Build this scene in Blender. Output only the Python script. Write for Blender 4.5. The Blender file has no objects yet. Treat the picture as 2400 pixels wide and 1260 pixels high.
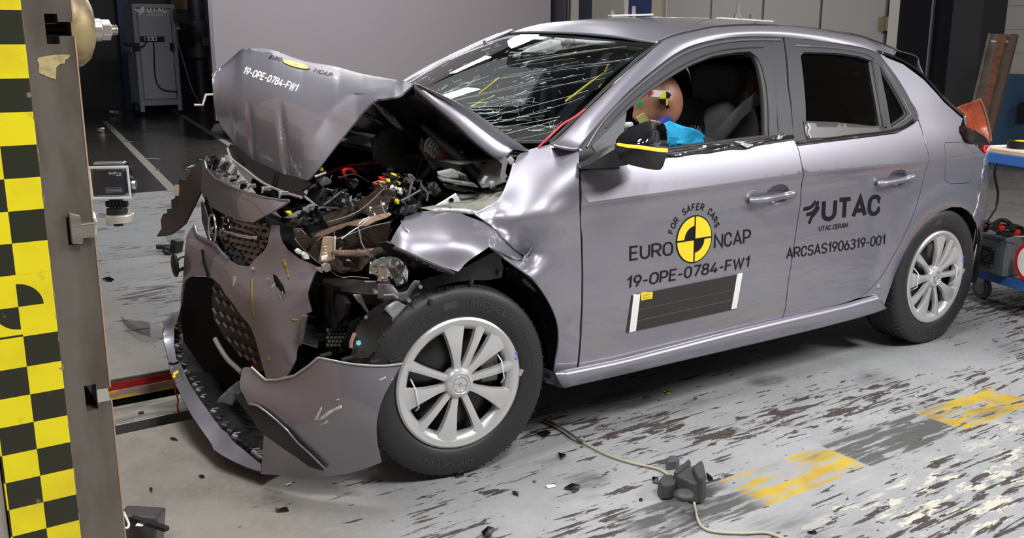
import bpy, bmesh, math, random
import numpy as np
from mathutils import Vector, Matrix, Euler
from mathutils.geometry import delaunay_2d_cdt
SC = bpy.context.scene
COL = SC.collection
PI = math.pi
R = math.radians

# ---------------------------------------------------------------- camera
CAM = Vector((-1.381, -3.270, 1.332)); YAW = 0.593; PITCH = 0.231; FPX = 2253.0
cy_, sy_, cp_, sp_ = math.cos(YAW), math.sin(YAW), math.cos(PITCH), math.sin(PITCH)
CF = Vector((sy_*cp_, cy_*cp_, -sp_)); CR = Vector((cy_, -sy_, 0)); CU = CR.cross(CF)
cam_d = bpy.data.cameras.new('camera'); cam = bpy.data.objects.new('camera', cam_d); COL.objects.link(cam)
cam_d.sensor_width = 36; cam_d.lens = FPX/2400*36; cam_d.clip_start = .05; cam_d.clip_end = 200
cam.matrix_world = Matrix(((CR.x, CU.x, -CF.x, CAM.x), (CR.y, CU.y, -CF.y, CAM.y), (CR.z, CU.z, -CF.z, CAM.z), (0, 0, 0, 1)))
SC.camera = cam
# ---------------------------------------------------------------- world, lamps, exposure
w = bpy.data.worlds.new('hall_ambient'); SC.world = w; w.use_nodes = True
w.node_tree.nodes['Background'].inputs[0].default_value = (.75, .80, 1, 1)
w.node_tree.nodes['Background'].inputs[1].default_value = .06
SC.view_settings.view_transform = 'Standard'; SC.view_settings.look = 'None'
SC.view_settings.gamma = 1; SC.view_settings.use_curve_mapping = False
SC.view_settings.exposure = 0.25
def area(name, loc, target, sx, sy, power, col=(1, .98, .95), spread=180):
    d = bpy.data.lights.new(name, 'AREA'); d.shape = 'RECTANGLE'; d.size = sx; d.size_y = sy; d.energy = power; d.color = col
    d.spread = R(spread)
    o = bpy.data.objects.new(name, d); COL.objects.link(o); o.location = loc
    o.rotation_euler = (Vector(target)-Vector(loc)).to_track_quat('-Z', 'Y').to_euler(); return o
area('flood_or_fill', (5.8, -5.2, 4.6), (1.0, -.6, .8), 2.2, 1.4, 330)
area('flood_or_fill', (.4, -4.9, 6.0), (.4, -.6, .3), 1.5, 1.0, 280)
area('flood_or_fill', (-.2, .7, 6.2), (.1, 0, .8), 2.0, 1.4, 170)
area('flood_or_fill', (-3.3, -1.6, 5.9), (-.1, -.2, 1.0), 1.8, 1.2, 300)
area('flood_or_fill', (6.1, 8.6, 4.4), (.8, 0, 1), .8, .45, 100)
area('flood_or_fill', (4.8, 8.8, 4.4), (.8, 0, 1), .8, .45, 100)
area('flood_or_fill', (3.4, 8.6, 6.4), (.8, 0, 1), .7, .4, 70)
area('flood_or_fill', (4.2, 5.4, 7.2), (5.0, 9.4, 1.0), 1.6, 1.0, 260, spread=110)  # added fill that brightens the grey screen, not a known lamp

# ---------------------------------------------------------------- pixel <-> place
def ray(px, py): return CF + (px-1200)/FPX*CR - (py-630)/FPX*CU
def at(px, py, x=None, y=None, z=None):
    d = ray(px, py)
    k = (x-CAM.x)/d.x if x is not None else (y-CAM.y)/d.y if y is not None else (z-CAM.z)/d.z
    return CAM + k*d
def depth_at(px, py, k): return CAM + ray(px, py)*k

# ---------------------------------------------------------------- materials
MATS = {}
def pbr(name, col, rough=.5, metal=0., coat=0., coat_r=.03, spec=.5, noise=None, bump=None, trans=0., alpha=1., emit=None, aniso=None):
    if name in MATS: return MATS[name]
    m = bpy.data.materials.new(name); m.use_nodes = True; nt = m.node_tree; b = nt.nodes['Principled BSDF']
    b.inputs['Base Color'].default_value = (*col, 1); b.inputs['Roughness'].default_value = rough; b.inputs['Metallic'].default_value = metal
    b.inputs['Coat Weight'].default_value = coat; b.inputs['Coat Roughness'].default_value = coat_r; b.inputs['Specular IOR Level'].default_value = spec
    b.inputs['Transmission Weight'].default_value = trans; b.inputs['Alpha'].default_value = alpha
    if emit: b.inputs['Emission Color'].default_value = (*emit[:3], 1); b.inputs['Emission Strength'].default_value = emit[3]
    if noise or bump:
        tc = nt.nodes.new('ShaderNodeTexCoord')
    if noise:   # (scale, colour2, lo, hi, stretch)
        sc, c2, lo, hi = noise[:4]; st = noise[4] if len(noise) > 4 else (1, 1, 1)
        mp = nt.nodes.new('ShaderNodeMapping'); mp.inputs['Scale'].default_value = st
        n = nt.nodes.new('ShaderNodeTexNoise'); n.inputs['Scale'].default_value = sc; n.inputs['Detail'].default_value = 6
        rp = nt.nodes.new('ShaderNodeMapRange'); rp.inputs['From Min'].default_value = lo; rp.inputs['From Max'].default_value = hi
        mx = nt.nodes.new('ShaderNodeMix'); mx.data_type = 'RGBA'; mx.inputs[6].default_value = (*col, 1); mx.inputs[7].default_value = (*c2, 1)
        L = nt.links.new; L(tc.outputs['Object'], mp.inputs[0]); L(mp.outputs[0], n.inputs['Vector']); L(n.outputs['Fac'], rp.inputs['Value'])
        L(rp.outputs[0], mx.inputs[0]); L(mx.outputs[2], b.inputs['Base Color'])
    if bump:    # (scale, strength, dist)
        n2 = nt.nodes.new('ShaderNodeTexNoise'); n2.inputs['Scale'].default_value = bump[0]; n2.inputs['Detail'].default_value = 4
        bp = nt.nodes.new('ShaderNodeBump'); bp.inputs['Strength'].default_value = bump[1]; bp.inputs['Distance'].default_value = bump[2]
        nt.links.new(tc.outputs['Object'], n2.inputs['Vector']); nt.links.new(n2.outputs['Fac'], bp.inputs['Height']); nt.links.new(bp.outputs[0], b.inputs['Normal'])
    MATS[name] = m; return m
PAINT = pbr('grey_metallic_paint', (.262, .257, .305), .41, .66, 1.0, .03)
BUMPER = PAINT
BLACK = pbr('black_plastic', (.012, .012, .013), .42, spec=.35, bump=(90, .15, .002))
SATIN = pbr('satin_black', (.026, .026, .029), .42, spec=.35)
TRIM = pbr('charcoal_trim', (.040, .040, .048), .5, spec=.25)
GLOSSB = pbr('gloss_black', (.006, .006, .007), .06, coat=1, coat_r=.02)
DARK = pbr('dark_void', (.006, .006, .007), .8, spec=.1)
RUBBER = pbr('tyre_rubber', (.017, .017, .019), .52, bump=(60, .1, .002))
RUBMARK = pbr('tyre_lettering', (.040, .040, .044), .45)
TREAD = pbr('tyre_tread', (.028, .026, .024), .7, noise=(30, (.06, .055, .05), .45, .7))
SILVER = pbr('silver_wheel_paint', (.62, .62, .63), .3, .55, .6, .08)
STEELB = pbr('black_steel_wheel', (.012, .012, .013), .3)
DISC = pbr('brake_steel', (.30, .29, .27), .35, .9)
CHROME = pbr('chrome', (.75, .75, .76), .12, 1)
BRIGHT = pbr('zinc_steel', (.62, .62, .62), .28, .9)
GREYP = pbr('grey_plastic', (.11, .11, .115), .45)
LGREY = pbr('light_grey_plastic', (.30, .30, .30), .5)
BEIGEP = pbr('primed_body_metal', (.36, .37, .33), .45, .1, noise=(14, (.25, .26, .23), .45, .7))
WHITE = pbr('white_sticker', (.80, .80, .80), .5)
INK = pbr('black_lettering', (.010, .009, .014), .4, spec=.2)
YEL = pbr('sticker_yellow', (.90, .68, .02), .45)
RED = pbr('red_plastic', (.55, .012, .016), .4)
REDW = pbr('red_cable', (.45, .02, .03), .4)
BLUEP = pbr('blue_plastic', (.02, .35, .75), .4)
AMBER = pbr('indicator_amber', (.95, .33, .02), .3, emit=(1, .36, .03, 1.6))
SEATF = pbr('seat_fabric', (.055, .054, .058), .9, bump=(160, .3, .004))
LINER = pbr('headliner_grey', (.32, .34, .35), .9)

def glass_mat(name, tint, gloss=1.0, rough=.01):
    m = bpy.data.materials.new(name); m.use_nodes = True; nt = m.node_tree; nt.nodes.clear()
    o = nt.nodes.new('ShaderNodeOutputMaterial'); t = nt.nodes.new('ShaderNodeBsdfTransparent'); t.inputs[0].default_value = (*tint, 1)
    g = nt.nodes.new('ShaderNodeBsdfGlossy'); g.inputs['Roughness'].default_value = rough
    f = nt.nodes.new('ShaderNodeFresnel'); gm = nt.nodes.new('ShaderNodeNewGeometry'); io = nt.nodes.new('ShaderNodeMath'); io.operation = 'MULTIPLY_ADD'; io.inputs[1].default_value = 1/1.5-1.5; io.inputs[2].default_value = 1.5
    nt.links.new(gm.outputs['Backfacing'], io.inputs[0]); nt.links.new(io.outputs[0], f.inputs[0])
    ml = nt.nodes.new('ShaderNodeMath'); ml.operation = 'MULTIPLY'; ml.inputs[1].default_value = gloss
    mx = nt.nodes.new('ShaderNodeMixShader'); L = nt.links.new
    L(f.outputs[0], ml.inputs[0]); L(ml.outputs[0], mx.inputs[0]); L(t.outputs[0], mx.inputs[1]); L(g.outputs[0], mx.inputs[2]); L(mx.outputs[0], o.inputs[0])
    MATS[name] = m; return m
GLASS = glass_mat('windscreen_glass', (.74, .84, .82))
TINTG = glass_mat('tinted_glass', (.30, .31, .33), .8)
CLEARP = glass_mat('clear_plastic', (.88, .88, .88), 1.0, .03)
SMOKEP = glass_mat('smoked_lens', (.40, .35, .30), 1.5, .05)

# ---------------------------------------------------------------- mesh helpers
def link(name, me, mat, parent=None, smooth=False):
    o = bpy.data.objects.new(name, me); COL.objects.link(o)
    if mat is not None:
        me.materials.clear()
        for m in (mat if isinstance(mat, (list, tuple)) else [mat]): me.materials.append(m)
    if parent is not None: o.parent = parent
    if smooth:
        for p in me.polygons: p.use_smooth = True
    return o
def mesh(name, vs, fs, mat, parent=None, smooth=False, thick=0, sub=0, bevel=0, off=-1, auto=None):
    me = bpy.data.meshes.new(name); me.from_pydata([tuple(v) for v in vs], [], fs); me.update()
    o = link(name, me, mat, parent, smooth)
    if auto: auto_smooth(me, auto)
    if sub:
        m = o.modifiers.new('sub', 'SUBSURF'); m.levels = m.render_levels = sub
    if thick:
        m = o.modifiers.new('solid', 'SOLIDIFY'); m.thickness = thick; m.offset = off
    if bevel:
        m = o.modifiers.new('bev', 'BEVEL'); m.width = bevel; m.segments = 2; m.limit_method = 'ANGLE'; m.angle_limit = R(35)
    return o
def auto_smooth(me, ang):
    bm = bmesh.new(); bm.from_mesh(me)
    for e in bm.edges: e.smooth = not (len(e.link_faces) == 2 and e.calc_face_angle(0) > R(ang))
    for f in bm.faces: f.smooth = True
    bm.to_mesh(me); bm.free()
def empty(name, loc, label, cat, group=None):
    o = bpy.data.objects.new(name, None); COL.objects.link(o); o.location = loc; o.empty_display_size = .1
    return tag(o, label, cat, group)
def tag(o, label=None, cat=None, group=None, kind=None):
    if label: o['label'] = label
    if cat: o['category'] = cat
    if group: o['group'] = group
    if kind: o['kind'] = kind
    return o
def struct(o): o['kind'] = 'structure'; return o
def put(o, parent):           # parent keeping world geometry (parent has only a location / rotation)
    o.parent = parent; o.matrix_parent_inverse = parent_matrix(parent).inverted(); return o
def parent_matrix(p):
    m = Matrix.LocRotScale(p.location, p.rotation_euler, p.scale)
    return parent_matrix(p.parent) @ p.matrix_parent_inverse @ m if p.parent else m
class MB:
    """collects solids into ONE mesh object"""
    def __init__(s): s.v = []; s.f = []
    def add(s, vs, fs):
        k = len(s.v); s.v += [Vector(v) for v in vs]; s.f += [[i+k for i in f] for f in fs]; return s
    def box(s, c, d, rot=None):
        hx, hy, hz = d[0]/2, d[1]/2, d[2]/2; c = Vector(c)
        P = [Vector((x, y, z)) for x in (-hx, hx) for y in (-hy, hy) for z in (-hz, hz)]
        if rot is not None:
            M = rot if isinstance(rot, Matrix) else Euler(rot).to_matrix(); P = [M @ p for p in P]
        return s.add([p+c for p in P], [(0, 1, 3, 2), (4, 6, 7, 5), (0, 4, 5, 1), (2, 3, 7, 6), (0, 2, 6, 4), (1, 5, 7, 3)])
    def tube(s, pts, r, n=8, cap=True):
        pts = [Vector(p) for p in pts]; N = len(pts); rs = r if isinstance(r, (list, tuple)) else [r]*N
        up = None; rings = []
        for i, p in enumerate(pts):
            t = (pts[min(i+1, N-1)]-pts[max(i-1, 0)])
            if t.length < 1e-9: t = Vector((0, 0, 1))
            t.normalize()
            if up is None:
                up = Vector((0, 0, 1)) if abs(t.z) < .9 else Vector((1, 0, 0))
            a = up - t*up.dot(t)
            if a.length < 1e-6: a = t.orthogonal()
            a.normalize(); up = a; b = t.cross(a)
            rings.append([p + rs[i]*(math.cos(q)*a+math.sin(q)*b) for q in [2*PI*j/n for j in range(n)]])
        vs = [v for rg in rings for v in rg]
        fs = [(i*n+j, i*n+(j+1) % n, (i+1)*n+(j+1) % n, (i+1)*n+j) for i in range(N-1) for j in range(n)]
        if cap: fs += [tuple(range(n-1, -1, -1)), tuple((N-1)*n+j for j in range(n))]
        return s.add(vs, fs)
    def cyl(s, a, b, r, n=24, r2=None): return s.tube([a, b], [r, r if r2 is None else r2], n)
    def lathe(s, prof, n=48, M=None, a0=0, a1=2*PI):   # prof: (radius, along) ; axis = local Y
        full = abs(a1-a0-2*PI) < 1e-6; K = n if full else n+1; m = len(prof); vs = []
        for i in range(K):
            a = a0+(a1-a0)*i/n
            for r, h in prof:
                v = Vector((r*math.cos(a), h, r*math.sin(a))); vs.append(M @ v if M else v)
        fs = []
        for i in range(n):
            i2 = (i+1) % K
            for j in range(m-1): fs.append((i*m+j, i*m+j+1, i2*m+j+1, i2*m+j))
        return s.add(vs, fs)
    def prism(s, outline, ext):       # outline: 3D points of a flat polygon, ext: vector
        n = len(outline); ext = Vector(ext); a = [Vector(p) for p in outline]; b = [p+ext for p in a]
        return s.add(a+b, [tuple(range(n-1, -1, -1)), tuple(range(n, 2*n))] + [(i, (i+1) % n, n+(i+1) % n, n+i) for i in range(n)])
    def sphere(s, c, r, n=16, m=10, M=None):
        rr = r if isinstance(r, (tuple, list)) else (r, r, r); c = Vector(c); vs = []
        for i in range(m+1):
            th = PI*i/m
            for j in range(n):
                v = Vector((rr[0]*math.sin(th)*math.cos(2*PI*j/n), rr[1]*math.sin(th)*math.sin(2*PI*j/n), rr[2]*math.cos(th)))
                vs.append((M @ v if M else v)+c)
        return s.add(vs, [(i*n+j, (i+1)*n+j, (i+1)*n+(j+1) % n, i*n+(j+1) % n) for i in range(m) for j in range(n)])
    def build(s, name, mat, parent=None, smooth=None, bevel=0, sub=0):
        return mesh(name, s.v, s.f, mat, parent, bevel=bevel, auto=smooth, sub=sub)
def box(name, c, d, mat, parent=None, rot=None, bevel=.003): return MB().box(c, d, rot).build(name, mat, parent, bevel=bevel)
def tube(name, pts, r, mat, parent=None, n=8, smooth=True): return MB().tube(pts, r, n).build(name, mat, parent, 50 if smooth else None)

def cr1(p0, p1, p2, p3, t):
    return .5*((2*p1)+(p2-p0)*t+(2*p0-5*p1+4*p2-p3)*t*t+(3*p1-p0-3*p2+p3)*t*t*t)
def spline(pts, n=6):
    pts = [Vector(p) for p in pts]; out = []
    for i in range(len(pts)-1):
        a, b = pts[max(i-1, 0)], pts[min(i+2, len(pts)-1)]
        for k in range(n): out.append(cr1(a, pts[i], pts[i+1], b, k/n))
    return out+[pts[-1]]
def sheet(name, rows, mat, parent=None, n=5, thick=.003, off=-1, flip=False, auto=40):
    rows = [spline(r, n) for r in rows]; m = len(rows[0])
    cols = [spline([r[j] for r in rows], n) for j in range(m)]; k = len(cols[0])
    vs = [cols[j][i] for i in range(k) for j in range(m)]
    fs = [(i*m+j, i*m+j+1, (i+1)*m+j+1, (i+1)*m+j) for i in range(k-1) for j in range(m-1)]
    if flip: fs = [f[::-1] for f in fs]
    return mesh(name, vs, fs, mat, parent, thick=thick, off=off, auto=auto)

def skin(name, V, F, N, loops, inward, mat, parent=None, thick=.004):
    """sheet with exact surface normals and a turned-in edge; loops: boundary vertex chains, inward: per-vertex direction"""
    n0 = len(V); V = [Vector(v) for v in V]; F = [tuple(f) for f in F]; nf = len(F); edge = {}
    for f in F:
        for a, b in ((f[0], f[1]), (f[1], f[2]), (f[2], f[0])):
            if (b, a) in edge: del edge[(b, a)]
            else: edge[(a, b)] = 1
    dup = {}
    def d(i):
        if i not in dup: dup[i] = len(V); V.append(V[i]+Vector(inward[i])*thick)
        return dup[i]
    for a, b in list(edge): F.append((b, a, d(a), d(b)))
    me = bpy.data.meshes.new(name); me.from_pydata([tuple(v) for v in V], [], F); me.update()
    for p in me.polygons: p.use_smooth = p.index < nf
    ln = [None]*len(me.loops)
    for p in me.polygons:
        for li in p.loop_indices: ln[li] = tuple(N[me.loops[li].vertex_index]) if p.index < nf else tuple(p.normal)
    me.normals_split_custom_set(ln)
    return link(name, me, mat, parent)
def inpoly(p, poly):
    x, y = p; c = False; n = len(poly); j = n-1
    for i in range(n):
        xi, yi = poly[i]; xj, yj = poly[j]
        if (yi > y) != (yj > y) and x < (xj-xi)*(y-yi)/(yj-yi)+xi: c = not c
        j = i
    return c
def smooth_outline(pts, n=5, corner=55):
    """closed outline; rounds gentle bends, keeps corners sharper than `corner` degrees"""
    N = len(pts); out = []; P = [Vector(p[:2]) for p in pts]
    def sharp(i):
        a = P[i]-P[i-1]; b = P[(i+1) % N]-P[i]
        return a.length < 1e-6 or b.length < 1e-6 or abs(a.angle_signed(b)) > R(corner)
    S = [sharp(i) for i in range(N)]
    for i in range(N):
        j = (i+1) % N; a = P[i] if S[i] else P[i-1]; b = P[j] if S[j] else P[(j+1) % N]
        if S[i]: a = P[i]*2-P[j] if False else P[i]
        for k in range(n): out.append(cr1(a, P[i], P[j], b, k/n))
    return [tuple(p) for p in out]
def densify(pts, step):
    out = []
    for i, p in enumerate(pts):
        q = pts[(i+1) % len(pts)]; d = math.dist(p[:2], q[:2]); k = max(1, int(d/step))
        out += [(p[0]+(q[0]-p[0])*t/k, p[1]+(q[1]-p[1])*t/k) for t in range(k)]
    return out
def inset_poly(pts, d):
    n = len(pts); A = sum(pts[i][0]*pts[(i+1) % n][1]-pts[(i+1) % n][0]*pts[i][1] for i in range(n)); s = 1 if A > 0 else -1
    out = []
    for i in range(n):
        a = Vector(pts[i])-Vector(pts[i-1]); b = Vector(pts[(i+1) % n])-Vector(pts[i])
        if a.length < 1e-9 or b.length < 1e-9: out.append(tuple(pts[i])); continue
        a.normalize(); b.normalize(); na = Vector((-a.y, a.x))*s; nb = Vector((-b.y, b.x))*s; m = na+nb
        if m.length < .3: m = na
        m.normalize(); out.append(tuple(Vector(pts[i])+m*(d/max(.5, m.dot(na)))))
    return out
def cdt(outline, holes, interior):
    vs = list(outline); es = [(i, (i+1) % len(outline)) for i in range(len(outline))]
    for h in holes:
        k = len(vs); vs += list(h); es += [(k+i, k+(i+1) % len(h)) for i in range(len(h))]
    vs += interior
    v, e, f, *_ = delaunay_2d_cdt([Vector(p) for p in vs], es, [], 0, 1e-7)
    keep = []
    for t in f:
        c = [(v[t[0]][k]+v[t[1]][k]+v[t[2]][k])/3 for k in (0, 1)]
        if inpoly(c, outline) and not any(inpoly(c, h) for h in holes): keep.append(tuple(t))
    return v, keep
def nearedge(p, polys, d):
    for poly in polys:
        for q in poly:
            if abs(q[0]-p[0]) < d and abs(q[1]-p[1]) < d: return True
    return False
def pxpatch(name, outline, fn, mat, parent=None, step=10, thick=.003, holes=(), sm=False, inset=0, extra=(), auto=40, jit=0, off=-1):
    """a real curved sheet whose outline is read off the photograph and whose place in depth comes from fn"""
    outline = smooth_outline(outline) if sm else [tuple(p[:2]) for p in outline]
    if inset: outline = inset_poly(outline, inset)
    outline = densify(outline, step); holes = [densify(h, step) for h in holes]
    x0, x1 = min(p[0] for p in outline), max(p[0] for p in outline); y0, y1 = min(p[1] for p in outline), max(p[1] for p in outline)
    pts = list(extra)
    y = y0+step/2; r = 0
    while y < y1:
        x = x0+(step/2 if r % 2 else 0)
        while x < x1:
            if inpoly((x, y), outline) and not any(inpoly((x, y), h) for h in holes) and not nearedge((x, y), [outline]+holes, step*.4): pts.append((x, y))
            x += step
        y += step*.87; r += 1
    v, f = cdt(outline, holes, pts)
    V = [fn(p[0], p[1]) for p in v]
    if getattr(fn, 'smooth', False):
        N = []
        for p, q in zip(v, V):
            e = 1.5; n_ = (fn(p[0]+e, p[1])-fn(p[0]-e, p[1])).cross(fn(p[0], p[1]+e)-fn(p[0], p[1]-e)).normalized()
            N.append(-n_ if n_.dot(CAM-q) < 0 else n_)
        return skin(name, V, [t[::-1] for t in f], N, None, [-n_ for n_ in N], mat, parent, max(thick, .006))
    return mesh(name, V, [t[::-1] for t in f], mat, parent, thick=thick, off=off, auto=auto)
def tps(anch):
    A = np.array(anch, float); P = A[:, :2]/400.; n = len(P)
    d = np.linalg.norm(P[:, None]-P[None], axis=-1); K = np.where(d > 1e-9, d*d*np.log(d+1e-12), 0)+np.eye(n)*1e-5
    Q = np.hstack([np.ones((n, 1)), P]); M = np.block([[K, Q], [Q.T, np.zeros((3, 3))]])
    w_ = np.linalg.solve(M, np.concatenate([A[:, 2], np.zeros(3)]))
    def f(px, py):
        q = np.array([px, py])/400.; r = np.linalg.norm(P-q, axis=1); u = np.where(r > 1e-9, r*r*np.log(r+1e-12), 0)
        return float(u@w_[:n]+w_[n]+w_[n+1]*q[0]+w_[n+2]*q[1])
    return f
def lin(anch):
    v, e, f, ov, *_ = delaunay_2d_cdt([Vector(a[:2]) for a in anch], [], [], 0, 1e-7)
    Z = [anch[o[0]][2] for o in ov]; g = tps(anch)
    def h(px, py):
        for a, b, c in f:
            A, B, C = v[a], v[b], v[c]; D = (B.y-C.y)*(A.x-C.x)+(C.x-B.x)*(A.y-C.y)
            if abs(D) < 1e-9: continue
            l1 = ((B.y-C.y)*(px-C.x)+(C.x-B.x)*(py-C.y))/D; l2 = ((C.y-A.y)*(px-C.x)+(A.x-C.x)*(py-C.y))/D; l3 = 1-l1-l2
            if l1 >= -1e-4 and l2 >= -1e-4 and l3 >= -1e-4: return l1*Z[a]+l2*Z[b]+l3*Z[c]
        return g(px, py)
    return h
def ysurf(anch, mix=0., off=0.):
    g = tps(anch); h = lin(anch) if mix else None
    def fn(px, py):
        y = g(px, py)
        if mix: y = y*(1-mix)+h(px, py)*mix
        return at(px, py, y=y+off)
    fn.smooth = not mix
    return fn

# ---------------------------------------------------------------- lettering
def _arc(cx, cy, rx, ry, a0, a1, n=7): return [(cx+rx*math.cos(R(a0+(a1-a0)*i/n)), cy+ry*math.sin(R(a0+(a1-a0)*i/n))) for i in range(n+1)]
def _ring(h0=0., h1=1., r=.34): return _arc(.5, h1-r, .5, r, 0, 180)+_arc(.5, h0+r, .5, r, 180, 360)+[(1, h1-r)]
def _bowl(y0, y1): r = (y1-y0)/2; return [(0, y1), (.55, y1)]+_arc(.55, y1-r, .45, r, 90, -90)+[(0, y0)]
_S = _arc(.5, .76, .5, .24, 20, 180, 8)+_arc(.5, .72, .5, .21, 190, 250, 3)+_arc(.5, .29, .5, .22, 70, 10, 3)+_arc(.5, .25, .5, .25, 0, -160, 8)
GLY = {'E': (.85, [[(1, 1), (0, 1), (0, 0), (1, 0)], [(0, .52), (.88, .52)]]), 'F': (.82, [[(1, 1), (0, 1), (0, 0)], [(0, .50), (.88, .50)]]), 'U': (1, [[(0, 1)]+_arc(.5, .34, .5, .34, 180, 360)+[(1, 1)]]),
  'R': (1, [[(0, 0)]+_bowl(.46, 1), [(.5, .46), (1, 0)]]), 'P': (.95, [[(0, 0)]+_bowl(.42, 1)]), 'O': (1.05, [_ring()]), '0': (.9, [_ring()]), 'N': (1.05, [[(0, 0), (0, 1), (1, 0), (1, 1)]]),
  'C': (.95, [[(1, .72)]+_arc(.5, .66, .5, .34, 10, 180)+_arc(.5, .34, .5, .34, 180, 350)+[(1, .28)]]), 'G': (1, [[(1, .74)]+_arc(.5, .66, .5, .34, 10, 180)+_arc(.5, .34, .5, .34, 180, 360)+[(1, .48), (.55, .48)]]),
  'A': (1.08, [[(0, 0), (.5, 1), (1, 0)], [(.17, .3), (.83, .3)]]), 'S': (.92, [_S]), 'T': (.98, [[(0, 1), (1, 1)], [(.5, 1), (.5, 0)]]), 'M': (1.2, [[(0, 0), (0, 1), (.5, .3), (1, 1), (1, 0)]]), 'W': (1.55, [[(0, 1), (.25, 0), (.5, .95), (.75, 0), (1, 1)]]),
  'I': (.12, [[(.5, 0), (.5, 1)]]), 'L': (.8, [[(0, 1), (0, 0), (1, 0)]]), 'H': (1, [[(0, 0), (0, 1)], [(1, 0), (1, 1)], [(0, .5), (1, .5)]]), 'Y': (1, [[(0, 1), (.5, .45), (1, 1)], [(.5, .45), (.5, 0)]]),
  '1': (.5, [[(0, .72), (.85, 1), (.85, 0)]]), '2': (.9, [_arc(.5, .70, .5, .30, 170, 0, 8)+_arc(.5, .68, .5, .26, 0, -40, 3)+[(0, 0), (1, 0)]]), '3': (.9, [_arc(.48, .76, .48, .24, 160, -90, 9)+[(.4, .52)], [(.4, .52)]+_arc(.48, .26, .52, .26, 90, -160, 9)]),
  '4': (.98, [[(.62, 1), (0, .24), (1, .24)], [(.74, .5), (.74, 0)]]), '5': (.9, [[(.95, 1), (.12, 1), (.05, .52)]+_arc(.46, .30, .54, .30, 120, -160, 9)]), '6': (.9, [[(.62, 1), (.10, .48)]+_arc(.5, .30, .5, .30, 165, 525, 12)]),
  '7': (.9, [[(0, 1), (1, 1), (.35, 0)]]), '8': (.92, [_ring(.0, .54, .26), [(.5+(q[0]-.5)*.88, q[1]) for q in _ring(.54, 1., .22)]]), '9': (.9, [[(.38, 0), (.90, .52)]+_arc(.5, .70, .5, .30, -15, -375, 12)]), '-': (.55, [[(0, .42), (1, .42)]]), '/': (.6, [[(0, 0), (1, 1)]]), '.': (.12, [[(.5, 0), (.5, .06)]]),
  'o': (.82, [_ring(0, .72, .30)]), 'r': (.5, [[(0, 0), (0, .72)], [(0, .42)]+_arc(.6, .42, .6, .28, 180, 80, 5)])}
def glyphs(body, bold=0., res=3, space=1.0):
    """drawn lettering: strokes of even weight, capital height 1"""
    t = .115+2*bold; V, F = [], []; x = 0.; W0 = .60
    for ch in body:
        if ch == ' ': x += .42; continue
        wd, ST = GLY[ch]; w_ = wd*W0
        for st in ST:
            P = [Vector((x+t/2+q[0]*w_, t/2+q[1]*(1-t))) for q in st]; n = len(P); k = len(V)
            for i, p in enumerate(P):
                a = (p-P[i-1]).normalized() if i else None; b = (P[i+1]-p).normalized() if i < n-1 else None
                if a is None or a.length < 1e-6: a = b
                if b is None or b.length < 1e-6: b = a
                na, nb = Vector((-a.y, a.x)), Vector((-b.y, b.x)); m = na+nb
                m = na if m.length < .2 else m.normalized(); o = m*(t/2/max(.42, m.dot(na)))
                e = Vector((0, 0))
                if i == 0 and (len(ST) == 1 or True): e = -a*0
                V += [Vector((*(p+o+e), 0)), Vector((*(p-o+e), 0))]
            F += [(k+2*i, k+2*i+1, k+2*i+3, k+2*i+2) for i in range(n-1)]
        x += w_+t+.095*space
    return V, F, x-.095*space, 1.
def letter(name, body, fn, mat, parent=None, bold=.012, space=1.0, thick=.0006, res=3):
    """fn(u, v): u 0..1 along the line, v 0..1 cap height -> 3D point"""
    V, F, wd, cap = glyphs(body, bold, res, space)
    return mesh(name, [fn(v.x/wd, v.y/cap) for v in V], F, mat, parent, thick=thick, off=1)
# ---------------------------------------------------------------- floor material
class NT:
    def __init__(s, m): s.nt = m.node_tree; s.b = s.nt.nodes['Principled BSDF']
    def n(s, t, **k):
        o = s.nt.nodes.new(t)
        for a, v in k.items(): setattr(o, a, v)
        return o
    def inp(s, sock, v):
        if isinstance(v, bpy.types.NodeSocket): s.nt.links.new(v, sock)
        else: sock.default_value = v
    def m(s, op, a, b=0., c=0.):
        o = s.n('ShaderNodeMath', operation=op); s.inp(o.inputs[0], a); s.inp(o.inputs[1], b); s.inp(o.inputs[2], c); return o.outputs[0]
    def rng(s, v, lo, hi, a=0., b=1., smooth=True):
        o = s.n('ShaderNodeMapRange', interpolation_type='SMOOTHSTEP' if smooth else 'LINEAR'); s.inp(o.inputs[0], v)
        for i, q in zip((1, 2, 3, 4), (lo, hi, a, b)): o.inputs[i].default_value = q
        return o.outputs[0]
    def mix(s, f, a, b):
        o = s.n('ShaderNodeMix', data_type='RGBA'); s.inp(o.inputs[0], f)
        for i, q in ((6, a), (7, b)): s.inp(o.inputs[i], (*q, 1) if isinstance(q, tuple) else q)
        return o.outputs[2]
    def noise(s, vec, scale, st=(1, 1, 1), det=6, rough=.55, loc=(0, 0, 0), dist=0.):
        mp = s.n('ShaderNodeMapping'); mp.inputs['Scale'].default_value = st; mp.inputs['Location'].default_value = loc; s.inp(mp.inputs[0], vec)
        o = s.n('ShaderNodeTexNoise'); o.inputs['Scale'].default_value = scale; o.inputs['Detail'].default_value = det; o.inputs['Roughness'].default_value = rough
        o.inputs['Distortion'].default_value = dist; s.inp(o.inputs['Vector'], mp.outputs[0]); return o.outputs['Fac']
    def band(s, v, lo, hi, e): return s.m('MULTIPLY', s.rng(v, lo-e, lo+e), s.rng(v, hi-e, hi+e, 1., 0.))
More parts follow.
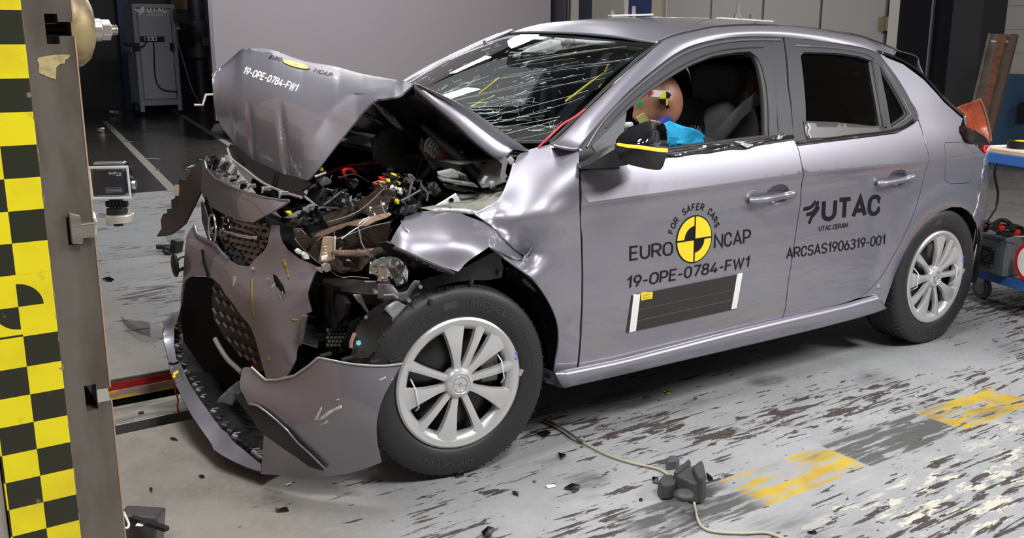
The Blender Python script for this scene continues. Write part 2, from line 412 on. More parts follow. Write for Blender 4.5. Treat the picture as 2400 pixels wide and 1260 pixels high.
def floor_material():
    m = bpy.data.materials.new('worn_painted_floor'); m.use_nodes = True; t = NT(m)
    g = t.n('ShaderNodeNewGeometry').outputs['Position']; sp = t.n('ShaderNodeSeparateXYZ'); t.inp(sp.inputs[0], g); X, Y = sp.outputs[0], sp.outputs[1]
    fine = t.noise(g, 40, det=4); mid = t.noise(g, 5); big = t.noise(g, .9, det=3, loc=(3, 1, 0))
    wob = t.m('MULTIPLY', t.m('SUBTRACT', mid, .5), .5)
    xw = t.m('ADD', X, wob); 
    # peeled streaks that run along the driving direction
    st = t.noise(g, 13, (.42, 2.2, 1), 10, .62, (1.7, .4, 0), .4); st2 = t.noise(g, 17, (.22, 3.0, 1), 6, .65, (.3, 5, 0)); sp3 = t.noise(g, 30, (.7, 1.3, 1), 3, .5)
    dens = t.noise(g, 1.3, (.6, 1.5, 1), 3, .5, (4.4, 2.2, 0))
    lane = t.band(Y, -1.62, -1.12, .25)
    bias = t.m('ADD', t.m('MULTIPLY', t.m('SUBTRACT', dens, .5), .52), t.m('MULTIPLY', lane, .05))
    bias = t.m('ADD', bias, t.m('MULTIPLY', t.rng(X, 2.2, 4.2), .06))
    def blob(px, py, rx, ry):
        p = at(px, py, z=0); dx = t.m('DIVIDE', t.m('SUBTRACT', X, p.x), rx); dy = t.m('DIVIDE', t.m('SUBTRACT', Y, p.y), ry)
        return t.rng(t.m('ADD', t.m('SQRT', t.m('ADD', t.m('MULTIPLY', dx, dx), t.m('MULTIPLY', dy, dy))), t.m('MULTIPLY', t.m('SUBTRACT', mid, .5), .9)), .35, 1.1, 1., 0.)
    stain = t.m('ADD', blob(1330, 985, .42, .17), t.m('ADD', blob(1480, 1010, .40, .10), blob(1700, 870, .5, .10)))
    bias = t.m('ADD', bias, t.m('MULTIPLY', stain, .075))
    left = t.rng(xw, -.55, -.15, 1., 0.)                                       # bare concrete in front of the car
    left = t.m('MULTIPLY', left, t.rng(Y, 2.95, 3.1, 1., 0.))
    bias = t.m('SUBTRACT', bias, t.m('MULTIPLY', left, .10))
    pe = t.rng(t.m('ADD', st, bias), .612, .622); pe2 = t.rng(t.m('ADD', st2, t.m('MULTIPLY', bias, 1.1)), .635, .648); pe3 = t.rng(t.m('ADD', sp3, t.m('MULTIPLY', bias, .4)), .69, .70)
    peel = t.m('MAXIMUM', t.m('MAXIMUM', pe, pe2), pe3)
    grey = t.mix(t.rng(mid, .35, .7), (.295, .304, .316), (.252, .260, .272)); grey = t.mix(t.rng(fine, .4, .75, 0, .5), grey, (.345, .352, .366))
    conc = t.mix(t.rng(mid, .35, .65), (.255, .242, .222), (.205, .193, .176)); conc = t.mix(t.rng(fine, .45, .7, 0, .6), conc, (.285, .27, .246))
    base = t.mix(left, grey, conc)
    # cream under-paint showing near the front right
    cr = t.noise(g, 8, (.55, 1.9, 1), 9, .66, (9, 3, 0)); crm = t.m('MULTIPLY', t.rng(t.m('ADD', cr, t.m('MULTIPLY', t.rng(X, .4, 2.), .05)), .565, .58), t.rng(t.m('ADD', Y, wob), -1.72, -1.55, 1., 0.))
    base = t.mix(crm, base, (.50, .485, .425))
    # yellow / black hazard line
    inb = t.band(Y, -1.53, -1.335, .006)
    wear = t.rng(t.m('ADD', t.noise(g, 8, (.5, 2.6, 1), 8, .66, (2, 7, 0)), t.m('MULTIPLY', t.m('SUBTRACT', dens, .5), .25)), .44, .50)
    wear2 = t.rng(t.noise(g, 8, (.4, 2.8, 1), 8, .66, (6, 1, 0)), .43, .50)
    yel = t.m('ADD', t.band(X, .70, 1.19, .008), t.band(X, 1.72, 2.2, .008)); yel = t.m('MULTIPLY', t.m('MULTIPLY', yel, inb), wear)
    blk = t.m('ADD', t.band(X, 1.19, 1.72, .008), t.band(X, .28, .70, .05)); blk = t.m('MULTIPLY', t.m('MULTIPLY', blk, inb), wear2)
    peel = t.m('MULTIPLY', peel, t.m('SUBTRACT', 1., t.m('MULTIPLY', t.m('ADD', yel, blk), .8)))
    base = t.mix(peel, base, t.mix(t.rng(fine, .4, .6), (.036, .029, .028), (.062, .050, .046)))
    base = t.mix(t.m('MULTIPLY', yel, .95), base, t.mix(t.rng(mid, .4, .6), (.46, .325, .02), (.38, .25, .03)))
    base = t.mix(t.m('MULTIPLY', blk, .9), base, (.055, .058, .055))
    # greasy tyre smudges
    sm = t.m('MULTIPLY', t.rng(t.noise(g, 2.3, (.8, 1.6, 1), 3, .5, (.9, 4.6, 0)), .58, .72), t.rng(t.noise(g, 20, (.25, 2.5, 1), 5, .7), .35, .65, .25, 1.))
    base = t.mix(t.m('MULTIPLY', sm, .75), base, (.08, .08, .085))
    smu = t.m('MAXIMUM', blob(1470, 935, .26, .12), t.m('MAXIMUM', blob(1378, 1124, .09, .075), t.m('MAXIMUM', blob(1795, 890, .12, .07), blob(1640, 1200, .22, .06))))
    base = t.mix(t.m('MULTIPLY', t.m('MULTIPLY', smu, .8), t.rng(t.noise(g, 24, (.3, 2.2, 1), 5, .7), .3, .65, .35, 1.)), base, (.055, .055, .058))
    # far zones: brown workshop floor right, partly painted light falloff; dark sealed floor behind
    rt = t.rng(t.m('ADD', X, t.m('MULTIPLY', Y, .5)), 3.3, 4.6); base = t.mix(t.m('MULTIPLY', rt, .8), base, t.mix(mid, (.15, .13, .11), (.08, .07, .06)))
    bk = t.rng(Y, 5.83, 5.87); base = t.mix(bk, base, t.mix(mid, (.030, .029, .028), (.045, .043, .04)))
    peelr = t.m('MULTIPLY', peel, .2)
    ro = t.m('ADD', t.m('SUBTRACT', .50, t.m('MULTIPLY', bk, .33)), peelr); ro = t.m('SUBTRACT', ro, t.m('MULTIPLY', t.band(Y, 3.05, 5.85, .02), .15))
    t.inp(t.b.inputs['Base Color'], base); t.inp(t.b.inputs['Roughness'], ro)
    bp = t.n('ShaderNodeBump'); bp.inputs['Strength'].default_value = .35; bp.inputs['Distance'].default_value = .004
    t.inp(bp.inputs['Height'], t.m('ADD', t.m('MULTIPLY', peel, -.6), t.m('MULTIPLY', fine, .3))); t.inp(t.b.inputs['Normal'], bp.outputs[0])
    return m
FLOORM = floor_material()
def slab(name, x0, x1, y0, y1, z0, z1, mat):
    return struct(box(name, ((x0+x1)/2, (y0+y1)/2, (z0+z1)/2), (x1-x0, y1-y0, z1-z0), mat, bevel=0))
# floor with the tow-rail trench along the driving direction
CH0, CH1, CHX = .10, .71, 2.0
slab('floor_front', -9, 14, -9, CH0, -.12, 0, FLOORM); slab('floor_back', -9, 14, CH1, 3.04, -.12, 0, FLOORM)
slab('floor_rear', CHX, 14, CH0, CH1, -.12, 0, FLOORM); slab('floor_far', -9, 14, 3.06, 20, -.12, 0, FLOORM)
slab('floor_joint', -9, 14, 3.04, 3.06, -.12, -.012, pbr('joint_rust', (.12, .06, .03), .8))
slab('floor_trench', -9, CHX, CH0-.02, CH1+.02, -.46, -.42, pbr('trench_concrete', (.05, .048, .04), .8))
# trench far wall: steel lip, red band, pale band with yellow paint
YW = CH1
slab('trim_1', -9, CHX, YW-.008, YW, -.014, -.001, pbr('lip_steel', (.20, .16, .13), .5, .5, noise=(9, (.10, .08, .07), .4, .65, (1, 1, 6))))
slab('trim_2', -9, CHX, YW-.012, YW, -.044, -.015, pbr('red_band', (.42, .012, .015), .5, noise=(7, (.18, .02, .02), .5, .7, (1, 1, 4))))
slab('trim_3', -9, CHX, YW-.016, YW, -.082, -.045, pbr('pale_band', (.38, .30, .26), .6, noise=(4, (.75, .50, .02), .52, .56, (1, 1, 5))))
slab('trim_4', -9, CHX, YW-.004, YW+.004, -.45, -.083, DARK)
slab('trim_5', -9, CHX, CH0-.004, CH0+.004, -.45, -.122, pbr('trench_side', (.10, .10, .08), .8))
rail = box('tow_rail', (-3.5, .462, -.085), (11, .186, .05), pbr('worn_rail_steel', (.36, .34, .31), .42, .35, noise=(11, (.20, .19, .17), .45, .6, (.6, 1.6, 1))), bevel=.006)
tag(rail, 'worn flat steel rail in the floor trench below the crashed bumper', 'rail')
rf = MB().box((-3.5, .46, -.27), (11, .06, .32)); rf.build('rail_web', pbr('dark_rail', (.03, .028, .025), .5, .5), rail)
box('rail_highlight', (-3.5, .362, -.082), (11, .014, .042), BRIGHT, rail)  # bright strip put in as the highlight along the rail's near edge
bm_ = MB()
for x in (-.62, -.9, -1.15): bm_.cyl((x, .42, -.061), (x, .42, -.055), .011, 12)
bm_.build('rail_bolt', pbr('bolt_dark', (.05, .045, .04), .4, .6), rail)
# ---------------------------------------------------------------- walls
WALLG = pbr('wall_grey_beige', (.36, .34, .30), .8, bump=(8, .1, .01))
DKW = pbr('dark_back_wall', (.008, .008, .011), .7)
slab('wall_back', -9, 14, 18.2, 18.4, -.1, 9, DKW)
slab('wall_left', -9.2, -9, -9, 18.4, -.1, 9, pbr('hall_wall', (.22, .21, .20), .8))
slab('wall_near', -9.2, 14, -9.2, -9, -.1, 9, pbr('hall_wall2', (.30, .28, .26), .8))
# right wall: blue dado below, cream above, painted block joints
wm = bpy.data.materials.new('block_wall'); wm.use_nodes = True; t_ = NT(wm); gp = t_.n('ShaderNodeNewGeometry').outputs['Position']
sx = t_.n('ShaderNodeSeparateXYZ'); t_.inp(sx.inputs[0], gp)
jz = t_.rng(t_.m('ABSOLUTE', t_.m('SUBTRACT', t_.m('FRACT', t_.m('DIVIDE', sx.outputs[2], .245)), .5)), .47, .49)
dado = t_.rng(sx.outputs[2], 1.005, 1.01)
cw = t_.mix(dado, (.026, .072, .135), (.27, .255, .24)); cw = t_.mix(t_.m('MULTIPLY', jz, .45), cw, (.03, .05, .07)); t_.inp(t_.b.inputs['Base Color'], cw); t_.b.inputs['Roughness'].default_value = .6
slab('wall_right', 9.0, 9.25, -9, 3.0, -.1, 9, wm); slab('wall_right_far', 9.02, 9.25, 3.0, 18.4, -.1, 9, WALLG)
# folding door panels in the right wall
DOORG = pbr('door_panel_grey', (.22, .21, .21), .6, bump=(3, .05, .01)); GAPM = pbr('door_gap', (.012, .010, .02), .8)
ys = [7.86, 6.95, 5.98, 5.02, 4.06]
slab('door_1', 8.99, 9.02, 4.02, 7.9, 0, 5, GAPM)
for i in range(4):
    d = slab('door_%d' % (i+2), 8.94, 9.0, ys[i+1]+.02, ys[i]-.02, .02, 5, DOORG)
hg = MB().box((8.92, 4.07, 1.55), (.04, .13, .16)).cyl((8.9, 4.07, 1.46), (8.9, 4.07, 1.64), .018, 12)
hg.build('door_hinge', pbr('hinge_brass', (.16, .13, .08), .5, .4), bpy.data.objects['door_5'])
slab('trim_6', 8.9, 9.02, 3.86, 4.0, 0, 5, WALLG)
BLKD = pbr('black_door', (.006, .006, .009), .8, spec=.1)
slab('door_6', 8.9, 9.0, 3.42, 3.86, 0, 5, BLKD); slab('door_7', 8.9, 9.0, 2.97, 3.41, 0, 5, BLKD)
slab('trim_7', 8.86, 8.9, 3.405, 3.425, 0, 5, pbr('dull_strip', (.12, .12, .13), .4))
slab('trim_8', 8.55, 9.02, 2.62, 2.965, 0, 5, pbr('dark_column', (.018, .018, .021), .7, spec=.2))
# features on the far wall right of the screen
def wy(px): # y on the right wall seen at column px (x = 8.95)
    return at(px, 60, x=8.95).y
for i, (a, b, c) in enumerate([(1286, 1322, (.045, .045, .065)), (1357, 1389, (.018, .02, .034)), (1389, 1462, (.20, .19, .17)), (1462, 1473, (.36, .35, .33)), (1473, 1528, (.008, .016, .07)), (1528, 1552, (.25, .22, .17))]):
    slab('trim_%d' % (9+i), 8.95-.01*(i % 3), 9.02, wy(b), wy(a), 0, 6, pbr('wall_strip_%d' % i, c, .6))
cb = MB(); 
for px in (1336, 1342): cb.tube([Vector((8.93, wy(px), 5)), Vector((8.92, wy(px)+.05, 2.4)), Vector((8.93, wy(px)+.12, .02))], .012, 6)
tag(cb.build('wall_cables', BLACK), 'pair of thin black cables hanging down the far wall beside the grey screen', 'cables')
# ---------------------------------------------------------------- big grey screen on a stand
SY = 10.2
sc_ = empty('projection_screen', (5.2, SY, 0), 'large plain grey screen standing behind the car', 'screen')
xl, xr = at(502, 150, y=SY).x, at(1289, 30, y=SY).x
put(box('panel', ((xl+xr)/2, SY, 2.6), (xr-xl, .05, 4.6), pbr('screen_grey', (.185, .168, .185), .75), None, bevel=.005), sc_)
put(box('edge_frame', (xl-.02, SY-.01, 2.6), (.05, .08, 4.64), pbr('aluminium_dull', (.16, .15, .17), .35, .7), None), sc_)
for x in (xl+.3, xr-.3): put(box('stand_foot', (x, SY, .15), (.08, .9, .3), TRIM, None), sc_)
cx = xl-.05
put(tube('crank_handle', [at(455, 246, y=SY-.3), at(475, 246, y=SY-.3), at(482, 222, y=SY-.3), at(500, 221, y=SY-.2)], .018, pbr('cream_tube', (.42, .40, .34), .4), None), sc_)
# ---------------------------------------------------------------- floor marking lines at the back
def floor_line(name, a, b, wd, label):
    A, B = at(*a, z=.002), at(*b, z=.002); d = (B-A).normalized(); s = Vector((-d.y, d.x, 0))*wd
    o = mesh(name, [A-s, B-s, B+s, A+s], [(0, 1, 2, 3)], pbr('line_paint', (.20, .20, .18), .45)); return tag(o, label, 'floor marking')
floor_line('floor_line', (246, 284), (406, 446), .045, 'pale painted line on the dark floor running toward the crashed bonnet from the left')
floor_line('floor_line', (402, 255), (560, 352), .045, 'pale painted line on the dark floor leading from the cabinet behind the bonnet')
for k, (a, b) in enumerate([((365, 397), (372, 398)), ((340, 371), (375, 372)), ((290, 331), (312, 332)), ((388, 447), (412, 447))]):
    floor_line('floor_tick', a, b, .02, ['tiny stub mark on the floor line close to its near end', 'wide cross tick on the left floor line', 'cross tick high on the left floor line', 'end tick where the left floor line meets the grey paint'][k])
# ---------------------------------------------------------------- equipment cabinet
CY = 15.5
def cab():
    P0 = at(328, 258, z=.12); Y = P0.y
    Y = CY
    def q(px, py, dy=0.): return at(px, py, y=Y+dy)
    g = at(370, 256, y=Y); base_z = at(330, 250, y=Y).z
    r = empty('equipment_cabinet', (at(370, 250, y=Y).x, Y, 0), 'tall grey wheeled cabinet with white lettering and a power strip on its door', 'cabinet')
    FR = pbr('cabinet_frame', (.24, .25, .30), .45); DR = pbr('cabinet_door', (.30, .295, .34), .5)
    xl_, xr_ = at(318, 130, y=Y).x, at(417, 130, y=Y).x; zt = at(360, 10, y=Y).z; zb = at(370, 248, y=Y).z
    put(box('body', ((xl_+xr_)/2, Y+.35, (zt+zb)/2), (xr_-xl_-.02, .66, zt-zb), FR, None), r)
    fw = .075
    for x in (xl_+fw/2, xr_-fw/2): put(box('frame_post', (x, Y-.0, (zt+zb)/2-.05), (fw, .06, zt-zb+.1), FR, None), r)
    put(box('frame_rail', ((xl_+xr_)/2, Y, zt-.03), (xr_-xl_-2*fw, .06, .07), FR, None), r)
    put(box('frame_rail', ((xl_+xr_)/2, Y, zb+.05), (xr_-xl_-2*fw, .06, .08), FR, None), r)
    dr = put(box('door', ((xl_+xr_)/2, Y-.01, (zt+zb)/2+.02), (xr_-xl_-2*fw-.03, .03, zt-zb-.22), DR, None), r)
    W = pbr('dim_white_lettering', (.80, .80, .84), .6)
    def tx(name, body, p0, p1, hp, bold):
        A, B = at(*p0, y=Y-.028), at(*p1, y=Y-.028); h = hp/FPX*(A-CAM).dot(CF)
        put(letter(name, body, lambda u, v: A+(B-A)*u+Vector((0, 0, h*v)), W, None, bold), dr)
    tx('lettering', 'UTAC', (345, 30), (391, 30), 14, .03); tx('small_lettering', 'UTAC CERAM', (345, 37.5), (383, 37.5), 4.2, .015)
    for pts in ([(315, 22), (325, 24), (337, 16)], [(320, 28), (331, 27), (338, 17)], [(326, 36), (333, 30), (339, 20)]):
        put(tube('logo_stroke', spline([at(*p, y=Y-.03) for p in pts], 4), [.006]+[.014]*7+[.005], W, None, 6), dr)
    st = put(MB().box((0, 0, 0), (.42, .07, .09)).build('power_strip', BLACK, None, bevel=.01), r); st.location = at(357, 91, y=Y-.05)
    for k in range(3):
        put(MB().box(st.location+Vector((-.12+.075*k, -.04, 0)), (.07, .02, .07)).build('socket_block', WHITE if k else LGREY, None), st)
        put(MB().cyl(st.location+Vector((-.12+.075*k, -.05, 0)), st.location+Vector((-.12+.075*k, -.056, 0)), .024, 14).build('socket', BLACK, None), st)
    put(tube('mains_cable', spline([at(*p, y=Y-.07) for p in [(359, 94), (361, 120), (362, 160), (366, 190), (376, 206), (392, 213), (416, 214)]], 5), .012, BLACK, None, 6), r)
    put(tube('mains_cable', spline([at(*p, y=Y-.07) for p in [(345, 95), (338, 106), (325, 113)]], 5), .012, BLACK, None, 6), r)
    for px in (321, 403): put(box('latch', at(px, 110, y=Y-.05), (.07, .05, .14), BLACK, None), r)
    for px in (318, 424):
        c = at(px, 256, y=Y+.1)
        put(MB().cyl((c.x-.03, Y+.1, .13), (c.x+.03, Y+.1, .13), .13, 20).build('wheel', BLACK, None, 40), r)
    # small clamp on its left side
    put(box('side_clamp', at(303, 105, y=Y-.05), (.16, .08, .08), BLACK, None), r)
    put(tube('clamp_hook', [at(291, 110, y=Y-.05), at(308, 111, y=Y-.05), at(307, 123, y=Y-.05)], .015, LGREY, None, 6), r)
    return r
cab()
def clutter():
    sl = tag(MB().box(at(423, 37, y=15.2), (.20, .25, .22)).cyl(at(428, 37, y=15.1), at(431, 40, y=14.9), .10, 16, .12).build('spot_lamp', BLACK, None, 40), 'black lamp clamped to the right edge of the grey cabinet', 'lamp')
    for k in range(4): put(box('lamp_bracket', at(421+3*k, 54+4*k, y=15.1), (.05, .05, .12), BLACK, None, rot=(0, .4*k, 0)), sl)
    put(box('lamp_plate', at(424, 66, y=15.1), (.16, .03, .05), LGREY, None), sl)
    Y = 17.9
    a, b = at(410, 88, y=Y), at(452, -60, y=Y)
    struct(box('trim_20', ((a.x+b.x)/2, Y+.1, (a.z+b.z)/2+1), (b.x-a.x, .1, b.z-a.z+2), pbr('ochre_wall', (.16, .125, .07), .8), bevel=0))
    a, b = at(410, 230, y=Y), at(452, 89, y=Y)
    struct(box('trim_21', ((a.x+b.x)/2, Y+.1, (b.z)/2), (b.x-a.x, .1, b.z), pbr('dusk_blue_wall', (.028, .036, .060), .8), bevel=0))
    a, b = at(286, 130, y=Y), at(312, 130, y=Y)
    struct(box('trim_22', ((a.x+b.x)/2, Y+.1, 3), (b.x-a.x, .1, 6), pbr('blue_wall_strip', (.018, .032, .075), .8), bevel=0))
    m_ = MB(); c = at(466, 110, y=16.6)
    m_.cyl((c.x, 16.6, 0), (c.x, 16.6, 4.5), .16, 20).cyl((c.x, 16.6, 1.05), (c.x, 16.6, 1.75), .36, 24)
    tag(m_.build('air_pipe', pbr('dark_blue_pipe', (.012, .013, .024), .5), None, 40), 'thick dark pipe with a round drum standing left of the grey screen', 'pipe')
    tag(box('wall_box', at(480, 97, y=16.2), (.14, .1, .18), pbr('junction_box', (.06, .06, .06), .5)), 'small dull box on the dark wall just left of the grey screen', 'box')
    tag(tube('hanging_cable', spline([at(*p, y=15.3) for p in [(412, 62), (416, 95), (428, 135), (442, 185), (452, 212), (472, 250), (476, 262)]], 5), .012, pbr('cable_grey', (.16, .16, .16), .5), None, 6), 'thin grey cable hanging from the lamp on the cabinet to the floor', 'cable')
    # bright bits on the dark floor
    o = MB(); c = at(270, 264, z=.05)
    o.cyl(c+Vector((-.09, 0, .02)), c+Vector((.0, -.05, 0)), .035, 12).cyl(c+Vector((.0, -.05, 0)), c+Vector((.06, -.12, -.005)), .05, 12)
    tag(o.build('metal_fitting', BRIGHT, None, 40), 'shiny metal fitting lying on the dark floor left of the cabinet', 'fitting')
    c = at(236, 305, z=.03)
    tag(MB().box(c, (.10, .04, .05), (0, .3, .4)).box(c+Vector((.03, .01, .03)), (.05, .05, .02)).build('metal_scrap', BRIGHT, None), 'tiny bright scrap on the dark floor beside the steel plate', 'scrap')
    c = at(512, 297, z=.05)
    tag(MB().cyl(c+Vector((0, 0, -.05)), c+Vector((0, 0, .05)), .12, 16, .05).build('floor_cone', LGREY, None, 40), 'small pale cone on the dark floor beside the left edge of the bonnet', 'cone')
    for px, py in ((349, 1), (360, 0)): pass
clutter()
# ---------------------------------------------------------------- crash barrier with clamping plate
BY = -1.40
def barrier():
    r = empty('crash_barrier', (-1.6, BY, 0), 'steel crash barrier with a yellow and black chequered side at the left edge', 'barrier')
    xr = lambda py: at(172+(py-90)*.1051, py, y=BY)
    XR = at(235, 690, y=BY).x; XL = at(125, 690, y=BY).x            # plate front and back edges
    # T-slotted plate: profile in x-z, extruded along y
    STEEL = pbr('mill_scale_steel', (.185, .165, .145), .45, .55, noise=(7, (.105, .088, .075), .4, .68, (2, 1, .7)), bump=(40, .1, .002))
    slots = []                                    # (z centre of the slot mouth)
    for px, py in ((190, 68), (225, 535), (250, 925)): slots.append(at(px, py, y=BY).z)
    zt, zb = 2.2, 0.02; D = XR-XL; pts = [(XL, zb), (XR, zb)]
    for z in sorted(slots):
        mx = (XR-XL)/110; n, T = .0118, .0255; a, b = 33*mx, 62*mx
        pts += [(XR, z-n), (XR-a, z-n), (XR-a, z-T), (XR-b, z-T), (XR-b, z+T), (XR-a, z+T), (XR-a, z+n), (XR, z+n)]
    pts += [(XR, zt), (XL, zt)]
    from mathutils.geometry import tessellate_polygon
    v2, f2 = cdt(pts, [], [])
    n = len(v2); vs = [Vector((p.x, BY, p.y)) for p in v2]+[Vector((p.x, BY+2.9, p.y)) for p in v2]
    fs = [tuple(t) for t in f2]+[tuple(i+n for i in t[::-1]) for t in f2]
    m = len(pts); fs += [(i, n+i, n+(i+1) % m, (i+1) % m) for i in range(m)]
    put(mesh('slotted_plate', vs, fs, STEEL), r)
    ed = [Vector((XR-.0005, BY-.0015, z)) for z in (zb, zt)]
    EDG = pbr('facing_board', (.40, .27, .195), .6, noise=(5, (.32, .215, .155), .4, .6))
    zz = [zb]+[z+s*.013 for z in sorted(slots) for s in (-1, 1)]+[zt]
    e = MB()
    for a, b in zip(zz[::2], zz[1::2]): e.box((XR+.0012, BY+1.449, (a+b)/2), (.0024, 2.9, b-a-.002))
    put(e.build('facing_board', EDG), r)
    sl = MB()
    for z in slots: sl.box((XR-.05, BY+1.5, z), (.03, 2.8, .055)).box((XR-.02, BY+1.5, z), (.04, 2.8, .02))
    # patch of old paint
    PP = [(90, 135), (110, 131), (130, 128), (164, 128), (162, 135), (153, 140), (152, 148), (140, 150), (132, 158), (131, 186), (112, 180), (90, 170), (92, 150), (87, 142)]
    put(mesh('paint_patch', [at(*p, y=BY-.0008) for p in densify(PP, 4)], [tuple(range(len(densify(PP, 4))))], pbr('old_yellow_paint', (.44, .36, .17), .6, noise=(60, (.30, .24, .13), .5, .65))), r)
    # block body and chequered cladding
    XB = at(66, 690, y=BY).x
    body = put(box('body', (XL-1.0, BY+1.5, 1.1), (1.96, 2.9, 2.2), pbr('barrier_side', (.30, .27, .24), .55), None, bevel=.006), r)
    CHK = bpy.data.materials.new('chequer_paint'); CHK.use_nodes = True; t = NT(CHK)
    XC0, XC1 = at(112, 860, y=BY-.006).x, at(146, 860, y=BY-.006).x
    gp = t.n('ShaderNodeNewGeometry').outputs['Position']; s = t.n('ShaderNodeSeparateXYZ'); t.inp(s.inputs[0], gp)
    # square size from the rows at px (146, y): boundaries measured on the photograph
    xe = -1.1275; sq = .0575
    rows = [at(150, q, y=BY-.006).z for q in (844, 910, 975)]
    rh = (rows[0]-rows[2])/2
    z0 = rows[0]
    dz0 = t.m('SUBTRACT', z0, s.outputs[2]); iz = t.m('FLOOR', t.m('ADD', t.m('DIVIDE', t.m('MAXIMUM', dz0, 0.), .0535), t.m('DIVIDE', t.m('MINIMUM', dz0, 0.), .0568))); ix = t.m('FLOOR', t.m('DIVIDE', t.m('SUBTRACT', xe, s.outputs[0]), sq))
    par = t.m('ABSOLUTE', t.m('MODULO', t.m('ADD', t.m('ADD', iz, ix), 101.), 2.))
    par = t.rng(par, .4, .6)
    # the plain target plate covers three rows
    zc = at(50, 718, y=BY-.006).z; xc = at(43, 718, y=BY-.006).x
    inpl = t.band(s.outputs[2], at(100, 776, y=BY-.006).z, at(100, 637, y=BY-.006).z, .0008)
    dx = t.m('SUBTRACT', s.outputs[0], xc); dz = t.m('SUBTRACT', s.outputs[2], zc); rad = t.m('SQRT', t.m('ADD', t.m('MULTIPLY', dx, dx), t.m('MULTIPLY', dz, dz)))
    quad = t.m('LESS_THAN', t.m('MULTIPLY', dx, dz), 0.); quad = t.m('SUBTRACT', 1., quad)
    disc = t.m('MULTIPLY', t.m('LESS_THAN', rad, .0415), quad)
    blackf = t.m('ADD', t.m('MULTIPLY', t.m('SUBTRACT', 1., inpl), t.m('SUBTRACT', 1., par)), t.m('MULTIPLY', inpl, disc))
    nz = t.noise(gp, 6); nz2 = t.noise(gp, 25)
    yc = t.mix(t.rng(nz, .35, .7), (.80, .68, .005), (.62, .50, .008)); yc = t.mix(t.rng(nz2, .62, .7, 0, .5), yc, (.5, .36, .02))
    bc = t.mix(t.rng(nz2, .68, .72, 0, .6), (.016, .018, .008), (.16, .15, .10))
    t.inp(t.b.inputs['Base Color'], t.mix(blackf, yc, bc)); t.b.inputs['Roughness'].default_value = .42
    x0 = xe-2*sq-.003
    put(box('chequered_cladding', ((x0+xe)/2, BY-.003+.02, 1.1), (xe-x0, .046, 2.2), CHK, None, bevel=.0015), r)
    put(box('side_frame', (x0-.25, BY+.03, 1.1), (.496, .06, 2.2), pbr('barrier_side', (.3, .27, .24), .55), None), r)
    # weld bead between cladding and plate
    random.seed(4); w_ = []
    for k in range(160):
        z = 2.2*k/159; w_.append(Vector((XL-.004+random.uniform(-.0022, .0022), BY-.001, z)))
    put(MB().tube(w_, [.0048+random.uniform(-.0012, .0012) for _ in w_], 6).build('weld_bead', pbr('weld_rust', (.26, .20, .14), .7, .2, noise=(50, (.10, .07, .05), .45, .6)), None, 60), r)
    return XR, slots
XR, SLOTS = barrier()
def clamp():
    """domed clamp with threaded stud at the upper slot"""
    z = SLOTS[0]; y = BY+.10; r = empty('clamp_bolt', (XR, y, z), 'rust-yellow domed clamp plate with a threaded stud and nut at the upper slot', 'clamp')
    def c(px, py): return at(px, py, y=y)
    OL = [(166, -40), (190, -38), (207, 8), (222, 40), (226, 70), (222, 110), (212, 140), (192, 160), (188, 150), (176, 60)]
    cc = at(196, 62, y=y); hh = (at(200, -36, y=y).z-at(192, 160, y=y).z)/2; cz = (at(200, -36, y=y).z+at(192, 160, y=y).z)/2
    m = MB(); M = Matrix.Rotation(R(-90), 3, 'Z')
    prof = [(hh*.999, .0), (hh, .012), (hh*.95, .030), (hh*.80, .046), (hh*.55, .056), (hh*.3, .060), (.02, .060)]
    m.lathe([(0, 0)]+prof+[(0, .060)], 40, M)
    o = m.build('dome', pbr('clamp_zinc_yellow', (.36, .29, .15), .5, .35, noise=(22, (.18, .14, .09), .45, .65)), None, 45); o.location = (XR+.001, y, cz); o.scale = (.85, 1, 1); put(o, r)
    a = Vector((XR-.055, y, z)); th = MB()
    for k in range(40):
        x = XR-.05+k*.17/40; 
    xe_ = at(281, 66, y=y).x; nk = int((xe_-XR+.064)/.0026)
    th.tube([Vector((XR-.064+k*.0026, y, z)) for k in range(nk)], [.0088 if k % 2 else .0102 for k in range(nk)], 14)
    put(th.build('threaded_stud', pbr('stud_steel', (.42, .40, .36), .3, .9), None, 50), r)
    x1 = at(235, 64, y=y).x; x2 = at(258, 64, y=y).x
    put(MB().cyl((x1, y, z), (x2, y, z), .0195, 6).build('nut', BRIGHT, None, bevel=.002), r)
    put(MB().cyl((x1-.018, y, z), (x1, y, z), .021, 28).build('washer', pbr('washer_steel', (.45, .42, .38), .35, .8), None, bevel=.001), r)
    put(MB().box((XR-.05, y-.02, z-.004), (.022, .05, .05)).build('slot_nut', pbr('slot_nut_steel', (.30, .29, .28), .35, .8), None, bevel=.003), r)
clamp()
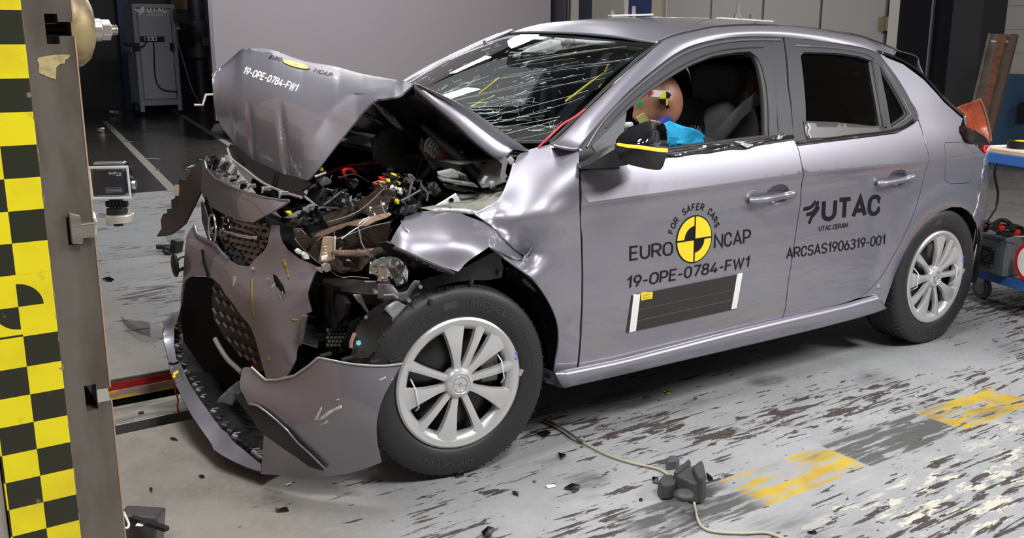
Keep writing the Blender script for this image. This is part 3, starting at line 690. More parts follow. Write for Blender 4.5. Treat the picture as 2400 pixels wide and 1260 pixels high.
def gopro():
    z = SLOTS[1]; y = BY
    s = empty('slot_nut', (XR-.03, BY-.01, z), 'sawn steel nut seated in the middle slot below the little camera', 'slot nut')
    zc = z
    p = [(163, 500), (188, 505), (192, 525), (222, 522), (222, 556), (195, 558), (194, 571), (170, 571)]
    put(MB().prism([at(*q, y=BY-.012) for q in p][::-1], (0, .07, 0)).build('body', pbr('sawn_steel', (.34, .31, .27), .4, .7, noise=(60, (.24, .22, .20), .4, .6, (.3, 1, 4))), None, bevel=.001), s)
    k = at(226, 520, y=BY+.03)
    put(MB().cyl((XR+.0005, BY+.03, k.z), (XR+.006, BY+.03, k.z), .034, 32).build('washer', BRIGHT, None, bevel=.001), s)
    put(MB().cyl((XR+.006, BY+.03, k.z), (XR+.026, BY+.03, k.z), .016, 6).build('hex_nut', BRIGHT, None, bevel=.001), s)
    # camera in a clear case, on its arm
    y = BY+.04; g = empty('action_camera', (at(260, 500, y=y).x, y, at(260, 500, y=y).z), 'small action camera in a clear case on a black swivel mount', 'camera')
    C = at(263, 424, y=y); rot = Euler((R(3), 0, R(-26))).to_matrix()
    def L(v): return C + rot @ Vector(v)
    def bx(name, c, d, mat, bev=.002, par=g): return put(MB().box(L(c), d, rot).build(name, mat, None, bevel=bev), par)
    case = bx('clear_case', (0, 0, 0), (.071, .034, .062), CLEARP, .004)
    bx('camera_body', (0, .004, 0), (.060, .022, .042), pbr('camera_grey', (.03, .03, .033), .5))
    scn = bx('rear_screen', (-.002, -.0125, -.001), (.054, .010, .046), pbr('camera_screen', (.022, .025, .035), .15), .001)
    BZ = pbr('case_rim', (.62, .62, .64), .25)
    for c, d in (((0, -.0175, .029), (.072, .003, .005)), ((0, -.0175, -.029), (.072, .003, .005)), ((-.034, -.0175, 0), (.004, .003, .056)), ((.034, -.0175, 0), (.004, .003, .056))): bx('case_rim', c, d, BZ, .001)
    bx('top_latch', (0, -.002, .0345), (.056, .020, .005), pbr('latch_metal', (.40, .40, .42), .25, .8))
    put(MB().cyl(L((.036, 0, -.008)), L((.042, 0, -.008)), .008, 18).build('side_button', BRIGHT, None), g)
    TX = pbr('screen_print', (.55, .55, .58), .5)
    put(letter('screen_lettering', 'GoPro', lambda u, v: L((.000+.022*u, -.0178, .0155+.0052*v)), TX, None, .02, thick=.0002), scn)
    put(letter('screen_small_print', 'HERO', lambda u, v: L((.012+.010*u, -.0178, .0125+.0022*v)), TX, None, .04, thick=.0002), scn)
    for kk in range(4): bx('print_line', (.006, -.0178, -.010-.0025*kk), (.030, .0003, .0004), TX, 0, scn)
    m = MB()
    for dx in (-.010, -.004, .002, .008): m.box(L((.004+dx, .0, -.041)), (.0036, .016, .022), rot)
    m.cyl(L((-.016, 0, -.044)), L((.024, 0, -.044)), .006, 14); m.cyl(L((.003, 0, -.052)), L((.003, 0, -.062)), .019, 22)
    put(m.build('swivel_mount', BLACK, None, bevel=.001), g)
    b = L((.003, 0, -.066))
    put(MB().cyl(b+Vector((0, 0, -.012)), b+Vector((0, 0, .003)), .030, 28).build('base_disc', pbr('base_disc_metal', (.55, .53, .47), .3, .6), None, bevel=.002), g)
    put(MB().cyl(b+Vector((0, 0, -.020)), b+Vector((0, 0, -.010)), .009, 12).build('base_screw', BLACK, None), g)
    put(MB().tube([Vector((XR+.02, BY+.03, k.z)), Vector((b.x-.02, b.y, b.z-.006))], .007, 10).build('support_rod', BRIGHT, None), g)
gopro()
# small bright key in the lowest slot
k_ = at(243, 922, y=BY)
kk = MB().prism([at(*q, y=BY-.001) for q in ((226, 913), (253, 910), (257, 938), (229, 944))][::-1], (0, .05, 0))
tag(kk.build('slot_key', BRIGHT, None, bevel=.001), 'bright square steel key in the lowest slot of the plate', 'key')
# ================================================================= CAR
CAR = empty('crashed_car', (0, 0, 0), 'grey metallic five-door hatchback with a crushed front standing at the barrier', 'car')
ZC = .8475
def _curve(z, y):
    z, y = np.array(z), np.array(y); h = np.diff(z); d = np.diff(y)/h; m = np.zeros(len(z)); m[0], m[-1] = d[0], d[-1]
    m[1:-1] = (d[:-1]*h[1:]+d[1:]*h[:-1])/(h[1:]+h[:-1])
    def f(q):
        i = int(min(max(np.searchsorted(z, q)-1, 0), len(z)-2)); t = (q-z[i])/h[i]; t = min(max(t, -.2), 1.2)
        return float((2*t**3-3*t*t+1)*y[i]+(t**3-2*t*t+t)*h[i]*m[i]+(-2*t**3+3*t*t)*y[i+1]+(t**3-t*t)*h[i]*m[i+1])
    return f
_lo = _curve([.10, .16, .21, .27, .33, .40, .50, .60, .68, .74, .78, .81, .83, ZC], [.80, .828, .844, .850, .855, .860, .8635, .8625, .8605, .8602, .8620, .8660, .8712, .878])
_hi = _curve([ZC, .87, .90, .935, .965, 1.0, 1.1, 1.2, 1.3, 1.36, 1.45], [.878, .8718, .8620, .8485, .8350, .8165, .7705, .716, .655, .612, .53])
_mid = _curve([.70, .76, .82, .88, .94, .98], [.8603, .8625, .8655, .8635, .8460, .8275])     # softened version without the crease
def zcrease(x): return float(np.interp(x, [.3, .5, 1.57, 2.0, 2.37, 2.6], [.815, .826, .849, .846, .838, .832]))
RECESS = []          # (x, z, rx, rz, depth)
def S(x, z):
    q = z-(zcrease(x)-ZC)*max(0., 1-abs(z-ZC)/.16)
    y = _hi(q) if q > ZC else _lo(q)
    k = min(1., max(0., (x-2.15)/.35))
    if k > 0 and .70 < q < .98: y = y*(1-.8*k)+_mid(q)*.8*k
    if x > 2.45: y -= .165*(x-2.45)**2 + .10*max(0, x-2.85)**2
    if x < .9: y -= .012*(.9-x)**2
    d = math.hypot(x-2.545, z-.31)
    if z < .80: y += .016*math.exp(-((d-.36)/.07)**2)
    for (rx, rz, a, b, dp) in RECESS:
        q = ((x-rx)/a)**2+((z-rz)/b)**2
        if q < 1: y -= dp*(1-q)**1.2 if False else dp*(1-q*q)
    return y
def side(px, py, off=0.):
    y = -.85
    for _ in range(14):
        P = at(px, py, y=y); y = .5*y+.5*(-S(P.x, P.z)-off)
    P = at(px, py, y=y); return P
def xz(px, py): P = side(px, py); return (P.x, P.z)
ZL = [.20, .24, .28, .34, .40, .47, .54, .61, .66, .70, .73, .755, .775, .79, .80, .81, .865, .875, .885, .895, .905, .915, .925, .935, .945, .955, .965, .975, .985, 1.0, 1.03, 1.07, 1.11, 1.15, 1.19, 1.23, 1.27, 1.31, 1.34]
def sidepatch(name, outline, mat, parent=CAR, holes=(), sm=False, inset=0, thick=.012, off=0., mirror=True, mname=None, step=.045, px=True, fine=()):
    O = [xz(*p[:2]) for p in outline] if px else list(outline)
    H = [[xz(*p[:2]) for p in h] for h in holes] if px else [list(h) for h in holes]
    if sm: O = smooth_outline(O, 4, 50); H = [smooth_outline(h, 4, 50) for h in H]
    if inset: O = inset_poly(O, inset)
    O = densify(O, .03); H = [densify(h, .03) for h in H]
    x0, x1 = min(p[0] for p in O), max(p[0] for p in O); pts = []
    z0, z1 = min(p[1] for p in O), max(p[1] for p in O)
    for i, z in enumerate(ZL):
        if not z0 < z < z1: continue
        x = x0+(step/2 if i % 2 else 0)
        while x < x1:
            q = (x, z)
            if inpoly(q, O) and not any(inpoly(q, h) for h in H) and not nearedge(q, [O]+H, .008): pts.append(q)
            x += step
    x = x0
    while x < x1:
        for dz in (-.026, -.017, -.009, -.003, 0, .003, .008):
            q = (x, zcrease(x)+dz)
            if inpoly(q, O) and not any(inpoly(q, h) for h in H) and not nearedge(q, [O]+H, .004): pts.append(q)
        x += .03
    for (fx, fz, a, b) in fine:
        for i in range(-8, 9):
            for j in range(-8, 9):
                q = (fx+a*i/7., fz+b*j/7.)
                if inpoly(q, O) and not nearedge(q, [O]+H, .006): pts.append(q)
    for L_ in [inset_poly(O, .010)]+[inset_poly(h, -.010) for h in H]:
        pts += [q for q in L_ if inpoly(q, O) and not any(inpoly(q, h) for h in H) and not nearedge(q, [O]+H, .005)]
    v, f = cdt(O, H, pts)
    def build(nm, sgn):
        V, N, I = [], [], []
        for p in v:
            x, z = p.x, p.y; e = .004; dx = (S(x+e, z)-S(x-e, z))/(2*e); dz = (S(x, z+e)-S(x, z-e))/(2*e)
            n_ = Vector((-dx, 1, -dz)).normalized(); n_.y *= -1 if sgn < 0 else 1
            V.append((x, sgn*(S(x, z)+off), z)); N.append(n_); I.append(-n_)
        return skin(nm, V, f if sgn < 0 else [t[::-1] for t in f], N, None, I, mat, parent, thick)
    o = build(name, -1)
    if mirror:
        sv = RECESS[:]; RECESS.clear(); build(mname or name, 1); RECESS.extend(sv)
    return o
# ---- outlines read off the photograph
FR_EDGE = [(1357, 346), (1360, 420), (1361, 487), (1364, 560), (1366, 640), (1365, 720), (1361, 800), (1355, 867)]
DOORGAP = [(1861, 327), (1872, 352), (1880, 390), (1879, 430), (1876.6, 474), (1869, 520), (1859, 586), (1847, 661), (1840.6, 724), (1834, 745)]
SILLTOP_F = [(1355, 867), (1440, 843), (1540, 818), (1700, 777), (1834, 745)]
RD_REAR = [(1834, 745), (1869, 738), (1925, 725), (1978, 711), (2012, 699), (2040, 677), (2065, 649), (2094, 599), (2128, 533), (2150, 477), (2159, 444), (2178, 367), (2168, 336), (2152, 281)]
BELT_F = [(1357, 346), (1369, 347), (1400, 372), (1470, 376), (1560, 370), (1700, 352), (1861, 327)]
BELT_R = [(1861, 327), (1868, 341), (1980, 327), (2098, 312), (2152, 281)]
hx, hz = xz(1822, 462); RECESS.append((hx, hz+.012, .062, .036, .020))
hx2, hz2 = xz(2102, 423); RECESS.append((hx2, hz2+.012, .060, .034, .018))
fd = sidepatch('front_door', FR_EDGE+SILLTOP_F[1:]+DOORGAP[::-1][1:]+BELT_F[::-1][1:-1], PAINT, inset=.0022, fine=[(hx, hz+.012, .062, .036)])
rd = sidepatch('rear_door', DOORGAP[::-1][::-1]+RD_REAR[1:]+BELT_R[::-1][1:-1], PAINT, inset=.0022, fine=[(hx2, hz2+.012, .060, .034)])
# ---- black window surround of the front door (with open window) and of the rear door
FO = [(1357, 346), (1388, 308), (1413.5, 279), (1477, 212), (1540.5, 158), (1591, 123), (1636, 104), (1699, 91), (1763, 86.5), (1834, 88), (1845, 200), (1861, 327), (1700, 352), (1560, 370), (1470, 376), (1400, 372)]
FH = [(1436, 372-8), (1450, 300), (1467.5, 259.6), (1518, 217), (1569, 181), (1620, 151), (1671, 131), (1720, 123), (1757, 120), (1775, 134), (1787, 160), (1796, 200), (1801, 250), (1803, 321), (1700, 334), (1569, 352), (1500, 361)]
sidepatch('door_frame', FO, TRIM, fd, holes=[FH], sm=False, thick=.02, off=.001, mirror=False)
mfd = [o for o in CAR.children if o.name.startswith('front_door') and o is not fd][0]; mrd = [o for o in CAR.children if o.name.startswith('rear_door') and o is not rd][0]
def mirrored(o, parent, name=None):
    me = o.data.copy(); me.transform(Matrix.Scale(-1, 4, (0, 1, 0))); me.flip_normals()
    c = o.copy(); c.data = me; c.parent = parent; COL.objects.link(c); c.name = name or o.name.split('.')[0]
    return c
mirrored([c for c in fd.children][0], mfd)
# inner rebate of the window opening
def rebate(name, hole, parent, d0, d1, mat, ins=0.):
    H = [xz(*p) for p in hole]
    if ins: H = inset_poly(H, ins)
    H = densify(smooth_outline(H, 3, 50), .04); n = len(H); V = []
    for dd, k in ((d0, 0), (d1, 1)): V += [(p[0], -S(*p)+dd, p[1]) for p in H]
    return mesh(name, V, [(i, (i+1) % n, n+(i+1) % n, n+i) for i in range(n)], mat, parent, thick=.006, auto=40)
WSEAL = pbr('window_seal', (.028, .027, .028), .55)
rb = rebate('window_seal', FH, fd, .004, .034, WSEAL); mirrored(rb, mfd)
G1 = pbr('seal_rim_grey', (.10, .10, .11), .4)
def rim(name, line, r, off, mat, parent, closed=False, sm=4, mirror=None):
    P = [side(p[0], p[1], off) for p in line]; P = spline(P, sm)
    o = MB().tube(P, r, 6).build(name, mat, parent, 60)
    if mirror is not None: mirrored(o, mirror)
    return o
# raised lips of the frame
FRL = [(1376, 345), (1413.5, 286), (1477, 220), (1540.5, 167), (1591, 132), (1640, 112), (1699, 99), (1763, 94), (1828, 94)]
rim('frame_gap', [(1357, 346), (1388, 308), (1413.5, 279), (1477, 212), (1540.5, 158), (1591, 123), (1636, 104), (1699, 91), (1763, 86.5), (1834, 88)], .0035, -.001, WSEAL, fd, mirror=mfd)
rim('frame_lip', FRL, .004, .003, pbr('trim_lip', (.11, .11, .125), .32), fd, mirror=mfd)
FRL2 = [(1420, 300), (1467, 249), (1518, 207), (1569, 171), (1620, 142), (1671, 123), (1720, 114), (1790, 110)]
rim('frame_lip', FRL2, .003, .002, WSEAL, fd, mirror=mfd)
rim('pillar_lip', [(1808, 98), (1815, 180), (1822, 260), (1827, 330)], .0028, .001, WSEAL, fd, mirror=mfd)
# window sill strip, torn tape and sail panel
rim('waist_seal', [(1440, 377), (1560, 362), (1700, 343), (1806, 327), (1858, 320)], .008, .001, BLACK, fd, mirror=mfd)
sidepatch('sail_panel', [(1385, 341), (1467, 262), (1462, 300), (1452, 345), (1447, 366), (1400, 366)], pbr('sail_grey', (.055, .056, .066), .45, spec=.3), fd, off=.004, thick=.01, mirror=False)
TAPE = pbr('dark_tape', (.045, .042, .044), .22)
pxpatch('window_tape', [(1567, 356), (1640, 342), (1720, 328), (1790, 321), (1838, 312), (1842, 322), (1800, 331), (1760, 347), (1700, 352), (1600, 366), (1569, 366)], lambda x, y: side(x, y, .006+.004*math.sin(x*.11+y*.3)), TAPE, fd, 9, .001)
CRT = pbr('crinkled_tape', (.5, .5, .5), .12, .3)
for P in ([(1722, 331), (1735, 330), (1762, 341), (1752, 347)], [(1745, 336), (1764, 337), (1758, 340)], [(1812, 324), (1824, 322), (1843, 313), (1836, 322), (1826, 327)], [(1822, 318), (1828, 314), (1826, 326)]):
    pxpatch('tape_tatter', P, lambda x, y: side(x, y, .012+.006*math.sin(x*.3)), CRT, fd, 6, .0008)
# rear door: frame, glass, division bar, tape strip
RO = [(1838, 88), (1900, 94), (1959, 102), (2022, 113), (2058, 125), (2081, 155), (2105, 187.5), (2130, 231), (2150, 279), (2098, 312), (1980, 327), (1868, 341), (1861, 327), (1849, 200)]
RH = [(1876, 131), (1884, 122), (1960, 124), (2010, 131), (2043, 142), (2051, 190), (2061, 245), (2070, 297), (1980, 309), (1890, 318), (1884, 200)]
QH = [(2060, 152), (2078, 180), (2098, 212), (2127, 268), (2117, 279), (2088, 298), (2080, 250), (2071, 205)]
sidepatch('door_frame', RO, TRIM, rd, holes=[RH, QH], thick=.02, off=.001, mirror=False)
dfr = [c for c in rd.children if c.name.startswith('door_frame')][0]; mirrored(dfr, mrd)
rb = rebate('window_seal', RH, rd, .003, .03, WSEAL); mirrored(rb, mrd)
rb = rebate('window_seal', QH, rd, .003, .02, WSEAL); mirrored(rb, mrd)
for nm, H in (('window_glass', RH), ('quarter_glass', QH)):
    o = sidepatch(nm, inset_poly(H, -1), TINTG, rd, off=-.014, thick=.003, mirror=False); mirrored(o, mrd)
rim('frame_lip', [(1864, 107), (1959, 113), (2022, 124), (2052, 138)], .004, .002, pbr('trim_lip', (.11, .11, .125), .32), rd, mirror=mrd)
rim('frame_gap', [(1838, 88), (1900, 94), (1959, 102), (2022, 113), (2058, 125)], .0035, -.001, WSEAL, rd, mirror=mrd)
rim('frame_gap', [(2059, 126), (2081, 155), (2105, 187.5), (2130, 231), (2151, 279), (2098, 313)], .003, -.001, WSEAL, rd, mirror=mrd)
rim('division_bar', [(2047, 140), (2060, 205), (2074, 299)], .009, .001, TRIM, rd, mirror=mrd)
rim('frame_lip', [(2068, 150), (2100, 203), (2128, 258), (2130, 272), (2092, 300)], .004, .001, pbr('trim_lip', (.11, .11, .125), .32), rd, mirror=mrd)
rim('waist_seal', [(1868, 335), (1980, 320), (2098, 305), (2140, 281)], .006, .001, BLACK, rd, mirror=mrd)
pxpatch('window_film', [(1884, 283), (1960, 286), (2066, 297), (2098, 311), (1980, 326), (1896, 333), (1888, 315)], lambda x, y: side(x, y, .0045), pbr('film_grey', (.055, .052, .055), .3), rd, 12, .001)
# B pillar behind the doors, inner skins that close the shut lines
def inner_skin(name, outline, off, mat, parent=CAR, holes=()):
    return sidepatch(name, outline, mat, parent, holes=holes, off=off, thick=.004)
inner_skin('inner_sill', [(1385, 395), (1430, 392), (1880, 345), (2100, 318), (2160, 300), (2200, 380), (2170, 480), (2100, 620), (2040, 700), (1835, 755), (1385, 862)], -.030, DARK)
inner_skin('pillar_skin', [(1786, 96), (1890, 98), (1902, 345), (1812, 348)], -.045, DARK)
rim('quarter_edge', [(2084, 158), (2107, 190), (2132, 233), (2153, 281), (2169, 336)], .0026, .001, PAINT, CAR)
MB().tube(spline([at(x, y, y=.60) for x, y in [(1868, 132), (1940, 138), (2000, 147), (2022, 160), (2045, 195), (2056, 222)]], 4), .016, 8).build('far_daylight_band', LINER, CAR, 60)  # pale tube stands in for the daylight band at the far window
# ---- sill
def silly(z): return float(np.interp(z, [.155, .175, .20, .225, .245, .262], [-.770, -.825, -.862, -.870, -.862, -.842]))
ST = [(1298, 872), (1440, 844), (1540, 819), (1700, 778), (1834, 746), (1900, 731), (1978, 713), (2020, 701), (2060, 690)]
SB = [(1318, 907), (1440, 879), (1560, 851), (1694, 820), (1800, 795), (1900, 771), (1990, 748), (2045, 733), (2074, 722)]
rows = []
for t_, yy in ((0, -.846), (.06, -.866), (.35, -.878), (.75, -.872), (1., -.845)):
    rows.append([at(a[0]*(1-t_)+b[0]*t_, a[1]*(1-t_)+b[1]*t_, y=yy) for a, b in zip(ST, SB)])
rows.append([p+Vector((0, .12, -.01)) for p in rows[-1]])
sl_ = sheet('sill', rows, PAINT, CAR, 4, .004, auto=50); mirrored(sl_, CAR)
fe = [at(1298, 872, y=-.846), at(1318, 907, y=-.845), at(1318, 907, y=-.845)+Vector((0, .1, 0)), at(1298, 872, y=-.846)+Vector((0, .1, 0))]
mesh('sill_end', fe, [(0, 1, 2, 3)], PAINT, sl_, thick=.004)
pxpatch('sill_bracket', [(1277, 885), (1296, 880), (1302, 893), (1320, 905), (1280, 897)], lambda x, y: at(x, y, y=-.80), GREYP, sl_, 8, .006)
# ---- rear quarter
QU = [(2152, 281), (2168, 336), (2178, 367), (2159, 444), (2150, 477), (2128, 533), (2094, 599), (2065, 649), (2040, 677), (2012, 699), (2060, 690), (2072, 716)]
ARCH = [(2072, 716), (2085, 680), (2097, 644), (2114, 603), (2138, 559), (2167, 523), (2200, 498), (2229, 486), (2252.6, 486), (2270, 495), (2279, 506)]
QEND = [(2290, 478), (2295, 440), (2303, 395), (2307, 360), (2295, 348), (2257, 317), (2252, 296), (2257, 278), (2213, 239), (2165, 186), (2117, 150), (2059, 127), (2081, 155), (2105, 187.5), (2130, 231)]
FLAP = [(2216, 333), (2251, 332), (2270, 345), (2282.5, 359), (2283, 380), (2279, 421), (2270, 429), (2225, 431), (2214, 421), (2216, 380), (2213, 342)]
sidepatch('rear_quarter', QU+ARCH[1:]+QEND, PAINT, inset=.0015, holes=[FLAP])
sidepatch('fuel_flap', FLAP, PAINT, inset=.0022, off=.0005, mirror=False)
inner_skin('flap_recess', inset_poly(FLAP, -4) if False else [(2207, 325), (2260, 324), (2290, 350), (2285, 435), (2208, 438)], -.012, DARK)
# rear bumper side + wrap to the back
BS = [(2307, 362), (2303, 395), (2296, 440), (2291, 478), (2279, 506), (2288, 522), (2292, 540), (2291, 567), (2284, 600), (2281, 622), (2300, 573), (2310, 526), (2314, 479), (2317, 400), (2317, 360)]
def rearwrap():
    rows = []
    for z in (.30, .36, .42, .50, .58, .66, .72, .77, .805, .825):
        x0 = {True: 2.90}.get(z < 2)   # start of the wrap
        xs = float(np.interp(z, [.3, .42, .55, .66, .75, .84, .87], [2.862, 2.872, 2.872, 2.876, 2.886, 2.93, 2.95]))
        y0 = S(xs, z); xe = float(np.interp(z, [.3, .45, .6, .75, .87], [3.04, 3.10, 3.12, 3.10, 3.07]))
        ins = float(np.interp(z, [.3, .36, .5], [.07, .02, 0]))
        rows.append([Vector((xs, -y0+.022, z)), Vector((xs+(xe-xs)*.42, -y0+.095+ins*.5, z)), Vector((xs+(xe-xs)*.78, -y0+.21+ins, z)), Vector((xe-.015, -.50, z)), Vector((xe, -.2, z)), Vector((xe, .2, z)),
                     Vector((xe-.015, .50, z)), Vector((xs+(xe-xs)*.78, y0-.13-ins, z)), Vector((xs+(xe-xs)*.42, y0-.035-ins*.5, z)), Vector((xs, y0, z))])
    return sheet('rear_bumper', rows, PAINT, CAR, 4, .004, flip=False)
rbp = rearwrap(); bsf_ = None
BSA = [(x, y, side(x, y).y) for x, y in ((2303, 395), (2296, 440), (2291, 478), (2279, 506))]+[(2307, 360, -.775), (2292, 540, -.835), (2284, 600, -.84), (2281, 622, -.835), (2317, 360, -.70), (2317, 400, -.715), (2314, 479, -.735), (2310, 526, -.75), (2300, 573, -.775), (2311, 430, -.775), (2303, 520, -.81)]
pxpatch('bumper_side', [(2308, 359), (2304, 395), (2297, 440), (2292, 478), (2280, 507), (2288, 522), (2292, 540), (2291, 567), (2284, 600), (2281, 622), (2300, 573), (2310, 526), (2314, 479), (2317, 430), (2317.5, 390), (2317, 357)], (lambda g: (lambda x, y: g(x, y)))(ysurf(BSA)), PAINT, CAR, 5, .004, auto=70)
TL = [(2252, 294), (2276, 301), (2296, 312), (2310, 322), (2319, 338), (2317, 358), (2308, 359), (2295, 348), (2257, 317)]
tl_fn = ysurf([(x, y, side(x, y).y-.007) for x, y in ((2252, 294), (2257, 317), (2270, 305), (2280, 335))]+[(2319, 338, -.665), (2317, 358, -.69), (2310, 322, -.68), (2308, 359, -.735), (2295, 348, -.775), (2296, 312, -.735)])
tl = pxpatch('tail_lamp', TL, tl_fn, pbr('tail_lamp_dark', (.012, .0015, .003), .22, spec=.12), CAR, 8, .03, sm=True); 
pxpatch('red_lens', [(2306, 340), (2318, 339), (2316, 357), (2309, 358), (2303, 350)], lambda x, y: tl_fn(x, y)+Vector((-.003, -.006, 0)), pbr('tail_red', (.75, .01, .04), .1, coat=1, emit=(1, .01, .03, .25)), tl, 6, .003)
mirrored(tl, CAR)
# tailgate: black glass strip, upper gate, spoiler
def prof_rear(): pass
GL = [(2059, 126), (2117, 148), (2165, 183), (2213, 237), (2257, 276)]
def gp_(px, py, dy):
    P = side(px, py); return Vector((P.x+dy*.05, P.y+dy, P.z+.004))
L0 = [gp_(*p, 0) for p in GL]; L1 = [gp_(*p, .05)+Vector((.004, 0, .016)) for p in GL]
rows = []
for dyv in (0, .035):
    rows.append([Vector((p.x+.02*(dyv > 0), p.y+dyv, p.z+.008*(dyv > 0))) for p in L0])
def tg_row(i, n):
    a = L0[i]; xs = [a.y, a.y+.035, -.40, -.15, .15, .40, -a.y-.035, -a.y]; bul = [0, .012, .05, .075, .075, .05, .012, 0]
    return [Vector((a.x+b*(1 if i else .3), y, a.z+.012*(0 < k < 7))) for k, (y, b) in enumerate(zip(xs, bul))]
sheet('rear_window', [tg_row(i, 5) for i in range(5)], GLOSSB, CAR, 4, .004)
a = L0[-1]
rows = [tg_row(4, 5)]+[[Vector((min(3.2, p.x+dx), p.y*(1 if abs(p.y) < .5 else 1), z)) for p in tg_row(4, 5)] for z, dx in ((.95, .03), (.90, .09), (.86, .13))]
rows.append([p+Vector((-.05, 0, -.12)) for p in rows[-1]]); sheet('tailgate', rows, PAINT, CAR, 4, .004)
# spoiler
SPE = [(2100, 118), (2135, 122), (2150, 131), (2155, 150), (2172, 187)]
sp = [[at(2101, 117, y=-.56), at(2101, 117, y=-.56)+Vector((.03, .2, .025)), Vector((2.50, -.15, 1.365)), Vector((2.50, .15, 1.365)), Vector((2.47, .36, 1.33)), Vector((2.44, .55, 1.30))],
      [at(2148, 131, y=-.52), at(2148, 131, y=-.50)+Vector((.04, .14, .02)), Vector((2.80, -.15, 1.305)), Vector((2.80, .15, 1.305)), Vector((2.79, .34, 1.285)), Vector((2.74, .51, 1.265))],
      [at(2156, 152, y=-.53), at(2156, 152, y=-.50)+Vector((.04, .14, .0)), Vector((2.83, -.15, 1.265)), Vector((2.83, .15, 1.265)), Vector((2.82, .34, 1.25)), Vector((2.76, .52, 1.24))],
      [at(2172, 187, y=-.585), at(2160, 165, y=-.50)+Vector((.0, .14, -.02)), Vector((2.70, -.15, 1.25)), Vector((2.70, .15, 1.25)), Vector((2.68, .34, 1.23)), Vector((2.66, .56, 1.2))]]
sheet('roof_spoiler', sp, pbr('spoiler_paint', (.085, .083, .10), .5), CAR, 4, .004, flip=True)
# ---- cant rail (A pillar and roof side) and roof
CLO = [(1298, 337), (1357, 346), (1388, 307), (1413.5, 278), (1477, 211), (1540.5, 157), (1591, 122), (1636, 103), (1699, 90), (1763, 85.5), (1834, 87), (1900, 93), (1959, 101), (2022, 112), (2059, 125), (2078, 136)]
CHI = [(1284, 334), (1305, 316), (1345, 281), (1372, 256), (1435, 197), (1495, 141), (1545, 99), (1585, 83), (1633, 72), (1683, 63), (1767, 59), (1835, 62), (1895, 67), (1962, 76), (2022, 87), (2102, 117)]
yh = [-.70, -.695, -.683, -.675, -.650, -.622, -.598, -.587, -.58, -.575, -.57, -.57, -.568, -.56, -.55, -.56]
r0, r1, r2, r3 = [], [], [], []
for (a, b, y) in zip(CLO, CHI, yh):
    A = side(*a); B = at(b[0], b[1], y=y); r0.append(A); r3.append(B)
    n = (B-A).cross(Vector((1, 0, .3))); n.normalize()
    if n.y > 0: n = -n
    bl = .012 if len(r0) > 2 else .004
    r1.append(A.lerp(B, .3)+n*bl); r2.append(A.lerp(B, .7)+n*bl)
cr_ = sheet('side_frame', [r0, r1, r2, r3], PAINT, CAR, 5, .01, auto=50)
mirrored(cr_, CAR)
dl = [Vector(p) for p in r3[6:]]
DITCH = pbr('roof_ditch', (.02, .02, .022), .5)
rfl = MB().tube(spline(r3[6:], 4), .006, 6).build('roof_seam', DITCH, CAR, 60); mirrored(rfl, CAR)
# roof: header line in front, then lengthwise
HD = [at(1543, 101, y=-.585), at(1450, 88, y=-.30), at(1370, 80.5, y=-.03), at(1300, 76, y=.18), at(1235, 74.5, y=.40), at(1195, 77, y=.545)]
ex = [p.x for p in r3[6:]]; ez = [p.z for p in r3[6:]]; ey = [p.y for p in r3[6:]]
rows = [HD]
for x in (1.17, 1.30, 1.50, 1.75, 2.0, 2.25, 2.47):
    z = float(np.interp(x, ex, ez)); y = float(np.interp(x, ex, ey)); zc = float(np.interp(x, [1.1, 1.25, 1.5, 1.8, 2.1, 2.5], [1.383, 1.418, 1.438, 1.437, 1.425, 1.378]))
    d = .0 if x > 1.2 else .0
    row = [Vector((x, y, z))]+[Vector((x+d, yy, z+(zc-z)*(1-(yy/.6)**2))) for yy in (-.30, -.03, .18, .40)]+[Vector((x, .565, z+.0))]
    if x < 1.2: row = [Vector((1.165, y, z)), Vector((1.20, -.30, 1.402)), Vector((1.23, -.03, 1.416)), Vector((1.25, .18, 1.420)), Vector((1.27, .40, 1.418)), Vector((1.285, .555, 1.405))]
    elif x < 1.35: row = [Vector((x+.03, p.y, p.z+.014)) if 0 < k < 5 else p+Vector((0, 0, .012*(k == 5))) for k, p in enumerate(row)]
    rows.append(row)
rows_roof = rows
roof = sheet('roof', rows, PAINT, CAR, 5, .006, flip=True, auto=50)
# lettering strip on the roof, target bars stand on it
def roofz(x, y): 
    zc = float(np.interp(x, [1.1, 1.25, 1.5, 1.8, 2.1, 2.5], [1.383, 1.418, 1.438, 1.437, 1.425, 1.378])); z = float(np.interp(x, ex, ez)); return z+(zc-z)*(1-(y/.6)**2)
# ---- windscreen
WT = [p+Vector((-.012, 0, -.010)) for p in HD]
WT[0] = at(1540, 103, y=-.582)
WB = [at(1280, 337, y=-.715), Vector((.30, -.40, .995)), Vector((.19, -.05, .99)), Vector((.19, .20, .995)), Vector((.30, .45, 1.0)), Vector((.50, .72, 1.03))]
LF = [at(965, 186, y=.64), at(1080, 128, y=.615)]     # far pillar edge seen against the screen
def wsp(u, v):   # u 0..5 across, v 0..1 bottom to top
    i = min(int(u), 4); f = u-i
    def c(A): return cr1(A[max(i-1, 0)], A[i], A[i+1], A[min(i+2, 5)], f)
    b, t = c(WB), c(WT); p = b.lerp(t, v); w_ = math.sin(PI*v)*.028; return p+Vector((-w_*.6, 0, w_))
vs = [wsp(5*i/40, j/24) for j in range(25) for i in range(41)]
fs = [(j*41+i, j*41+i+1, (j+1)*41+i+1, (j+1)*41+i) for j in range(24) for i in range(40)]
ws = mesh('windscreen', vs, fs, GLASS, CAR, auto=60)
if ws.data.polygons[300].normal.z < 0: ws.data.flip_normals()
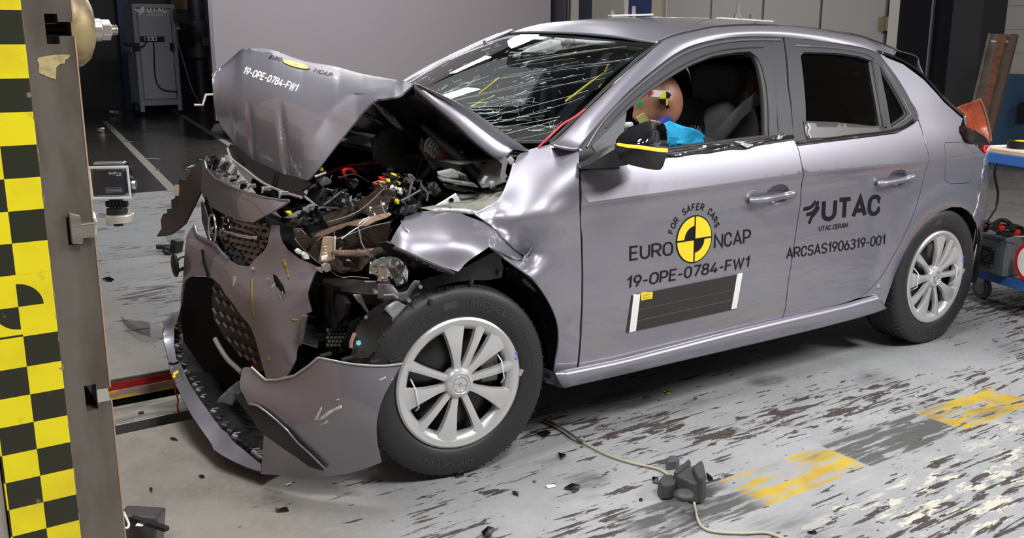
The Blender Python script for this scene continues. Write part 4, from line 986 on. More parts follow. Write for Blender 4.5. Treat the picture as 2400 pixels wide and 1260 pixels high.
# black printed border
def wstrip(name, u0, u1, v0, v1, n, mat, lift=-.003):
    V = []; 
    for j in range(n+1):
        for i in range(n+1):
            u = u0[0]+(u1[0]-u0[0])*i/n if isinstance(u0, tuple) else u0+(u1-u0)*i/n
            V.append(wsp(u, v0+(v1-v0)*j/n)+Vector((.0, 0, lift)))
    return mesh(name, V, [(j*(n+1)+i, j*(n+1)+i+1, (j+1)*(n+1)+i+1, (j+1)*(n+1)+i) for j in range(n) for i in range(n)], mat, ws, auto=60)
FRIT = pbr('black_print', (.006, .006, .008), .12, coat=1); FRITM = pbr('cowl_black', (.006, .006, .007), .55, spec=.2)
wstrip('border', 0, 5, .94, 1, 24, FRIT); wstrip('border', 0, 5, 0, .13, 24, FRITM, .002); wstrip('border', 0, .22, 0, 1, 16, FRIT, -.002); 0
wstrip('border', 2.15, 2.85, .80, .95, 8, FRIT)
# far A pillar rim, bright
farp = [Vector((.50, .74, 1.03)), at(965, 184, y=.66), at(1080, 126, y=.63), at(1190, 76, y=.575), HD[-1]+Vector((.02, 0, .004))]
MB().tube(spline(farp, 6), [.016]*14+[.016-.0011*i for i in range(11)], 10).build('pillar_edge', PAINT, CAR, 60)
# cracks: fine bright lines over the lower right, star bursts
random.seed(11); CK = pbr('crack_white', (.42, .50, .48), .25, trans=.0)
wu = lambda px, py: None
def wfind(px, py):     # nearest windscreen (u,v) to a pixel
    best = None
    for i in range(0, 101):
        for j in range(0, 41):
            p = wsp(i/20., j/40.); d = p-CAM; k = d.dot(CF); X = 1200+FPX*d.dot(CR)/k; Y = 630-FPX*d.dot(CU)/k; q = (X-px)**2+(Y-py)**2
            if best is None or q < best[0]: best = (q, i/20., j/40.)
    return best[1], best[2]
cks = MB()
def crack(a, b, r, wob=.0, n=7):
    pts = []
    for k in range(n+1):
        t = k/n; u = a[0]+(b[0]-a[0])*t+random.uniform(-wob, wob); v = a[1]+(b[1]-a[1])*t+random.uniform(-wob, wob)*.25
        pts.append(wsp(min(4.95, max(.05, u)), min(.98, max(.02, v)))+Vector((-.001, -.0005, .0015)))
    cks.tube(pts, r, 3)
for (a, b, n, r) in [((1060, 330), (1480, 150), 6, .0007), ((1130, 330), (1500, 190), 8, .0008), ((1230, 325), (1510, 160), 7, .0007)]: pass
A0 = wfind(1420, 195); A1 = wfind(1120, 300); A2 = wfind(1275, 320); A3 = wfind(1470, 120); A4 = wfind(1215, 225)
for k in range(24):     # long near-parallel lines
    s = random.random(); st = wfind(1500-230*s+random.uniform(-20, 20), 125+190*s+random.uniform(-25, 25)) if k % 2 else (random.uniform(.25, 1.2), random.uniform(.12, .95))
    L_ = random.uniform(.5, 1.6); crack(st, (st[0]+L_, st[1]-L_*random.uniform(.12, .30)), random.choice([.00022, .0003, .0004]), .004)
for k in range(110):     # short glints
    st = (random.uniform(.3, 4.2), random.uniform(.15, .85)); L_ = random.uniform(.02, .08); crack(st, (st[0]+L_, st[1]+random.uniform(-.04, .04)), random.choice([.0004, .0006, .0009]), .006, 3)
for cpx in ((1218, 235), (1105, 195), (1165, 262), (1290, 300), (1060, 215)):
    c = wfind(*cpx)
    for k in range(13):
        a = random.uniform(0, 2*PI); L_ = random.uniform(.06, .28); crack(c, (c[0]+L_*math.cos(a), c[1]+L_*.25*math.sin(a)), .0003, .02, 6)
for k in range(26):
    st = wfind(random.uniform(1020, 1290), random.uniform(240, 325)); L_ = random.uniform(.1, .4); crack(st, (st[0]+L_, st[1]-.05*L_), .0006, .015, 6)
tag(cks.build('crack_web', CK, ws), kind='stuff')
# wiper-side red wire along the near pillar
tube('red_wire', spline([at(*p, y=y) for p, y in [((1262, 345), -.72), ((1290, 318), -.725), ((1320, 290), -.71), ((1350, 272), -.70), ((1400, 232), -.675), ((1440, 190), -.66), ((1465, 165), -.65)]], 5), .004, REDW, CAR)
tube('windscreen_seal', spline([at(*p, y=y) for p, y in [((1287, 335), -.715), ((1365, 262), -.69), ((1440, 188), -.66), ((1495, 138), -.632), ((1548, 99), -.605)]], 5), .006, BLACK, CAR)
# ---- door handles
def handle(parent, pts, gl):
    P = [side(x, y, o) for x, y, o in pts]
    m = MB(); m.tube(spline(P, 5), [.006]+[.0135]*(5*(len(P)-1)-1)+[.009], 10)
    o = m.build('door_handle', PAINT, parent, 60)
    return o
handle(fd, [(1757, 471, .004), (1772, 470, .022), (1800, 466, .032), (1835, 459, .032), (1856, 454, .022), (1860, 452, .004)], 1)
handle(rd, [(2057, 431, .004), (2070, 430, .020), (2095, 426, .028), (2122, 420, .028), (2137, 415, .020), (2140, 413, .004)], 1)
for par, (x, y) in ((fd, (1851, 461)), (rd, (2132, 422))): MB().cyl(side(x, y, .028), side(x, y, .036), .005, 12).build('key_cap', GREYP, par)
# ---- door mirror
def mirror_():
    m = []
    def P(px, py, y): return at(px, py, y=y)
    arm = pxpatch('mirror_arm', [(1362, 391), (1385, 384), (1415, 364), (1440, 350), (1452, 352), (1456, 374), (1472, 386), (1440, 392), (1400, 394), (1362, 396)], ysurf([(1362, 393, -.885), (1400, 380, -.905), (1450, 350, -.95), (1470, 385, -.965), (1440, 392, -.93)]), SATIN, None, 7, .05)
    sidepatch('mirror_base', [(1359, 352), (1378, 346), (1405, 362), (1440, 372), (1452, 394), (1400, 396), (1359, 401)], BLACK, fd, off=.003, thick=.006, mirror=False)
    # housing: rounded shell; cross sections from inner end (near the door) to the outer end
    secs = []
    top = [(1444, 325), (1462, 309), (1490, 294), (1520, 284), (1545, 289), (1560, 302), (1565, 325)]
    bot = [(1450, 362), (1462, 382), (1485, 391), (1510, 394), (1535, 396), (1550, 392), (1559, 362)]
    OL = [(1443, 330), (1452, 317), (1470, 303), (1497, 291), (1522, 284), (1542, 287), (1556, 297), (1563, 315), (1565, 340), (1561, 368), (1552, 393), (1537, 398), (1500, 392), (1470, 384), (1452, 372), (1446, 352)]
    an = [(p[0], p[1], -.985) for p in OL]+[(1500, 325, -1.075), (1530, 330, -1.080), (1470, 335, -1.04), (1500, 365, -1.065), (1535, 365, -1.06), (1530, 305, -1.06), (1465, 360, -1.03)]
    f = ysurf(an)
    up = [p for p in OL if p[1] < 352]
    upper = [(1443, 330), (1452, 317), (1470, 303), (1497, 291), (1522, 284), (1542, 287), (1556, 297), (1563, 315), (1564, 349), (1540, 347), (1500, 341), (1465, 337)]
    lower = [(1444, 340), (1465, 345), (1500, 349), (1540, 355), (1563, 357), (1561, 368), (1552, 393), (1537, 398), (1500, 392), (1470, 384), (1452, 372), (1446, 352)]
    band = [(1444, 335), (1465, 337), (1500, 341), (1540, 346), (1564, 348), (1563, 357), (1540, 355), (1500, 349), (1465, 345), (1444, 340)]
    h = pxpatch('door_mirror', upper, f, GLOSSB, CAR, 7, .004, sm=True, auto=60)
    arm.parent = h; arm.name = 'mirror_arm'
    pxpatch('lower_shell', lower, f, BLACK, h, 7, .004, sm=True, auto=60)
    b = pxpatch('indicator_strip', band, lambda x, y: f(x, y)+Vector((0, -.003, 0)), AMBER, h, 6, .004)
    # back of the housing (glass side)
    back = MB(); n = len(OL); dense = densify(OL, 8)
    A = [f(*p) for p in dense]; B = [p+Vector((.05, .05, 0)) for p in A]; k = len(A); c = sum(B, Vector())/k
    back.add(A+B+[c], [(i, (i+1) % k, k+(i+1) % k, k+i) for i in range(k)]+[(k+i, k+(i+1) % k, 2*k) for i in range(k)])
    back.build('housing_back', GLOSSB, h, 45)
    # far mirror
    mirrored(h, CAR)
mirror_()
# ---- lettering and badges on the doors
def textside(name, body, p0, p1, hpx, parent, bold=.012, mat=INK, space=1., lean=0.):
    A, B = side(*p0), side(*p1); k = (A-CAM).dot(CF); h = hpx/FPX*k/ math.cos(PITCH)
    def fn(u, v):
        x = A.x+(B.x-A.x)*u+lean*v*h; z = A.z+(B.z-A.z)*u+v*h
        return Vector((x, -S(x, z)-.0010, z))
    return letter(name, body, fn, mat, parent, bold, space)
textside('lettering', 'EURO', (1475, 611), (1577, 598), 34, fd, .004)
textside('lettering', 'NCAP', (1673, 583), (1759, 569), 34, fd, .004)
textside('lettering', '19-OPE-0784-FW1', (1467, 677), (1755, 626), 29, fd, .010, lean=.10)
textside('lettering', 'UTAC', (1924, 520), (2063, 504), 52, rd, .038, space=.3)
textside('lettering', 'UTAC CERAM', (1919, 542), (1986, 533), 12, rd, .004)
textside('lettering', 'ARCSAS1906319-001', (1842, 607), (2074, 573), 26, rd, .008)
def badge():
    C = side(1626.5, 559); zt = side(1628, 504); zb = side(1625, 616); rz = (zt.z-zb.z)/2; cz = (zt.z+zb.z)/2; cx = C.x; rx = (side(1669, 552).x-side(1585, 566).x)/2
    def disc(name, r0, mat, off, a0=0, a1=2*PI, th=.0006, n=48, s=1.):
        V = [Vector((cx, 0, cz))]+[Vector((cx+rx*s*math.cos(a0+(a1-a0)*i/n), 0, cz+rz*s*math.sin(a0+(a1-a0)*i/n))) for i in range(n+1)]
        V = [Vector((v.x, -S(v.x, v.z)-off, v.z)) for v in V]
        return mesh(name, V, [(0, i+1, i+2) for i in range(n)], mat, fd, thick=th, off=1)
    disc('badge', 1, INK, .0012); disc('badge_face', 1, YEL, .0020, s=.945)
    for a0 in (PI/2, -PI/2): disc('badge_quadrant', 1, INK, .0027, a0, a0+PI/2, s=.56, n=16)
    for d in ((1, 0), (0, 1)):
        V = [Vector((cx+sx*(rx*.96 if d[0] else .0028), 0, cz+sz*(rz*.96 if d[1] else .0028))) for sx, sz in ((-1, -1), (1, -1), (1, 1), (-1, 1))]
        mesh('badge_bar', [Vector((v.x, -S(v.x, v.z)-.0032, v.z)) for v in V], [(0, 1, 2, 3)], INK, fd, thick=.0005, off=1)
    s = 'FOR SAFER CARS'; N = len(s)
    for i, ch in enumerate(s):
        if ch == ' ': continue
        a = R(160-140*i/(N-1)); ux, uz = math.sin(a), -math.cos(a)
        V, F, wd, cap = glyphs(ch, .018); h = rz*.30; wq = h*wd/cap*.92
        o = Vector((cx+rx*1.22*math.cos(a), 0, cz+rz*1.20*math.sin(a))); rdx, rdz = math.cos(a), math.sin(a)
        P = []
        for v in V:
            q = (v.x/wd-.5)*wq; t = v.y/cap*h; x = o.x+q*ux*.93+t*rdx*.93; z = o.z+q*uz+t*rdz; P.append(Vector((x, -S(x, z)-.001, z)))
        mesh('lettering', P, F, INK, fd, thick=.0006, off=1)
badge()
def sidequad(name, pts, mat, parent, off, th=.001, step=14):
    fn = lambda x, y: side(x, y, off)
    fn.smooth = True
    return pxpatch(name, pts, fn, mat, parent, step, th)
lb = sidequad('scale_panel', [(1482, 692), (1737, 641), (1741, 641), (1728, 723), (1470, 780), (1469, 777)], pbr('panel_black', (.022, .020, .020), .4), fd, .0030, .003)
sidequad('panel_stripe', [(1485, 691), (1501, 689), (1490.5, 775), (1475, 779)], WHITE, fd, .0036)
sidequad('panel_stripe', [(1728, 643), (1741, 640), (1727, 722), (1714, 725)], WHITE, fd, .0036)
ys_ = sidequad('yellow_sticker', [(1503, 687), (1530, 683.5), (1529, 699), (1503, 704)], YEL, fd, .0037)
for k in range(4): rim('sticker_print', [(1506, 690.5+3*k), (1517, 689+3*k), (1526 - 5*(k % 2), 688-.0+3*k)], .0006, .0045, pbr('sticker_ink', (.5, .38, .02), .5), fd)
for (a, b) in (((1497, 726), (1721, 678)), ((1493, 752), (1717, 702))): rim('panel_groove', [a, ((a[0]+b[0])/2, (a[1]+b[1])/2), b], .0007, .0032, pbr('groove_grey', (.09, .09, .09), .5), fd)
# swoosh strokes of the laboratory mark
for pts, rr in (([(1883, 490), (1897, 487), (1906, 480), (1912, 471)], 1), ([(1890, 503), (1904, 498), (1913, 487), (1918, 471)], 1), ([(1896, 524), (1903, 508), (1912, 497), (1920, 484)], 1)):
    P = [side(x, y, .0008) for x, y in pts]; sp_ = spline(P, 5); wv = [.004]+[.0075]*(len(sp_)-2)+[.005]
    V = []; 
    for i, p in enumerate(sp_):
        t = (sp_[min(i+1, len(sp_)-1)]-sp_[max(i-1, 0)]).normalized(); nn = t.cross(Vector((0, 1, 0))).normalized()*wv[i]; V += [p+nn, p-nn]
    mesh('logo_stroke', V, [(2*i, 2*i+1, 2*i+3, 2*i+2) for i in range(len(sp_)-1)], INK, rd, thick=.0006, off=1)
MB().cyl(side(2057, 671, -.002), side(2057, 671, .004), .010, 16, .007).build('body_plug', LGREY, CAR, 40)
# ---- wheels
def wheel(loc, steer, name='wheel', rot=0., text=True, side_=-1, full=True):
    """axle along local Y, outer face toward -Y"""
    W = bpy.data.objects.new(name, None)
    m = MB()
    rim_ = [(.203, -.095), (.198, -.085), (.188, -.06), (.180, .0), (.186, .06), (.203, .085), (.198, .09), (.178, .0), (.175, -.05)]
    m.lathe([(.205, -.090), (.196, -.084), (.186, -.062), (.178, -.02), (.178, .05), (.200, .088)], 56)
    m.lathe([(.178, -.03), (.14, -.045), (.085, -.052), (.05, -.044), (.0, -.044)], 48)
    w0 = m.build(name, STEELB, CAR, 40); w0.location = loc; w0.rotation_euler = (0, 0, steer)
    pr = [(.208, -.076), (.212, -.086), (.222, -.0935), (.245, -.0985), (.268, -.0985), (.288, -.0945), (.300, -.087), (.306, -.076), (.3085, -.060), (.309, -.030), (.309, .030), (.3085, .060), (.306, .076), (.300, .087), (.268, .0985), (.222, .093), (.206, .08)]
    ty = MB().lathe(pr, 96).build('tyre', RUBBER, w0, 50)
    gr = MB()      # circumferential grooves are dark bands; lateral sipes across the shoulder
    for h in (-.046, -.016, .016, .046): gr.lathe([(.3094, h-.0042), (.3098, h), (.3094, h+.0042)], 96)
    for k in range(72):
        a = 2*PI*k/72
        for sgn in (-1, 1):
            P = [((.3086-.0035*q*q)*1.0006, sgn*(.056+.030*q), a+.035*q*sgn*-1) for q in (0, .35, .7, 1.0)]
            gr.tube([Vector((r*math.cos(t), h, r*math.sin(t))) for r, h, t in P], .0016, 4)
    gr.build('tread_groove', TREAD, w0)
    # wheel trim: rim ring, hub, ten spokes (wide and narrow in turn)
    h = MB(); o = -.088
    h.lathe([(.2115, o+.006), (.2105, o-.003), (.204, o-.007), (.192, o-.005), (.178, o+.002), (.170, o+.014), (.168, o+.03)], 72)
    h.lathe([(.052, o+.026), (.050, o+.006), (.043, o-.005), (.033, o-.0095), (.031, o-.0075), (.0, o-.0075)], 40)
    angs = [95, 66, 41, 9, -27, -68, -105, -137, -172, 153]; wide = [1, 0, 1, 0, 1, 0, 1, 0, 1, 0]
    for A, wd in zip(angs, wide):
        a = R(A)+rot; rings = []
        for r, wv, hh in ((.040, .013 if wd else .012, o+.002), (.075, .014 if wd else .012, o-.002), (.115, .021 if wd else .0125, o-.006), (.150, .030 if wd else .0145, o-.006), (.178, .039 if wd else .018, o-.003), (.200, .044 if wd else .021, o-.0045)):
            e, n = Vector((math.cos(a), 0, math.sin(a))), Vector((-math.sin(a), 0, math.cos(a)))
            rings.append([e*r-n*wv+Vector((0, hh+.018, 0)), e*r-n*wv*.88+Vector((0, hh+.003, 0)), e*r+n*wv*.1+Vector((0, hh, 0)), e*r+n*wv*.88+Vector((0, hh+.003, 0)), e*r+n*wv+Vector((0, hh+.018, 0))])
        vs = [v for q in rings for v in q]; h.add(vs, [(i*5+j, i*5+j+1, (i+1)*5+j+1, (i+1)*5+j) for i in range(5) for j in range(4)])
    hc = h.build('wheel_trim', SILVER, w0, 32)
    # emblem ring with bolt on the hub
    em = MB(); tr = [Vector((.024*math.cos(t), o-.0085, .024*math.sin(t))) for t in [2*PI*i/30 for i in range(31)]]
    em.tube(tr, .0018, 6); e1 = [Vector((-.021, o-.009, .004)), Vector((.004, o-.009, .004)), Vector((-.004, o-.009, -.004)), Vector((.021, o-.009, -.004))]
    em.tube(e1, .0016, 6); em.build('hub_emblem', CHROME, w0, 60)
    MB().lathe([(.03, -.03), (.135, -.03), (.135, -.01), (.03, -.01)], 48).build('brake_disc', DISC, w0, 40)
    cal = MB().box((.12, -.035, .03), (.06, .05, .11)).build('brake_caliper', pbr('caliper_grey', (.20, .20, .19), .4, .6), w0, bevel=.006)
    for aa, ln in ((-172, 1), (9, 1)):
        a = R(aa)+rot; P = []
        for q in (-.055, -.03, 0, .03, .05):
            P.append(Vector((.148*math.cos(a)-q*math.sin(a), o-.011+.03*(abs(q) > .04), .148*math.sin(a)+q*math.cos(a))))
        MB().tube(P, .0025, 5).build('cable_tie', pbr('tie_white', (.75, .78, .82), .4), w0, 60)
    def ring_text(nm, body, a0, a1, r, hgt, mat=RUBMARK):
        V, F, wd, cap = glyphs(body, .02); P = []
        for v in V:
            a = R(a0+(a1-a0)*v.x/wd)+0; rr = r+(v.y/cap-.5)*hgt; hh = -.0985-.0007 if .24 < rr < .272 else -.0975-.0008
            P.append(Vector((rr*math.cos(a), float(np.interp(rr, [.222, .245, .268, .288], [-.0935, -.0985, -.0985, -.0945]))-.0009, rr*math.sin(a))))
        mesh(nm, P, F, mat, w0, thick=.0006, off=1)
    ring_text('tyre_lettering', 'MICHELIN', 82, 42, .257, .022); ring_text('tyre_lettering', 'PRIMACY 4', 33, 4, .258, .013)
    ring_text('tyre_lettering', 'MICHELIN', -106, -68, .257, .020) if False else ring_text('tyre_lettering', 'MICHELIN', -82, -120, .257, .020)
    ring_text('tyre_lettering', '195/55 R16', 140, 112, .257, .011)
    V = [Vector((r*math.cos(a), -.0988, r*math.sin(a))) for r, a in [(.247+.02*(k % 2), R(102-1.6*(k//2))) for k in range(14)]]
    mesh('tyre_patch', V, [(2*i, 2*i+1, 2*i+3, 2*i+2) for i in range(6)], RUBMARK, w0, thick=.0006, off=1)
    BL = pbr('chalk_blue', (.06, .16, .75), .6)
    V, F, wd, cap = glyphs('2.2', .03)
    mesh('chalk_mark', [Vector((.196+(.5-v.y/cap)*-.010, o-.0068+.0012*0, .075-(v.x/wd)*.030)) for v in V], F, BL, w0, thick=.0008, off=1)
    MB().box((.214, o-.002, .0), (.012, .008, .022), (0, R(30), 0)).build('balance_weight', LGREY, w0)
    return w0
STEER = -.094; fx_, dy_ = .063, .005
wheel((fx_, -.855+dy_+.088, .309), STEER, 'front_wheel', R(0)); wheel((2.538, -.855+.088, .309), 0, 'rear_wheel', R(-10))
for nm, x in (('front_wheel', .10), ('rear_wheel', 2.538)):
    t = MB().lathe([(.18, -.08), (.222, -.0935), (.268, -.0985), (.306, -.076), (.309, 0), (.306, .076), (.268, .0985), (.18, .09)], 48).build(nm, RUBBER, CAR, 50); t.location = (x, .76, .309)
# arch liners
def liner(cx, cz, r, a0, a1, y0, y1, name, lip=True):
    m = MB(); n = 40; vs = []; fs = []
    for i in range(n+1):
        a = R(a0+(a1-a0)*i/n); rr = r+.006*math.sin(i*1.1)
        for yy, dr in ((y0, .004), (y0+.03, -.006), (y0+.10, .0), (y1, -.01)): vs.append(Vector((cx+(rr+dr)*math.cos(a), yy, cz+(rr+dr)*math.sin(a))))
    fs = [(i*4+j, i*4+j+1, (i+1)*4+j+1, (i+1)*4+j) for i in range(n) for j in range(3)]
    m.add(vs, fs); return m.build(name, BLACK, CAR, 50)
liner(2.545, .32, .365, -15, 195, -.84, -.50, 'wheel_arch_liner')
box('underbody', (1.35, 0, .24), (2.2, 1.46, .10), DARK, CAR); box('rear_floor', (2.95, 0, .45), (.38, 1.3, .3), DARK, CAR); box('axle_beam', (2.54, 0, .30), (.10, 1.3, .08), DARK, CAR)
# ---- bonnet, folded upward: front half hangs from the fold, rear half drops to the screen
BF = [(567, 115), (590, 113), (637, 117), (710, 142), (783, 155), (850, 173), (917, 185), (950, 190), (968, 198), (937, 223), (900, 231), (880, 234), (850, 262), (820, 300), (783, 345), (750, 386), (720, 423), (700, 417), (683, 413), (640, 403), (610, 388), (583, 367), (557, 343), (537, 320), (517, 293), (505, 262), (500, 225), (498, 180), (505, 165), (517, 158), (540, 138)]
RDG = [(498, 180), (517, 158), (540, 138), (567, 114), (590, 112), (637, 116), (710, 141), (783, 154), (850, 172), (917, 184), (968, 196)]
def ridge_y(px): return float(np.interp(px, [q[0] for q in RDG], [q[1] for q in RDG]))
AN = [(498, 190, .50), (503, 260, .50), (537, 320, .43), (583, 367, .22), (640, 403, -.02), (683, 413, -.20), (720, 423, -.44), (560, 200, .30), (640, 200, .05), (720, 210, -.16), (790, 225, -.34), (640, 300, -.02), (560, 280, .27), (700, 330, -.25),
      (783, 345, -.50), (850, 262, -.555), (882, 234, -.58), (937, 223, -.60), (968, 200, -.58), (880, 210, -.50), (770, 280, -.355)]
_bb = ysurf(AN); _bt = tps(AN)
def bfn(px, py):
    t = min(1., max(0., (py-ridge_y(px))/125.)); amp = .30*min(1., max(0., (945-px)/150.))*min(1, max(0, (px-490)/60.))
    # pressed-in vertical folds of the lower half
    f = 0.
    for x0, wd, d in ((588, 6, .022), (662, 7, .026), (549, 6, .015)):
        xx = x0+(py-300)*.10; f += d*math.exp(-((px-xx)/wd)**2)*min(1, max(0, (py-230)/90.))
    dl = px-float(np.interp(py, [190, 222, 250, 347, 410], [960, 815, 780, 717, 690])); f += .0010*.5*(dl+math.sqrt(dl*dl+36)) *min(1., max(0., (925-px)/90.))
    return at(px, py, y=_bt(px, py)+f+amp*(1-math.sqrt(max(0., 1-(1-t)**2))))
bfn.smooth = True
bon = pxpatch('bonnet', BF, bfn, PAINT, CAR, 6, .004, sm=True, auto=35)
def btext(body, a, b, hpx, mat, bold, lean=0., name='lettering'):
    V, F, wd, cap = glyphs(body, bold)
    def fn(v):
        u = v.x/wd; t = v.y/cap; px = a[0]+(b[0]-a[0])*u+lean*t*hpx; py = a[1]+(b[1]-a[1])*u-t*hpx; return bfn(px, py)+Vector((-.0012, -.0012, .0008))
    return mesh(name, [fn(v) for v in V], F, mat, bon, thick=.0006, off=1)
btext('19-OPE-0784-FW1', (568, 173), (694, 216), 17, pbr('pale_lettering', (.82, .82, .82), .3), .03, .5)  # white stands in for the glossy reflection on the lettering
btext('EURO', (630, 137), (657, 144), 8, INK, .012, .9); btext('NCAP', (734, 168), (776, 180), 8, INK, .012, .9)
V = [bfn(694+32*math.cos(2*PI*i/32)+8*math.sin(2*PI*i/32), 152+7*math.cos(2*PI*i/32)+9*math.sin(2*PI*i/32))+Vector((-.001, -.001, .0012)) for i in range(32)]
mesh('badge', V, [tuple(range(32))], INK, bon, thick=.0006, off=1)
V = [bfn(694+29.5*math.cos(2*PI*i/32)+7*math.sin(2*PI*i/32), 152+6.4*math.cos(2*PI*i/32)+7.8*math.sin(2*PI*i/32))+Vector((-.002, -.002, .0022)) for i in range(32)]
mesh('badge_face', V, [tuple(range(32))], pbr('badge_orange_yellow', (.80, .45, .02), .4), bon, thick=.0006, off=1)
# rear half: near flank strip plus the upper skin
top = [(968, 198, -.575), (1017, 221, -.60), (1076, 250, -.625), (1139, 292, -.645), (1180, 322, -.655), (1218, 349, -.665)]
low = [(972, 204, -.60), (1003, 230, -.63), (1050, 268, -.66), (1110, 322, -.685), (1160, 360, -.70), (1186, 366, -.70)]
T_ = [at(a, b, y=c) for a, b, c in top]; Lw = [at(a, b, y=c) for a, b, c in low]; Md = [a.lerp(b, .5)+Vector((-.006, -.010, .010)) for a, b in zip(T_, Lw)]
Lw2 = [p+Vector((.012, .02, -.012)) for p in Lw]
def fall(px, py, end, n=6):
    A = bfn(px, py)+Vector((.012, .010, -.008)); return [A.lerp(Vector(end), i/(n-1)) for i in range(n)]
ce = fall(800, 161, (.22, -.15, 1.03)); ce2 = fall(690, 137, (.22, .25, 1.03)); fa = fall(585, 115, (.32, .65, 1.01))
sheet('bonnet_rear', [Lw2, Lw, Md, T_, ce, ce2, fa], PAINT, bon, 5, .004, flip=True, auto=50)
# dark inner frame under the rear half
UND = pbr('bonnet_underside', (.022, .021, .026), .22, .3)
dn = Vector((-.02, .0, -.03))
sheet('bonnet_inner', [[p+Vector((.015, .03, -.02)) for p in Lw], [p+Vector((-.01, .10, -.045)) for p in T_], [p+dn for p in ce], [p+dn for p in ce2], [p+dn for p in fa]], UND, bon, 4, .003, flip=True)
pxpatch('bonnet_inner_rib', [(905, 228), (962, 205), (990, 240), (1012, 258), (1003, 262), (985, 250), (950, 228)], lambda x, y: at(x, y, y=-.50-.0004*(x-905)), UND, bon, 10, .006)
pxpatch('bonnet_inner_rib', [(874, 241), (890, 247), (915, 262), (932, 282), (946, 303), (943, 307), (922, 293), (900, 272)], lambda x, y: at(x, y, y=-.52), UND, bon, 8, .004)
pxpatch('bonnet_inner_rib', [(858, 262), (905, 290), (900, 296), (850, 270)], lambda x, y: at(x, y, y=-.40), UND, bon, 8, .004)
# ---- upper bumper band, curved and popped off
BB = [(484, 364), (479, 378), (484, 397), (504, 418), (546, 440), (587, 455), (628, 465), (657, 469.5), (678, 470.5), (640, 495), (607.6, 512.5), (593, 521), (575, 519), (556, 514.5), (525, 502), (494, 484), (475.5, 461), (471, 444), (474.5, 382)]
bbf = ysurf([(478, 378, .34), (471, 444, .33), (484, 400, .26), (494, 484, .16), (504, 440, .14), (546, 470, -.10), (556, 514, -.16), (590, 490, -.27), (595, 521, -.31), (640, 480, -.40), (678, 470, -.45)])
bb = pxpatch('bumper_band', BB, bbf, BUMPER, CAR, 8, .004)
tube('band_edge', [bbf(x, y)+Vector((0, 0, .002)) for x, y in BB[1:9]], .0035, PAINT, bb)
for k in range(9):
    x, y = [(488, 385), (492, 395), (503, 408), (516, 419), (531, 424), (552, 434), (575, 444), (610, 451), (650, 462)][k]; p = bbf(x, y)
    m = MB(); m.box(p+Vector((.014, .012, .004)), (.004, .03, .014), (0, .3, -.5)).box(p+Vector((.028, .02, .008)), (.03, .005, .012), (.3, 0, -.4)); m.build('clip', LGREY if k > 3 else PAINT, bb)
# rubber sealing strip and slotted carrier behind it
RS = [(539.5, 337), (554, 341), (585, 368), (612, 384), (634, 393), (669.5, 409), (700, 415.5), (722, 424), (730, 432), (708, 446), (711, 464), (690, 459), (669.5, 450.6), (618, 428), (577, 397), (545.7, 372), (535, 347)]
rsf = ysurf([(539, 337, .36), (545, 372, .27), (577, 397, .12), (585, 368, .14), (634, 393, -.06), (618, 428, -.06), (670, 430, -.24), (722, 424, -.40), (711, 464, -.42)])
pxpatch('sealing_strip', RS, rsf, BLACK, CAR, 9, .006)
tube('strip_edge', spline([rsf(x, y)+Vector((-.004, -.004, 0)) for x, y in [(535, 347), (545, 372), (577, 397), (618, 428), (668, 450), (708, 462)]], 4), .005, pbr('strip_edge_grey', (.25, .24, .24), .45), CAR)
for (a, b) in (((560, 362), (574, 384)), ((646, 402), (640, 434)), ((652, 405), (647, 437))): tube('strip_joint', [rsf(*a)+Vector((-.004, -.005, 0)), rsf(*b)+Vector((-.004, -.005, 0))], .004, DARK, CAR)
CAx = [(523, 370), (535, 362), (548, 383), (560, 402), (580, 425), (591, 440), (600, 452), (585, 450), (565, 442), (546, 428), (532, 410), (525, 389)]
caf = ysurf([(523, 370, .25), (535, 362, .27), (560, 402, .10), (546, 428, .06), (600, 452, -.12)])
ca = pxpatch('slotted_carrier', CAx, caf, pbr('carrier_grey', (.24, .235, .22), .5), CAR, 8, .004)
for x, y in ((533, 388), (552, 418), (573, 437)):
    box('clip_window', caf(x, y)+Vector((-.002, -.002, 0)), (.022, .022, .026), DARK, ca, (0, .3, -.7), .001)
for k in range(22):
    random.seed(k); x = 492+k*2.6+random.uniform(-3, 3); y = 372+random.uniform(-8, 14)+k*.8
    box('bracket', at(x, y, y=.30-.012*k), (random.uniform(.01, .05), .012, random.uniform(.008, .03)), random.choice([BLACK, LGREY, GREYP, SATIN]), CAR, (random.random(), random.random()*2, random.random()*3), .001)
# ---- grille with the emblem
GR = [(480, 460), (497, 486), (523, 500), (556, 512), (595, 520), (622, 508), (632, 540), (627, 566), (612, 592), (597, 610), (583, 622), (563, 620), (530, 605), (497, 573), (481, 533)]
grf = ysurf([(480, 470, .22), (481, 533, .20), (520, 540, .02), (560, 560, -.14), (600, 540, -.27), (583, 622, -.24), (630, 545, -.34), (530, 605, -.02)], 0, .015)
gr = pxpatch('grille', GR, grf, GLOSSB, CAR, 9, .006)
def slat(parent, a, b, fn, wd, mat, off=Vector((-.006, -.006, 0))):
    A, B = fn(*a)+off, fn(*b)+off; return MB().tube([A, B], wd, 6).build('slat', mat, parent)
random.seed(3)
SLM = pbr('grille_slat', (.06, .055, .055), .3)
for r in range(7):
    for c in range(8):
        x = 524+c*13.5+(r % 2)*6; y = 508+r*14.5+c*2.6
        if inpoly((x, y), GR) and inpoly((x+8, y+4), GR) and not (525 < x < 605 and 528 < y-(x-520)*.12 < 545): slat(gr, (x, y), (x+6, y+2.2), grf, .0045, SLM)
wing = [(521, 530), (530, 531), (560, 540), (590, 548), (607, 550), (608, 557), (590, 557), (560, 551), (525, 540)]
pxpatch('chrome_bar', wing, lambda x, y: grf(x, y)+Vector((-.016, -.016, .0)), CHROME, gr, 8, .006)
